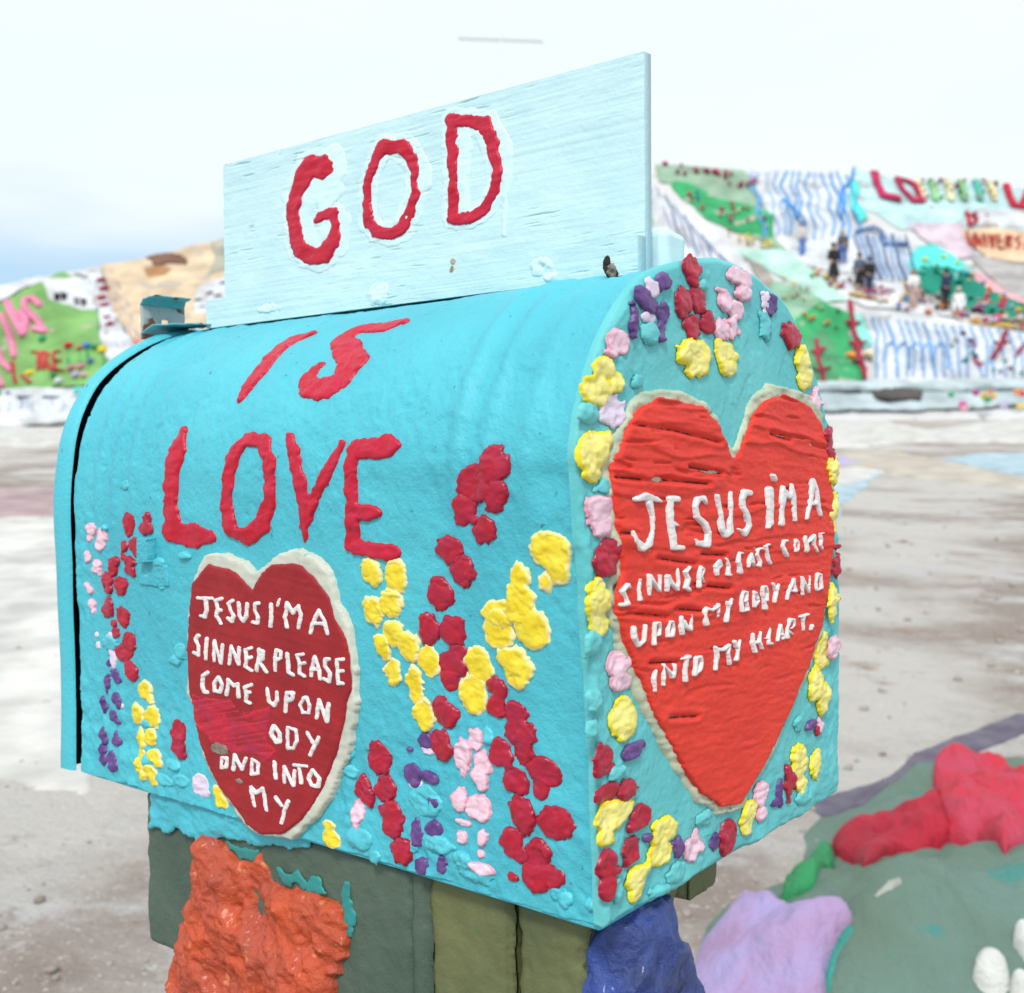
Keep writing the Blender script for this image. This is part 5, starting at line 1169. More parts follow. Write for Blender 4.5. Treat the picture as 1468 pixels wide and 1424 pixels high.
mat('letter_white', (.80, .77, .74), (.70, .68, .70), rough=.4, vscale=60, bump=.4)
mat('panel_red', (.78, .050, .028), (.70, .040, .026), rough=.5, spec=.25, vscale=22, bump=.6, bscale=190, bdist=.0015)
mat('heart_red', (.36, .018, .022), (.29, .014, .020), rough=.46, spec=.3, vscale=30, bump=.5, bscale=160)
mat('bare_red', (.60, .006, .016), (.38, .010, .05), rough=.4, vscale=26, bump=.6, bscale=120)
mat('grey_wood', (.30, .24, .19), (.16, .12, .09), rough=.8, vscale=140, bump=.8, bscale=400)
mat('heart_cream', (.62, .63, .53), (.50, .54, .46), rough=.5, vscale=40, bump=.5, speck=((.25, .42, .40), 90, .66))
mat('panel_cream', (.55, .58, .42), (.38, .48, .36), rough=.5, vscale=40, bump=.5, speck=((.28, .22, .10), 110, .66))
DC = dict(
 red=dict(col=(.46, .006, .022), col2=(.38, .012, .05), edge=(.34, .004, .03), rough=.32, spec=.4, coat=.12, vscale=90),
 yellow=dict(col=(.82, .60, .008), col2=(.86, .70, .05), edge=(.84, .74, .33), rough=.42, vscale=100),
 cream_yellow=dict(col=(.86, .76, .17), col2=(.87, .79, .27), edge=(.82, .68, .015), rough=.45, vscale=90),
 pink=dict(col=(.82, .52, .62), col2=(.84, .60, .70), edge=(.74, .36, .46), rough=.42, vscale=90),
 lilac=dict(col=(.74, .60, .78), col2=(.70, .62, .74), rough=.45, vscale=90),
 purple=dict(col=(.085, .028, .19), col2=(.15, .07, .24), rough=.4, vscale=120),
 cyan=dict(col=CY, col2=(.085, .49, .58), rough=.42, vscale=40))
for kx, d in DC.items(): mat('dab_'+kx, bump=.5, bscale=260, **d)
HC = dict(pale_sky=(.46,.66,.68), sage=(.27,.40,.29), green=(.05,.36,.14), clean_white=(.62,.64,.665), mint=(.45,.70,.60), cliff_shade=(.33,.30,.27),
 sage_green=(.26,.44,.31), mid_green=(.09,.30,.15), aqua=(.25,.72,.62), pink_grey=(.60,.49,.56), peach=(.70,.50,.34), warm_grey=(.42,.40,.39),
 turquoise=(.11,.66,.60), deep_green=(.02,.23,.16), pink=(.74,.38,.42), sky_blue=(.15,.38,.72), pale_blue=(.28,.46,.74), blue=(.08,.30,.66),
 slate_blue=(.14,.23,.42), violet_grey=(.42,.40,.56), crimson=(.50,.035,.11), red=(.56,.03,.06), brick=(.50,.09,.07), cream=(.74,.66,.40), grass=(.25,.50,.24),
 teal=(.10,.45,.36), dark_red=(.36,.04,.07), leaf=(.14,.40,.18), ochre=(.60,.40,.09), rose=(.62,.22,.30), yellow=(.80,.60,.03), orange=(.78,.26,.06),
 coral=(.76,.28,.22), magenta=(.58,.08,.30), black=(.02,.02,.025), pale_teal=(.44,.52,.54), leaf_green=(.20,.40,.13), beige=(.63,.49,.34), rock_brown=(.20,.11,.08),
 rust_brown=(.42,.22,.10), olive_grey=(.38,.37,.30), rose_pink=(.76,.26,.40), charcoal=(.10,.09,.085), bone=(.60,.585,.555), cream_sand=(.50,.45,.38),
 light_blue=(.40,.52,.58), lavender=(.45,.39,.58), dusty_pink=(.42,.31,.32),
 aubergine=(.11,.085,.13), berry_red=(.56,.026,.048), dark_berry=(.46,.018,.042), bright_green=(.035,.30,.11), lavender_violet=(.40,.335,.60), bone_white=(.76,.76,.72),
 pale_smear=(.48,.50,.44), teal_paint=(.06,.36,.30))
def hmat(c):
    big = c in ('aubergine','berry_red','dark_berry','bright_green','lavender_violet','bone_white','pale_smear','teal_paint')
    col = HC[c]
    if big:
        c2 = {'berry_red':(.50,.06,.11), 'lavender_violet':(.42,.27,.46), 'aubergine':(.16,.15,.19)}.get(c, tuple(x*.75 for x in col))
        return mat('clay_'+c, col, c2, rough=.62, spec=.3, vscale=9, bump=1.0, bscale=48, bdist=.012)
    gr = c in ('bone','cream_sand','light_blue','lavender','dusty_pink')
    return mat('slope_'+c, col, None, rough=.85, spec=.15, var=.14, vscale=2.5 if gr else .8, bump=.6, bscale=14 if gr else 3, bdist=.02 if gr else .1,
               speck=((.42,.38,.34), 1.3 if gr else .9, .62) if c in ('clean_white','bone','beige','green','pale_sky','leaf_green') else None)
# ------------------------------------------------------------------ mesh helpers
def empty(name, loc, label=None, cat=None, group=None, kind=None):
    o = bpy.data.objects.new(name, None); SC.collection.objects.link(o); o.location = loc; o.empty_display_size = .1
    o['_o'] = 1; del o['_o']
    if label: o['label'] = label
    if cat: o['category'] = cat
    if group: o['group'] = group
    if kind: o['kind'] = kind
    return o
def wloc(p):
    l = Vector((0, 0, 0))
    while p is not None: l += p.location; p = p.parent
    return l
def mkobj(name, V, F, m, parent=None, attr=None, smooth=True):
    V = np.asarray(V, float).reshape(-1, 3)
    org = np.array(wloc(parent)); me = bpy.data.meshes.new(name)
    V = V - org
    F = np.asarray(F)
    if F.dtype != object and F.ndim == 2:
        k = F.shape[1]
        me.vertices.add(len(V)); me.vertices.foreach_set('co', V.astype(np.float32).ravel())
        me.loops.add(F.size); me.loops.foreach_set('vertex_index', F.astype(np.int32).ravel())
        me.polygons.add(len(F)); me.polygons.foreach_set('loop_start', np.arange(0, F.size, k, dtype=np.int32))
        me.update(calc_edges=True)
    else:
        me.from_pydata(V.tolist(), [], [list(map(int, f)) for f in F]); me.update()
    me.validate()
    if smooth: me.polygons.foreach_set('use_smooth', np.ones(len(me.polygons), bool))
    if attr is not None and len(me.vertices) == len(attr):
        a = me.attributes.new('core', 'FLOAT', 'POINT'); a.data.foreach_set('value', np.asarray(attr, np.float32))
    o = bpy.data.objects.new(name, me); SC.collection.objects.link(o)
    if m: me.materials.append(m if not isinstance(m, str) else MATS[m])
    if parent: o.parent = parent
    return o
def gridfaces(nu, nv, close=False):
    i = np.arange(nu-1)[:, None]; j = np.arange(nv-1)[None]; a = (i*nv+j).ravel()
    F = np.stack([a, a+nv, a+nv+1, a+1], -1)
    if close:
        a = ((nu-1)*nv+np.arange(nv-1)); b = np.arange(nv-1)
        F = np.vstack([F, np.stack([a, b, b+1, a+1], -1)])
    return F
def sdf(prims, sc, k, X, Y):
    D = np.full(X.shape, 1e9)
    for t, d in prims:
        q = np.array(d, float)/sc
        if t == 'e':
            x, y, rx, ry = q; rx = max(rx, 1e-6); ry = max(ry, 1e-6)
            dd = (np.hypot((X-x*k)/rx, (Y-y)/ry)-1)*min(rx, ry)
            D = np.minimum(D, dd)
        elif t == 's':
            q = q.reshape(-1, 3)
            for a, b in zip(q[:-1], q[1:]):
                ax, ay, bx, by = a[0]*k, a[1], b[0]*k, b[1]; vx, vy = bx-ax, by-ay; L = vx*vx+vy*vy+1e-15
                tt = np.clip(((X-ax)*vx+(Y-ay)*vy)/L, 0, 1)
                D = np.minimum(D, np.hypot(X-ax-tt*vx, Y-ay-tt*vy)-(a[2]+(b[2]-a[2])*tt))
        else:
            q = q.reshape(-1, 2)*[k, 1]; d2 = np.full(X.shape, 1e18); ins = np.zeros(X.shape, bool)
            for a, b in zip(q, np.roll(q, -1, 0)):
                vx, vy = b-a; L = vx*vx+vy*vy+1e-15
                tt = np.clip(((X-a[0])*vx+(Y-a[1])*vy)/L, 0, 1)
                d2 = np.minimum(d2, (X-a[0]-tt*vx)**2+(Y-a[1]-tt*vy)**2)
                c = ((a[1] > Y) != (b[1] > Y)) & (X < (b[0]-a[0])*(Y-a[1])/(b[1]-a[1]+1e-15)+a[0])
                ins ^= c
            dd = np.sqrt(d2); D = np.minimum(D, np.where(ins, -dd, dd))
    return D
def bounds(prims, sc, k):
    P = []
    for t, d in prims:
        q = np.array(d, float)/sc
        if t == 'e': P += [(q[0]*k-q[2], q[1]-q[3]), (q[0]*k+q[2], q[1]+q[3])]
        elif t == 's':
            q = q.reshape(-1, 3)
            P += [(a[0]*k-a[2], a[1]-a[2]) for a in q]+[(a[0]*k+a[2], a[1]+a[2]) for a in q]
        else: P += [(a[0]*k, a[1]) for a in q.reshape(-1, 2)]
    P = np.array(P); return P.min(0), P.max(0)
_seed = [100]
def paint(name, key, k, prims, H, m, parent, res, en=0, ef=1, hn=.35, hf=None, rise=.6, lift=0, extra=None, ridge=0, surf=None, sink=1.6, shrink=0, crease=0):
    """a thick patch of paint or clay lying on a surface; en/ef edge wobble and its size, hn/hf relief"""
    _seed[0] += 1; sd = _seed[0]; sf = surf or SURF[key]; sc = SCL[key]
    lo, hi = bounds(prims, sc, k); pad = 2.5*res+en
    nx = max(4, int((hi[0]-lo[0]+2*pad)/res)+1); ny = max(4, int((hi[1]-lo[1]+2*pad)/res)+1)
    X, Y = np.meshgrid(np.linspace(lo[0]-pad, hi[0]+pad, nx), np.linspace(lo[1]-pad, hi[1]+pad, ny), indexing='ij')
    D = sdf(prims, sc, k, X, Y)+shrink
    if en: D = D + en*fbm(X/k/ef, Y/ef, sd, 3, .6)
    ins = -D; w = max(np.percentile(ins[ins > 0], 92) if (ins > 0).any() else res, res*.8)*rise
    t = np.clip(ins/w, 0, 1); pr = np.sqrt(np.clip(1-(1-t)**2, 0, 1))
    hf = hf or w*1.2
    h = H*pr*(1-hn*.5+hn*fbm(X/hf, Y/hf, sd+900, 3, .6))
    if crease: h = h - crease*H*pr*sstep(.16, 0, np.abs(fbm(X/.0085+sd, Y/.0105, sd+55, 2))) + crease*H*.6*pr*np.clip(t-.3, 0, 1)
    if ridge: h = h + ridge*pr*fbm(X/(hf*2.5)+sd, Y/(hf*.35), sd+33, 2)
    if extra is not None: h = h + extra(X/k, Y)*pr
    gx, gy = np.gradient(D, X[1, 0]-X[0, 0], Y[0, 1]-Y[0, 0]); gg = np.maximum(gx*gx+gy*gy, .25); mv = np.clip(D, 0, res*1.5)/gg
    X = X-gx*mv; Y = Y-gy*mv
    h = np.where(D > 0, -min(res*.5, .02)*sink/1.6, h)
    U = X/k; hh = h+lift+sf.base(U, Y)
    P = sf.map(U, Y, hh)
    keep = (D < 0)
    cell = keep[:-1, :-1] | keep[1:, :-1] | keep[:-1, 1:] | keep[1:, 1:]
    F = gridfaces(nx, ny)[cell.ravel()]
    if len(F) == 0: return None
    used = np.unique(F); rm = np.full(nx*ny, -1); rm[used] = np.arange(len(used))
    F = rm[F]
    # orient outwards
    a, b, c = P.reshape(-1, 3)[used][F[0, :3]]
    P2 = sf.map(U, Y, hh+abs(H)+.01).reshape(-1, 3)[used][F[0, 0]]
    if np.dot(np.cross(b-a, c-a), P2-a) < 0: F = F[:, ::-1]
    core = np.clip(ins/w, 0, 1).ravel()[used]
    return mkobj(name, P.reshape(-1, 3)[used], F, m, parent, core)
def boxy(name, lo, hi, m, parent, bev=.003, rough=0, seed=0, seg=None, smooth=True):
    """a bevelled, finely cut block with a worn surface"""
    bm = bmesh.new(); bmesh.ops.create_cube(bm, size=1)
    lo, hi = np.array(lo), np.array(hi); c = (lo+hi)/2; s = hi-lo
    for v in bm.verts: v.co = Vector((v.co.x*s[0], v.co.y*s[1], v.co.z*s[2]))
    bmesh.ops.bevel(bm, geom=bm.edges[:], offset=bev, segments=3, affect='EDGES', profile=.5)
    if seg:
        for ax in range(3):
            n = int(s[ax]/seg)
            for i in range(1, n):
                no = Vector((0, 0, 0)); no[ax] = 1; co = Vector((0, 0, 0)); co[ax] = -s[ax]/2+s[ax]*i/n
                bmesh.ops.bisect_plane(bm, geom=bm.verts[:]+bm.edges[:]+bm.faces[:], plane_co=co, plane_no=no)
    bm.normal_update()
    if rough:
        P = np.array([v.co for v in bm.verts])+c
        d = rough*(fbm(P[:, 0]/.03+P[:, 1]/.05, P[:, 2]/.03+P[:, 1]/.04, seed, 4))
        for v, q in zip(bm.verts, d): v.co += v.normal*float(q)
    V = np.array([v.co for v in bm.verts])+c; F = [[v.index for v in f.verts] for f in bm.faces]
    bm.free(); o = mkobj(name, V, np.array(F, dtype=object), m, parent, smooth=False)
    if smooth:
        o.data.polygons.foreach_set('use_smooth', np.ones(len(o.data.polygons), bool))
    return o
def sheet(name, sf, U, Vv, thick, m, parent, hoff=0):
    """a board face with real relief, folded back round its four edges"""
    u, v = np.meshgrid(U, Vv, indexing='ij'); P = sf.map(u, v, sf.base(u, v)+hoff); B = sf.map(u, v, np.full_like(u, -thick))
    nu, nv = u.shape; F = gridfaces(nu, nv); V = P.reshape(-1, 3); n0 = len(V)
    ring = [(i, 0) for i in range(nu)]+[(nu-1, j) for j in range(1, nv)]+[(i, nv-1) for i in range(nu-2, -1, -1)]+[(0, j) for j in range(nv-2, 0, -1)]
    ri = np.array([i*nv+j for i, j in ring]); R = B.reshape(-1, 3)[ri]; n = len(ri); ii = np.arange(n); jj = (ii+1) % n
    F2 = np.stack([ri[ii], ri[jj], n0+n+jj, n0+n+ii], -1)
    V = np.vstack([V, V[ri], R]); cap = np.arange(n0+n, n0+2*n)
    F2 = np.stack([n0+ii, n0+jj, n0+n+jj, n0+n+ii], -1)
    faces = [list(f) for f in F]+[list(f) for f in F2]+[list(cap)]
    return mkobj(name, V, np.array(faces, dtype=object), m, parent)
# ================================================================== THE GROUND
def tri_mix_ground():
    m = bpy.data.materials.new('desert_clay'); m.use_nodes = True
    n, k = m.node_tree.nodes, m.node_tree.links; b = n['Principled BSDF']; b.inputs['Roughness'].default_value = .9; b.inputs['Specular IOR Level'].default_value = .15
    tc = n.new('ShaderNodeTexCoord')
    mp = n.new('ShaderNodeMapping'); mp.inputs['Rotation'].default_value = (0, 0, -.55); mp.inputs['Scale'].default_value = (1.0, 1.15, 1)
    k.new(tc.outputs['Object'], mp.inputs['Vector'])
    def noise(s, d=6, r=.6):
        x = n.new('ShaderNodeTexNoise'); x.inputs['Scale'].default_value = s; x.inputs['Detail'].default_value = d; x.inputs['Roughness'].default_value = r
        k.new(mp.outputs['Vector'], x.inputs['Vector']); return x.outputs['Fac']
    def mix(a, bcol, f, lo, hi):
        r = n.new('ShaderNodeMapRange'); r.inputs['From Min'].default_value = lo; r.inputs['From Max'].default_value = hi; k.new(f, r.inputs['Value'])
        x = n.new('ShaderNodeMix'); x.data_type = 'RGBA'; k.new(r.outputs['Result'], x.inputs['Factor'])
        if isinstance(a, tuple): x.inputs['A'].default_value = (*a, 1)
        else: k.new(a, x.inputs['A'])
        x.inputs['B'].default_value = (*bcol, 1); return x.outputs['Result']
    c = mix((.53, .50, .465), (.31, .255, .225), noise(.5), .44, .58)
    c = mix(c, (.50, .485, .47), noise(1.7, 9, .68), .52, .62)
    c = mix(c, (.28, .20, .155), noise(2.3, 9, .72), .56, .70)
    c = mix(c, (.58, .57, .54), noise(5, 8, .7), .62, .70)
    c = mix(c, (.16, .13, .115), noise(9, 8, .7), .66, .74)
    c = mix(c, (.62, .60, .57), noise(60, 5, .6), .60, .68)
    c = mix(c, (.20, .16, .13), noise(75, 5, .6), .62, .70)
    k.new(c, b.inputs['Base Color'])
    bu = n.new('ShaderNodeBump'); bu.inputs['Strength'].default_value = .9; bu.inputs['Distance'].default_value = .03
    k.new(noise(22, 9, .65), bu.inputs['Height']); k.new(bu.outputs['Normal'], b.inputs['Normal'])
    return m
gm = tri_mix_ground()
dd = np.r_[-3000, -600, -100, np.linspace(-30, .9, 40), np.geomspace(1.0, 3000, 340)]
aa = 1.1*np.sinh(np.linspace(-8.6, 8.6, 430))
Aq, Dq = np.meshgrid(aa, dd, indexing='ij')
g = mkobj('ground', Ground.map(Aq, Dq, Ground.base(Aq, Dq)).reshape(-1, 3), gridfaces(*Aq.shape)[:, ::-1], gm)
if g.data.polygons[5].normal.z < 0: g.data.flip_normals()
g['kind'] = 'structure'
# ================================================================== THE MOUNTAIN
hm = mat('adobe_white', (.62, .625, .63), (.57, .555, .54), rough=.9, spec=.1, vscale=.5, bump=.7, bscale=3, bdist=.12, speck=((.36, .27, .20), .8, .64))
ua = np.arange(-46, 52, .22); vb = np.r_[np.arange(-1.5, 36, .22), np.arange(36, 70, 1.5)]
Um, Vm = np.meshgrid(ua, vb, indexing='ij')
hill = mkobj('mountain', Hill.map(Um, Vm, Hill.base(Um, Vm)).reshape(-1, 3), gridfaces(*Um.shape), hm)
hill['kind'] = 'structure'
if hill.data.polygons[len(hill.data.polygons)//3].normal.z < 0: hill.data.flip_normals()
# ================================================================== THE PAINTED CLAY BANK
um = np.arange(.05, 3.2, .013); vm = np.arange(1.5, 5.4, .016)
U2, V2 = np.meshgrid(um, vm, indexing='ij'); hb = Mound.base(U2, V2, True); gb = Ground.base(U2, V2)
keep = hb > gb-.03; cell = keep[:-1, :-1] | keep[1:, 1:]
Fm = gridfaces(*U2.shape)[cell.ravel()]; us = np.unique(Fm); rm = np.full(U2.size, -1); rm[us] = np.arange(len(us))
mm = mat('sage_clay', (.145, .235, .20), (.12, .18, .135), rough=.7, spec=.3, vscale=2.6, bump=1.0, bscale=38, bdist=.014, speck=((.07, .24, .21), 7, .64))
mound = mkobj('painted_clay_bank', Mound.map(U2, V2, hb).reshape(-1, 3)[us], rm[Fm], mm)
if mound.data.polygons[50].normal.z < 0: mound.data.flip_normals()
mound['kind'] = 'structure'
# loose stones on the clay
rs = np.random.RandomState(4); ng = 1700
sa = rs.uniform(-1, 1, ng); sdp = 2.2*(14/2.2)**rs.rand(ng); sa = sa*sdp*.62; sr = .003+.009*rs.rand(ng)**3*np.sqrt(sdp)
ico = bmesh.new(); bmesh.ops.create_icosphere(ico, subdivisions=1, radius=1); iv = np.array([v.co for v in ico.verts]); ifc = np.array([[v.index for v in f.verts] for f in ico.faces]); ico.free()
cs = Ground.map(sa, sdp, Ground.base(sa, sdp)+sr*.3)
SVv = (cs[:, None]+iv[None]*(sr[:, None, None]*rs.uniform(.65, 1.25, (ng, len(iv), 1))*np.array([1, 1, .7]))).reshape(-1, 3)
SF = (ifc[None]+(np.arange(ng)*len(iv))[:, None, None]).reshape(-1, 3)
st_ = mkobj('gravel', SVv, SF, mat('stone_grey', (.42, .38, .34), (.24, .20, .17), rough=.9, vscale=3, bump=.3), None, smooth=False); st_['kind'] = 'stuff'
lay = 0
for key, name, col, H, kk, pr in HILL:
    sc = SCL[key]; lo, hi = bounds(pr, sc, kk); big = max(hi-lo)
    par = {'M': hill, 'G': g, 'E': mound}[key]; m = hmat(col)
    if key == 'M':
        small = name in ('flower',)
        res = .30 if big > 6 else (.14 if big > 1.2 else .09)
        if name == 'paint_patch': lay += 1
        paint(name, key, kk, pr, H, m, par, res if name != 'flower' else max(.05, big/7), en=.02 if small or name == 'paint_stripe' else .05 if name in ('letter', 'painted_cactus') else .10 if big < 4 else .3, ef=.6 if big < 4 else 1.5, hn=.3,
              lift=.08+.005*lay if name == 'paint_patch' else .34, rise=.4 if name == 'paint_patch' else .7)
    elif key == 'G':
        dm = lo[1]+(hi[1]-lo[1])*.4
        far = np.clip(dm*.0016, .003, .06)
        paint(name, key, kk, pr, far, m, par, float(np.clip(dm*.006, .018, .2)), en=min(.12*dm**.5, .5)*.45, ef=.12*dm**.7, hn=.1, rise=.12)
    else:
        fl = name in ('clay_flower', 'petal')
        paint(name, key, kk, pr, H, m, par, .008, en=.007, ef=.05, hn=(.25 if col == 'lavender_violet' else .38) if fl else .4, hf=.16 if fl else .06, rise=.95 if fl else .6, lift=.002)
print('landscape', round(time.time()-T0, 1))
# ================================================================== THE MAILBOX
MB = empty('mailbox', (-.26, .16, Z0), 'turquoise arched mailbox covered in hand painted hearts, flowers and lettering, standing on a green post', 'mailbox')
# body: skin of the arch, open towards the door
xs = np.linspace(XF, -.0005, 300); vs = np.linspace(0, LP, 520)
X, V = np.meshgrid(xs, vs, indexing='ij'); P = Body.map(X, V, Body.base(X, V))
wob = .0016*fbm(xs/.03, xs*0, 9, 3); wob2 = .0012*fbm(vs/.04, vs*0, 19, 3)
P[:, 0, 2] += wob; P[:, -1, 2] += wob[::-1]; P[0, :, 0] += wob2
n = P.reshape(-1, 3); F = gridfaces(*X.shape)
Bi = Body.map(X[[0, 0]], V[[0, 0]], np.array([[0.]*520, [-.0012]*520]))   # metal edge turned in at the mouth
Bi[0] = P[0]
body = mkobj('body', n, F[:, ::-1], 'cyan_paint', MB)
if body.data.polygons[3000].normal.y > 0: body.data.flip_normals()
# inside of the shell at the mouth, near-black sheets painting the shade behind the door gap, and the flat underside
mat('hollow_shade', (.012, .022, .026), (.008, .014, .018), rough=.9, spec=.1)  # colour stands in for the unlit hollow of box and door
mat('worn_steel', (.42, .47, .47), (.30, .38, .39), rough=.5, spec=.5, vscale=80, bump=.5, speck=((.16, .055, .025), 60, .53))
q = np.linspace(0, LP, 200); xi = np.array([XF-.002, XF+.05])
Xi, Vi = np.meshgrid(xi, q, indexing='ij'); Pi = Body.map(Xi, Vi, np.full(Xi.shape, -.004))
mkobj('inner_shell', Pi.reshape(-1, 3), gridfaces(*Xi.shape), 'hollow_shade', MB)
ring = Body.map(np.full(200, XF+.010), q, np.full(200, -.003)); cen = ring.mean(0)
mkobj('mouth_shade_plate', np.vstack([ring, cen]), np.array([[i, i+1, 200] for i in range(199)]+[[199, 0, 200]]), 'hollow_shade', MB)
boxy('floor_plate', (XF+.002, .004, Z0-.003), (-.002, .312, Z0+.004), 'cyan_paint', MB, bev=.001, rough=.0005, seg=.02)
# door cap: flange wrapping the mouth and the flat door face
def ptf(t, off):                    # front section with outward offset
    y, z = ip(FP, t); a, b = ip(FN, t); return y*S+a*off, z*S+b*off
tt = np.linspace(0, 1, 220)
gap = .0035+.0075*gauss(tt-.36, .075)+.0035*gauss(tt-.10, .09)+.0035*gauss(tt-.62, .1)+.001*fbm(tt*9, tt*0, 5, 3)
lean = lambda z: -.004+.010*sstep(.0, .38, z)
prof = []
y, z = ptf(tt, .0035); y0, z0 = ptf(tt, .0050)
x_edge = XF-gap
x_out = np.full(220, XF-.0255)-.002*gauss(tt-.3, .1)
rows = []
for xx, off in ((x_edge+.0, -.0005), (x_edge-.0012, .0016), (x_edge-.006, .0030), ((x_edge+x_out)/2, .0034), (x_out+.004, .0036), (x_out+.0012, .0026), (x_out, -.001)):
    yy, zz = ptf(tt, off+.0012); yy = yy+.0006*fbm(tt*20, tt*0, 4, 3); rows.append(np.stack([xx, yy, zz+Z0], -1))
ctr = np.tile(np.array([XF-.028, .158, Z0+.19]), (220, 1)); rows.append(rows[-1]*.5+ctr*.5); rows.append(ctr)
R_ = np.array(rows)
door = mkobj('door', R_.reshape(-1, 3), gridfaces(len(rows), 220), 'cyan_paint', MB)
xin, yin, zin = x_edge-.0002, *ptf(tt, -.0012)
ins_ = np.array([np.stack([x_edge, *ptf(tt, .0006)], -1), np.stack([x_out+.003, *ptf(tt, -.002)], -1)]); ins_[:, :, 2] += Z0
mkobj('door_shade_band', ins_.reshape(-1, 3), gridfaces(2, 220), 'hollow_shade', MB)  # inside of the flange coloured black to paint the shade in the gap
dr = ins_[1]; mkobj('door_shade_plate', np.vstack([dr, dr.mean(0)]), np.array([[i, i+1, 220] for i in range(219)]+[[219, 0, 220]]), 'hollow_shade', MB)
# end panel
nt_, nr = 560, 150
tp = np.linspace(0, 1, nt_); by, bz = ip(PP, tp); by, bz = by*S, bz*S
flo = np.linspace(0, 1, 90)[1:-1]
by = np.r_[by, by[-1]+(by[0]-by[-1])*flo]; bz = np.r_[bz, bz[-1]+(bz[0]-bz[-1])*flo]
bz = bz + np.where(bz < .002, .0015*fbm(by/.02, by*0, 71, 3), 0); NB = len(by)
rr = np.linspace(0, 1, nr)**.8; cy_, cz_ = .16, .17
wy = .0011*fbm(np.arange(NB)/9., np.zeros(NB), 3, 3)
Y = cy_+rr[:, None]*(by+wy-cy_)[None]; Zq = cz_+rr[:, None]*(bz+wy-cz_)[None]
hP = Panel.base(Y, Zq)-.0022*sstep(.985, 1, rr)[:, None]
PV = Panel.map(Y, Zq, hP).reshape(-1, 3)
last = PV[-NB:].copy(); bk = last.copy(); bk[:, 0] = -.0035; last2 = last.copy(); last2[:, 0] -= .002
PV = np.vstack([PV, last2, bk]); PF = gridfaces(nr+2, NB)
a = np.arange(nr+1)*NB; PF = np.vstack([PF, np.stack([a+NB-1, a+2*NB-1, a+NB, a], -1)])
panel = mkobj('end_panel', PV, PF[:, ::-1], 'cyan_panel', MB)
if panel.data.polygons[NB*60].normal.x < 0: panel.data.flip_normals()
print('shell', round(time.time()-T0, 1))
# hearts
def sh(n): return SHAPES[n]
k_, kk, pr = sh('heart_outer')
paint('heart_border', 'H', kk, pr, .0016, 'heart_cream', body, .0013, en=.0022, ef=.014, hn=.6, hf=.012, rise=.08, surf=BodyHeart, lift=-.0012, sink=16)
k_, kk, pr = sh('heart_inner')
paint('heart_field', 'H', kk, pr, .0008, 'heart_red', body, .0011, en=.0007, ef=.006, hn=.3, hf=.02, rise=.05, lift=.0007, ridge=.0002)
k_, kk, pr = sh('heart_bare')
class Bare(BodyHeart):
    @staticmethod
    def base(x, v): return BodyHeart.base(x, v)+.0006*fbm(x/.05, (v-.25*x)/.0016, 72, 3)
paint('bare_streak', 'H', kk, pr, .0004, 'bare_red', body, .0008, en=.002, ef=.008, hn=.5, hf=.004, rise=.05, lift=.0013, surf=Bare)
k_, kk, prs = sh('heart_wood')
for pr in [[p] for p in prs]: paint('bare_wood', 'H', kk, pr, .0004, 'grey_wood', body, .0007, en=.0012, ef=.005, hn=.8, rise=.2, lift=.0017)
k_, kk, pr = sh('panel_outer')
paint('heart_border', 'P', kk, pr, .0034, 'panel_cream', panel, .0011, en=.0014, ef=.010, hn=.6, hf=.006, rise=.035)
k_, kk, pr = sh('panel_inner')
paint('heart_field', 'Q', kk, pr, .0010, 'panel_red', panel, .0009, en=.0007, ef=.006, hn=.3, rise=.03, lift=0, sink=9,
      extra=lambda U, Y: -.0017*np.exp(-(np.maximum(sdf(SHAPES['cracks'][2], 1e4, SHAPES['cracks'][1], U*SHAPES['cracks'][1], Y), 0)/.0010)**2)+.0008*np.exp(-((sdf(SHAPES['cracks'][2], 1e4, SHAPES['cracks'][1], U*SHAPES['cracks'][1], Y)-.003)/.0018)**2))
mat('recess_shade', (.03, .022, .02), (.02, .012, .012), rough=.9)  # near-black colour painting the shade in cracks and the knot hole
for p_ in SHAPES['cracks'][2]:
    paint('crack', 'Q', SHAPES['cracks'][1], [p_], .0003, 'recess_shade', panel, .0004, en=.0004, ef=.004, rise=.6, lift=-.0002, shrink=.00005)  # dark strip on the groove floor, painted as the crack's shade
# flag bracket
k_, kk, pr = sh('bracket'); paint('flag_bracket', 'B', kk, pr, .0016, 'cyan_paint', body, .0007, en=.0003, ef=.01, hn=.25, rise=.10)
k_, kk, pr = sh('bracket_tab'); paint('flag_bracket', 'B', kk, pr, .0045, 'cyan_paint', body, .0006, en=.0002, ef=.01, hn=.1, rise=.06, lift=.0035, sink=14)
# the lettered board on the ridge
zt, zb = .5165, .362; xl, xr_ = -.4735, -.0420
SB = empty('sign_board', Vector((-.26, SY, Z0+.37))-MB.location); SB.parent = MB
sheet('board', Sign, np.linspace(xl, xr_, 420), np.linspace(zb, zt, 330), .0080, 'pale_paint', SB)
cl_ = sheet('cleat', Cleat, np.linspace(xl-.011, -.040, 420), np.r_[np.linspace(.374, .3985, 70)], .010, 'pale_paint', SB)
boxy('back_cleat', (xl+.02, SY+.0165, Z0+.368), (-.036, SY+.046, Z0+.408), 'pale_lump', SB, bev=.006, rough=.0030, seg=.006, seed=4)
bd = SB
for nme, Hh in (('halo_G', .0011), ('halo_O', .0010), ('halo_D', .0010)):
    k_, kk, pr = sh(nme); paint('overpainted_ridge', 'S', kk, pr, Hh, 'pale_lump', bd, .0011, en=.0015, ef=.01, hn=.5, hf=.01, rise=.7)
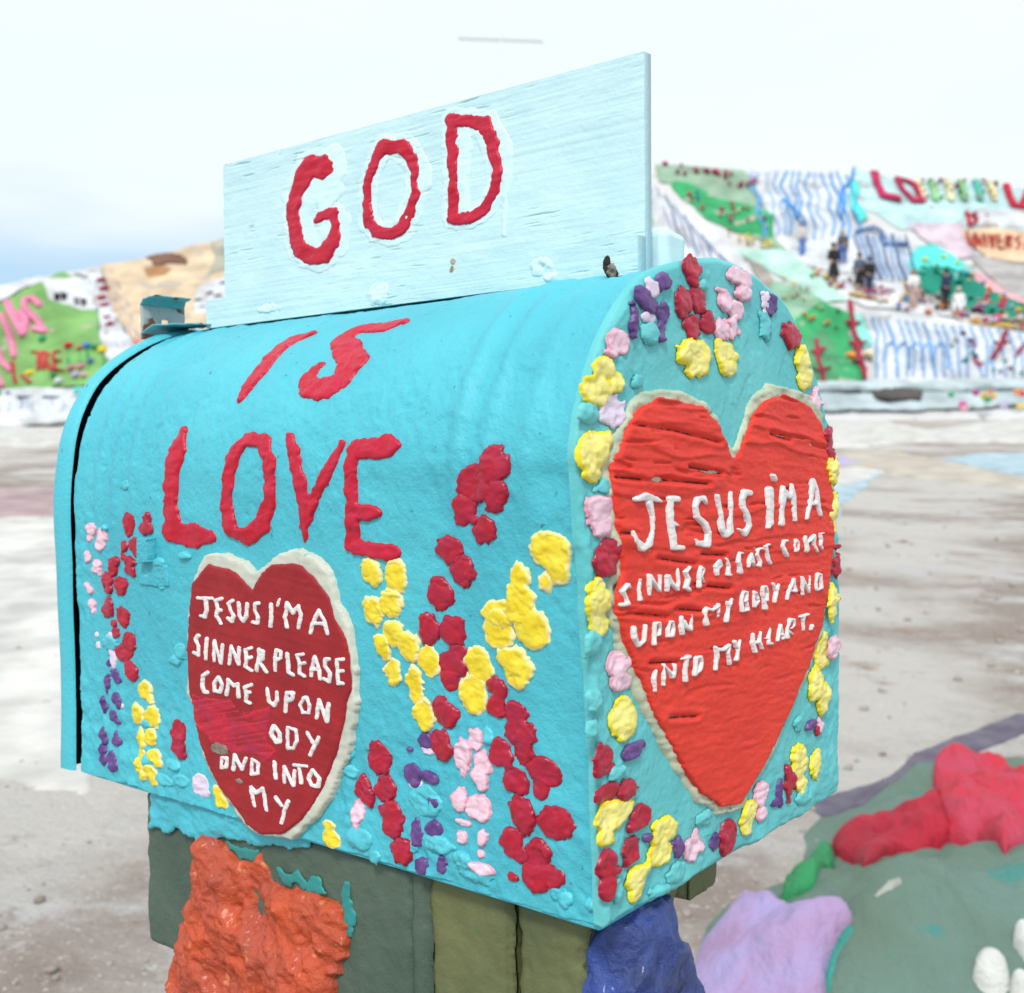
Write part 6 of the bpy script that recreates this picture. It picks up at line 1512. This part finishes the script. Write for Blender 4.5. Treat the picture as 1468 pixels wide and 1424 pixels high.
for nme in ('lump1', 'lump2'):
    k_, kk, prs = sh(nme)
    for pr in ([prs] if nme == 'lump1' else [[p] for p in prs]): paint('paint_lump', 'C', kk, pr, .0022, 'pale_lump', bd, .0009, en=.0025, ef=.008, hn=1.0, hf=.006, rise=.7)
mat('recess_shade', (.03, .025, .02), (.02, .015, .012), rough=.9)
k_, kk, pr = sh('knot_hole_shade'); paint('knot_hole_shade', 'C', kk, pr, .0004, 'recess_shade', bd, .0006, en=.0008, ef=.005, hn=.5, rise=.3, lift=.0004)  # raised dark dab painted for the shade inside the hole
k_, kk, pr = sh('knot_wood'); paint('knot_splinter', 'C', kk, pr, .0035, 'grey_wood', bd, .0006, en=.001, ef=.004, hn=.8, rise=.8, lift=.0003)
k_, kk, prs = sh('rust_spot')
for pr in [[p] for p in prs]: paint('rust_spot', 'C', kk, pr, .0004, mat('rusty_stain', (.50, .40, .30), (.30, .16, .09), vscale=200), bd, .0005, en=.0006, ef=.004, rise=.6)
for key, glyph, kk, pr in LETTERS:
    if key == 'S': paint('overpainted_ridge', 'S', kk, pr, .0011, 'pale_lump', bd, .0007, en=.0025, ef=.009, hn=.8, hf=.008, rise=.9, shrink=-.0045)
# letters
class FlatHeart(PanelHeart):
    @staticmethod
    def base(y, z): return .0058+.0006*fbm(y/.02, z/.01, 5, 2)
for key, glyph, kk, pr in LETTERS:
    if key in 'BS': paint('letter', key, kk, pr, (.0027 if glyph in 'LOVE' else .0019) if key == 'B' else .0024, 'letter_red', body if key == 'B' else bd, .0010, en=.0017, ef=.0065, hn=.5, hf=.014, rise=.36, ridge=.0005)
    elif key == 'H': paint('letter', key, kk, pr, .0013, 'letter_white', body, .0005, en=.00035, ef=.0035, hn=.5, hf=.003, rise=.7, lift=.0014)
    else:
        lo, hi = bounds(pr, SCL[key], kk); small = hi[1]-lo[1] < .034
        paint('letter', key, kk, pr, .0016 if small else .0024, 'letter_white', panel, .0005, en=.0003, ef=.004, hn=.4, hf=.006, rise=.7, surf=FlatHeart, sink=7, shrink=.00035 if small else 0)
rg = random.Random(3)
for key, col, kk, pr in DABS:
    Hd = {'cyan': .0030, 'purple': .0022, 'lilac': .0012, 'pink': .0021}.get(col, .0023)*(1.0 if key == 'B' else 1.15)
    mt = 'dab_'+col if not (col == 'cyan' and key == 'P') else 'cyan_panel'
    paint('paint_dab' if col != 'cyan' else 'paint_lump', key, kk, pr, Hd*rg.uniform(.85, 1.15), mt, body if key == 'B' else panel, .0008, en=min(.0024, .22*min(q[1][3] for q in pr)*1e-4*1.6) if col != 'cyan' else .002, ef=.0058, hn=.75, hf=.013, crease=.22 if col != 'cyan' else 0, shrink=-.0003,
          rise=.42 if col != 'cyan' else .95, lift=.0003 if key == 'B' else (.0042 if max(q[1][0] for q in pr) > 2850 and min(q[1][1] for q in pr) > 900 else .0010))
print('paint', round(time.time()-T0, 1))
# latch: bent strip of sheet steel on the ridge at the door end
def strip(name, pts, wdir, wid, m, parent, th=.0011, jag=0, hole=None):
    P = [np.array(p, float) for p in pts]; L = []; W = np.array(wdir, float); W /= np.linalg.norm(W); nn = 14; dense = []
    for a, b in zip(P[:-1], P[1:]):
        for t in np.linspace(0, 1, 12, endpoint=False): dense.append(a+(b-a)*t)
    dense.append(P[-1]); dn = np.array(dense); T = np.gradient(dn, axis=0); Nn = np.cross(T, W); Nn /= np.linalg.norm(Nn, axis=1)[:, None]
    s = np.linspace(-.5, .5, nn); rws = []; wv = wid*(1+jag*fbm(np.arange(len(dn))/4., np.zeros(len(dn)), 8, 3)) if np.isscalar(wid) else np.interp(np.arange(len(dn)), np.linspace(0, len(dn)-1, len(wid)), wid)
    for sg in (1, -1): rws.append(dn[:, None]+W*(s[None, :, None]*wv[:, None, None])+Nn[:, None]*sg*th/2+Nn[:, None]*(.0008*fbm(np.arange(len(dn))[:, None]/3.+s[None]*4, s[None]*5+0*dn[:, :1], 6, 2))[..., None])
    A_ = np.array(rws).reshape(-1, 3); nL = len(dn); Fq = gridfaces(nL, nn); keepf = np.ones(len(Fq), bool)
    if hole:
        c = A_[Fq].mean(1); keepf = np.linalg.norm(c-np.array(hole[0]), axis=1) > hole[1]
    F1 = Fq[keepf]; F2 = F1[:, ::-1]+nL*nn; e = []
    cnt = {}
    for f in F1:
        for a, b in zip(f, np.roll(f, -1)):
            cnt[(a, b)] = 1
    for (a, b) in list(cnt):
        if (b, a) not in cnt: e.append([b, a, a+nL*nn, b+nL*nn])
    return mkobj(name, A_, np.vstack([F1, F2, np.array(e)]), m, parent, smooth=False)
LT = empty('latch', Vector((-.54, .155, Z0+.385))-MB.location); LT.parent = MB
mat('worn_cyan', (.09, .42, .48), (.16, .45, .48), rough=.5, vscale=60, bump=.7, speck=((.10, .05, .035), 55, .57))
ly = .110
strip('latch_tongue', [(-.478, ly, Z0+.3770), (-.510, ly, Z0+.3790), (-.540, ly-.002, Z0+.3800), (-.5540, ly, Z0+.3740)], (0, 1, 0), [.030, .030, .034, .040, .046], 'worn_cyan', LT)
strip('latch_plate', [(-.5565, ly+.002, Z0+.3690), (-.5575, ly+.002, Z0+.3840), (-.5585, ly+.002, Z0+.4000)], (.10, 1, 0), [.046, .044, .044], 'worn_steel', LT, jag=.05, hole=((-.5575, ly+.004, Z0+.3820), .0060))
strip('latch_hook', [(-.5585, ly+.002, Z0+.3998), (-.5520, ly, Z0+.4050), (-.5330, ly-.004, Z0+.4060)], (.10, 1, 0), [.044, .042, .036], 'worn_cyan', LT)
# rivets on the lower edge
for (x, v) in ((-.245, .012), (-.03, .012), (-.14, .016)):
    paint('rivet', 'B', 1, [('e', [int(x*1e4), int(v*1e4), 42, 42])], .0018, 'cyan_paint', body, .0006, hn=.1, rise=.8)
# ================================================================== THE POST
PO = empty('mailbox_post', (-.25, .12, 0), 'chunky green painted post with orange and blue clay lumps, under the turquoise mailbox', 'post')
mat('dark_green', (.088, .132, .096), (.062, .098, .074), rough=.55, spec=.4, vscale=16, bump=.8, bscale=130, bdist=.002, speck=((.02, .16, .13), 30, .67))
mat('olive_green', (.165, .175, .068), (.105, .125, .055), rough=.55, spec=.4, vscale=12, bump=.7, bscale=110, bdist=.002, speck=((.05, .15, .09), 26, .68))
zb_ = Z0-.0035
# block: near face with relief, ragged lower-left corner
def relief_block(name, x0, x1, z0, z1, y0, depth, m, amp, seed):
    xx = np.linspace(x0, x1, int((x1-x0)/.0022)); zz = np.linspace(z0, z1, int((z1-z0)/.0022)); Xx, Zz = np.meshgrid(xx, zz, indexing='ij')
    ex = np.minimum(Xx-x0, x1-Xx); ez = np.minimum(Zz-z0, z1-Zz)
    rd = .007; dx = np.clip(rd-ex, 0, rd); dz = np.clip(rd-ez, 0, rd); bev = rd-np.sqrt(np.clip(rd*rd-np.minimum(dx**2+dz**2, rd*rd), 0, None))
    h = amp*(fbm(Xx/.04, Zz/.04, seed, 3)+.5*fbm(Xx/.010, Zz/.012, seed+1, 3)+.18*fbm(Xx/.003, Zz/.003, seed+2, 2))
    ed = amp*1.2*fbm(Xx*0+seed, Zz/.012, seed+4, 3)
    P = np.stack([Xx+np.where(Xx < (x0+x1)/2, ed, -ed)*sstep(.02, 0, ex), y0-h+bev, Zz], -1)
    n0 = P.shape[0]*P.shape[1]; V = P.reshape(-1, 3); nu, nv = P.shape[:2]
    ring = [(i, 0) for i in range(nu)]+[(nu-1, j) for j in range(1, nv)]+[(i, nv-1) for i in range(nu-2, -1, -1)]+[(0, j) for j in range(nv-2, 0, -1)]
    ri = np.array([i*nv+j for i, j in ring]); n = len(ri); rings = []; steps = 40; lastp = V[ri]
    for s_ in range(1, steps+1):
        q = lastp.copy(); q[:, 1] = lastp[:, 1]+(y0+depth-lastp[:, 1])*s_/steps
        c = q-np.array([(x0+x1)/2, 0, (z0+z1)/2]); c[:, 1] = 0; c /= np.linalg.norm(c, axis=1)[:, None]+1e-9
        rings.append(q+c*(amp*fbm(q[:, 0]/.02+q[:, 2]/.02, q[:, 1]/.02, seed+7, 3))[:, None])
    V = np.vstack([V]+rings); Fs = [gridfaces(nu, nv)]; ii = np.arange(n); jj = (ii+1) % n; prev = ri
    for s_ in range(steps):
        cur = n0+s_*n+ii; Fs.append(np.stack([prev[jj], prev[ii], cur, cur[jj]], -1)[:, ::-1]); prev = cur
    o = mkobj(name, V, np.vstack(Fs), m, PO)
    return o
relief_block('base_block', -.4455, -.152, Z0-.128, zb_, .010, .27, 'dark_green', .0016, 140)
relief_block('post_foot', -.418, -.170, -.05, Z0-.122, .018, .24, 'dark_green', .0030, 150)
relief_block('corner_post', -.1425, -.0760, -.05, zb_, .016, .106, 'olive_green', .0022, 160)
relief_block('corner_post', -.0725, -.0225, -.05, zb_, .017, .104, 'olive_green', .0034, 165)
relief_block('corner_lip', -.0900, -.0200, Z0-.030, zb_-.0005, .125, .045, 'olive_green', .0030, 167)
relief_block('corner_board', -.156, -.1395, -.05, zb_, .012, .10, 'dark_green', .0012, 170)
k_, kk, pr = sh('drip'); paint('paint_drip', 'A', kk, pr, .0028, 'cyan_paint', PO, .0011, en=.003, ef=.008, hn=.8, hf=.012, rise=.5, lift=.002)
k_, kk, pr = sh('teal1'); tm = mat('teal_smear', (.02, .26, .25), (.03, .20, .19), rough=.5); paint('paint_smear', 'A', kk, pr, .0008, tm, PO, .0012, en=.004, ef=.01, lift=.0012)
k_, kk, prs = sh('teal2')
for pr in [[p] for p in prs]: paint('paint_smear', 'A', kk, pr, .0008, tm, PO, .0012, en=.006, ef=.01, lift=.0012)
om = mat('orange_clay', (.58, .078, .018), (.42, .070, .035), rough=.42, spec=.5, vscale=26, bump=1.0, bscale=170, bdist=.003, coat=.1, speck=((.66, .20, .08), 110, .65))
def lumps(x, z):
    r = 0
    for f, a, sd in ((.045, .0115, 1), (.020, .0060, 2), (.009, .0034, 3), (.0055, .0016, 4)):
        r = r + a*(1-np.abs(fbm(x/f+.3*z/f, z/f*.8, 300+sd, 2))*2.2)
    return r+.0010*fbm(x/.0035, z/.0035, 309, 2)
k_, kk, pr = sh('orange'); paint('orange_clay_lump', 'A', kk, pr, .011, om, PO, .0013, en=.007, ef=.015, hn=.5, hf=.06, rise=.45, extra=lambda x, z: lumps(x, z)*.62, lift=-.001)
# cracks in the block
ck = MATS['recess_shade']
def blob(name, c, rad, m, parent, amp, freq, seed, sub=5, oct_=4):
    bm = bmesh.new(); bmesh.ops.create_icosphere(bm, subdivisions=sub, radius=1)
    D_ = np.array([v.co for v in bm.verts]); c = np.array(c); rad = np.array(rad); P = D_*rad
    n1 = fbm(P[:, 0]/freq+P[:, 2]/freq*.7+seed, P[:, 1]/freq-P[:, 2]/freq*.6, seed, oct_)
    n2 = 1-2*np.abs(fbm(P[:, 2]/freq*.8-P[:, 0]/freq*.5+5, P[:, 1]/freq*.9+P[:, 0]/freq*.4, seed+9, oct_))
    P = P+D_*(amp*(n1+.7*n2))[:, None]+c
    F = np.array([[v.index for v in f.verts] for f in bm.faces]); bm.free()
    return mkobj(name, P, F, m, parent)
bl = mat('blue_clay', (.022, .060, .30), (.012, .030, .14), rough=.38, spec=.6, vscale=26, bump=1.0, bscale=170, bdist=.003, coat=.25, speck=((.10, .14, .34), 60, .66))
blob('blue_clay_lump', (-.020, .060, Z0-.112), (.034, .056, .112), bl, PO, .011, .028, 5, sub=6)
# ================================================================== THE CROSS, THE PEOPLE, THE FLOWER BED
def hp(key, h=0):
    u, v = SPOTS[key]; u, v = np.array([u]), np.array([v]); return Hill.map(u, v, Hill.base(u, v)+h)[0]
wm = mat('white_timber', (.72, .74, .75), (.69, .71, .72), rough=.7, vscale=5)
cp = hp('cross'); cp[2] -= .4
CR_ = empty('summit_cross', cp, 'thin white cross standing on the mountain top behind the lettered board', 'cross')
dist = np.dot(cp-CAM, FH); top = (712+40)/F_PX
def px_z(ypx, d): return CAM[2]+((655-ypx)/F_PX)*d
def beam(name, a, b, r, m, parent):
    a, b = np.array(a, float), np.array(b, float); t = b-a; t /= np.linalg.norm(t); s1 = np.cross(t, FH); 
    if np.linalg.norm(s1) < .1: s1 = RH.copy()
    s1 /= np.linalg.norm(s1); s2 = np.cross(t, s1); V = []; pr_ = [(-1, -.8), (-.8, -1), (.8, -1), (1, -.8), (1, .8), (.8, 1), (-.8, 1), (-1, .8)]
    for p in (a, b):
        for i, j in pr_: V.append(p+s1*i*r+s2*j*r)
    F = [[i, (i+1) % 8, 8+(i+1) % 8, 8+i] for i in range(8)]+[list(range(8))[::-1], list(range(8, 16))]
    return mkobj(name, V, np.array(F, dtype=object), m, parent, smooth=False)
zt_, zbar = px_z(-70, dist), px_z(60, dist)
beam('upright', cp, [cp[0], cp[1], zt_], .075, wm, CR_)
c0 = np.array([cp[0], cp[1], zbar]); hw = 60/F_PX*dist
tl = .0018
gmc = mat('grey_timber', (.60, .62, .62), (.55, .56, .56), rough=.8)
beam('crossbar', c0-RH*hw-[0, 0, -.12], c0+RH*hw-[0, 0, .12], .085, gmc, CR_)
# people
def skin(name, pts, edges, rad, m, parent, sub=2):
    me = bpy.data.meshes.new(name); org = np.array(wloc(parent)); me.from_pydata([(np.array(p)-org).tolist() for p in pts], edges, []); me.update()
    o = bpy.data.objects.new(name, me); SC.collection.objects.link(o); o.parent = parent; me.materials.append(m)
    mo = o.modifiers.new('skin', 'SKIN')
    for v, r in zip(me.skin_vertices[0].data, rad): v.radius = r if hasattr(r, '__len__') else (r, r)
    me.skin_vertices[0].data[0].use_root = True
    s = o.modifiers.new('sub', 'SUBSURF'); s.levels = sub; s.render_levels = sub; mo.use_smooth_shade = True
    return o
def person(key, hgt, label, top, legs, hair, skinc=(.45, .26, .17), skirt=False, face=0., arms='down', hat=None, sit=False, group=None):
    p0 = hp(key, .02); E_ = empty('person', p0, label, 'person', group)
    hgt *= 1.15; s = hgt/1.7; ca, sa = math.cos(face), math.sin(face)
    X_ = RH*ca+FH*sa; Y_ = -RH*sa+FH*ca
    def T(x, y, z): return p0+X_*x*s+Y_*y*s+np.array([0, 0, z*s])
    ms = mat('skin_%d' % int(skinc[0]*100), skinc, rough=.6); 
    def cm(c, nm): return mat(nm+'_%d_%d_%d' % tuple(int(x*100) for x in c), c, rough=.85, bump=.4, bscale=60, bdist=.01)
    step = .10
    if not sit:
        pts = [T(0, 0, .92), T(0, 0, 1.12), T(0, 0, 1.36), T(0, 0, 1.47), T(0, -.01, 1.57), T(0, -.01, 1.66),
               T(-.09, 0, .86), T(-.10, -step, .48), T(-.10, 0, .08), T(-.10, -.14, .03), T(.09, 0, .86), T(.10, step*.3, .48), T(.10, .03, .08), T(.10, -.11, .03)]
    else:
        pts = [T(0, 0, .35), T(0, -.03, .55), T(0, -.02, .80), T(0, -.02, .90), T(0, -.04, 1.0), T(0, -.04, 1.09),
               T(-.09, -.05, .33), T(-.12, -.42, .42), T(-.12, -.45, .08), T(-.12, -.58, .03), T(.09, -.05, .33), T(.12, -.42, .42), T(.12, -.45, .08), T(.12, -.58, .03)]
    hz_ = 0 if not sit else -.57
    sh_ = 1.38+hz_
    ar = {'down': [(.22, 0, sh_-.28), (.22, -.10, sh_-.52), (.21, -.14, sh_-.62)], 'bent': [(.24, .02, sh_-.28), (.14, -.22, sh_-.22), (.08, -.26, sh_-.18)]}[arms]
    k0 = len(pts)
    for sg in (-1, 1):
        pts += [T(sg*.17, 0, sh_)]+[T(sg*a, b, c) for a, b, c in ar]
    ed = [(0, 1), (1, 2), (2, 3), (3, 4), (4, 5), (0, 6), (6, 7), (7, 8), (8, 9), (0, 10), (10, 11), (11, 12), (12, 13),
          (2, k0), (k0, k0+1), (k0+1, k0+2), (k0+2, k0+3), (2, k0+4), (k0+4, k0+5), (k0+5, k0+6), (k0+6, k0+7)]
    r = [.13, .115, .13, .055, .085, .07, .085, .06, .042, .035, .085, .06, .042, .035, .055, .042, .033, .04, .055, .042, .033, .04]
    skin('body', pts, ed, [x*s for x in r], ms, E_)
    tm_ = cm(top, 'cloth'); lm_ = cm(legs, 'cloth')
    tp_ = [pts[0], pts[1], pts[2], pts[3]]+pts[k0:k0+3]+pts[k0+4:k0+7]
    skin('shirt', tp_, [(0, 1), (1, 2), (2, 3), (2, 4), (4, 5), (5, 6), (2, 7), (7, 8), (8, 9)], [x*s*1.16 for x in (.135, .13, .145, .06, .07, .055, .045, .07, .055, .045)], tm_, E_)
    if skirt:
        zz = np.linspace(.98, .42, 8); rw = np.interp(zz, [.42, .9, 1.0], [.24, .16, .14]); an = np.linspace(0, 2*math.pi, 24, endpoint=False)
        Vv = [T(math.cos(a)*q*(1+.05*math.sin(6*a)), math.sin(a)*q*.8, z_) for z_, q in zip(zz, rw) for a in an]
        Ff = [[i*24+j, i*24+(j+1) % 24, (i+1)*24+(j+1) % 24, (i+1)*24+j] for i in range(7) for j in range(24)]
        mkobj('skirt', Vv, np.array(Ff), lm_, E_)
    else:
        skin('trousers', [pts[0], pts[6], pts[7], pts[8], pts[10], pts[11], pts[12]], [(0, 1), (1, 2), (2, 3), (0, 4), (4, 5), (5, 6)], [x*s*1.18 for x in (.13, .095, .068, .055, .095, .068, .055)], lm_, E_)
    hm_ = cm(hair, 'hair'); hc = (pts[4]+pts[5])/2
    bm = bmesh.new(); bmesh.ops.create_icosphere(bm, subdivisions=3, radius=1); Dd = np.array([v.co for v in bm.verts])
    fc = (Dd[:, :2] @ np.array([Y_[0], Y_[1]]))*-1
    Pp = hc+Dd*np.array([.105, .105, .125])*s*(1+.04*fbm(Dd[:, 0]*3, Dd[:, 2]*3, 4, 2))[:, None]-np.outer(fc > .25, -Y_[:3] if False else (Y_*-.045*s))*-1*0
    Pp[:, :] += np.where((fc > .3) & (Dd[:, 2] < .35), 1, 0)[:, None]*(Y_*.07*s)[None]
    Ff = np.array([[v.index for v in f.verts] for f in bm.faces]); bm.free(); Pp[:, 2] += .015*s
    mkobj('hair' if not hat else 'cap', Pp, Ff, hm_ if not hat else cm(hat, 'cap'), E_)
    # nose and ears as small knobs of the face
    for dx, dy, dz in ((0, -.10, -.015), (-.088, 0, -.01), (.088, 0, -.01)):
        q0 = hc+X_*dx*s+Y_*dy*s+np.array([0, 0, dz*s]); a_ = np.linspace(0, 2*math.pi, 8, endpoint=False)
        Vv = [q0+X_*math.cos(a)*.014*s+np.array([0, 0, math.sin(a)*.022*s])+Y_*.02*s for a in a_]+[q0-Y_*.02*s*(dy < 0)+X_*dx*.15*s]
        mkobj('nose' if dy < 0 else 'ear', Vv, np.array([[i, (i+1) % 8, 8] for i in range(8)]), ms, E_)
    return E_
PI = math.pi
person('p0', 1.65, 'person in pale grey shirt and blue cap, highest of the visitors on the mountain path', (.60, .58, .56), (.10, .22, .55), (.05, .03, .02), hat=(.06, .18, .55), face=.4)
person('p1', 1.95, 'large person all in black, beside the person with fair hair on the mountain path', (.012, .012, .014), (.012, .012, .014), (.02, .015, .012), face=PI+.3, skirt=True, arms='bent')
person('p2', 1.65, 'person with fair hair, dark grey top and blue trousers behind the one in black', (.09, .09, .10), (.05, .12, .38), (.55, .32, .08), face=PI-.4)
person('p3', 1.75, 'person in slate blue top and black skirt, left one of the standing pair', (.09, .12, .18), (.015, .015, .018), (.03, .02, .02), face=PI, skirt=True)
person('p4', 1.72, 'slim person in black top and dark jeans, right one of the standing pair', (.015, .013, .016), (.03, .05, .10), (.03, .02, .02), face=PI+.2)
person('p5', 1.80, 'person in loose white shirt and bare legs, among the flowers on the ledge', (.82, .81, .82), (.50, .36, .30), (.25, .12, .05), face=.2, arms='bent')
person('p6', 1.85, 'person with long black hair and navy clothes on the ledge', (.02, .035, .09), (.015, .017, .03), (.01, .01, .01), face=PI+.6)
person('p7', 1.75, 'person sitting in white clothes beside the one with long black hair', (.80, .80, .80), (.78, .78, .78), (.72, .70, .68), face=-.5, sit=True)
# bed of clay flowers at the mountain foot
fp = hp('f0'); FB = empty('clay_flower_bed', fp, 'heap of bright clay flowers at the mountain foot, right edge', 'flower bed')
rg = random.Random(8)
cols = ['crimson', 'yellow', 'orange', 'clean_white', 'magenta', 'pink', 'yellow', 'red', 'violet_grey', 'green']
for i in range(26):
    q = hp('f%d' % i, .05); R0 = rg.uniform(.12, .22); Vv = []; Ff = []; q = q-FH*1.6+np.array([0, 0, .05]); npet = 8; a0 = rg.random()*3
    n_ = 32
    for ring_, (rr_, zz_) in enumerate(((0, .10), (.35, .14), (.7, .10), (1, .02), (.85, -.06), (.2, -.10))):
        for j in range(n_):
            a = a0+2*PI*j/n_; pet = 1+.16*math.cos(npet*a)*min(1, rr_*1.3)
            Vv.append(q+RH*math.cos(a)*rr_*R0*pet+np.array([0, 0, 1])*(math.sin(a)*rr_*R0*pet*.85+.12)-FH*(zz_*R0*4*.35))
    for r_ in range(5):
        for j in range(n_): Ff.append([r_*n_+j, r_*n_+(j+1) % n_, (r_+1)*n_+(j+1) % n_, (r_+1)*n_+j])
    mkobj('flower', Vv, np.array(Ff), hmat(cols[i % 10]), FB)
print('done', round(time.time()-T0, 1), len(bpy.data.objects))
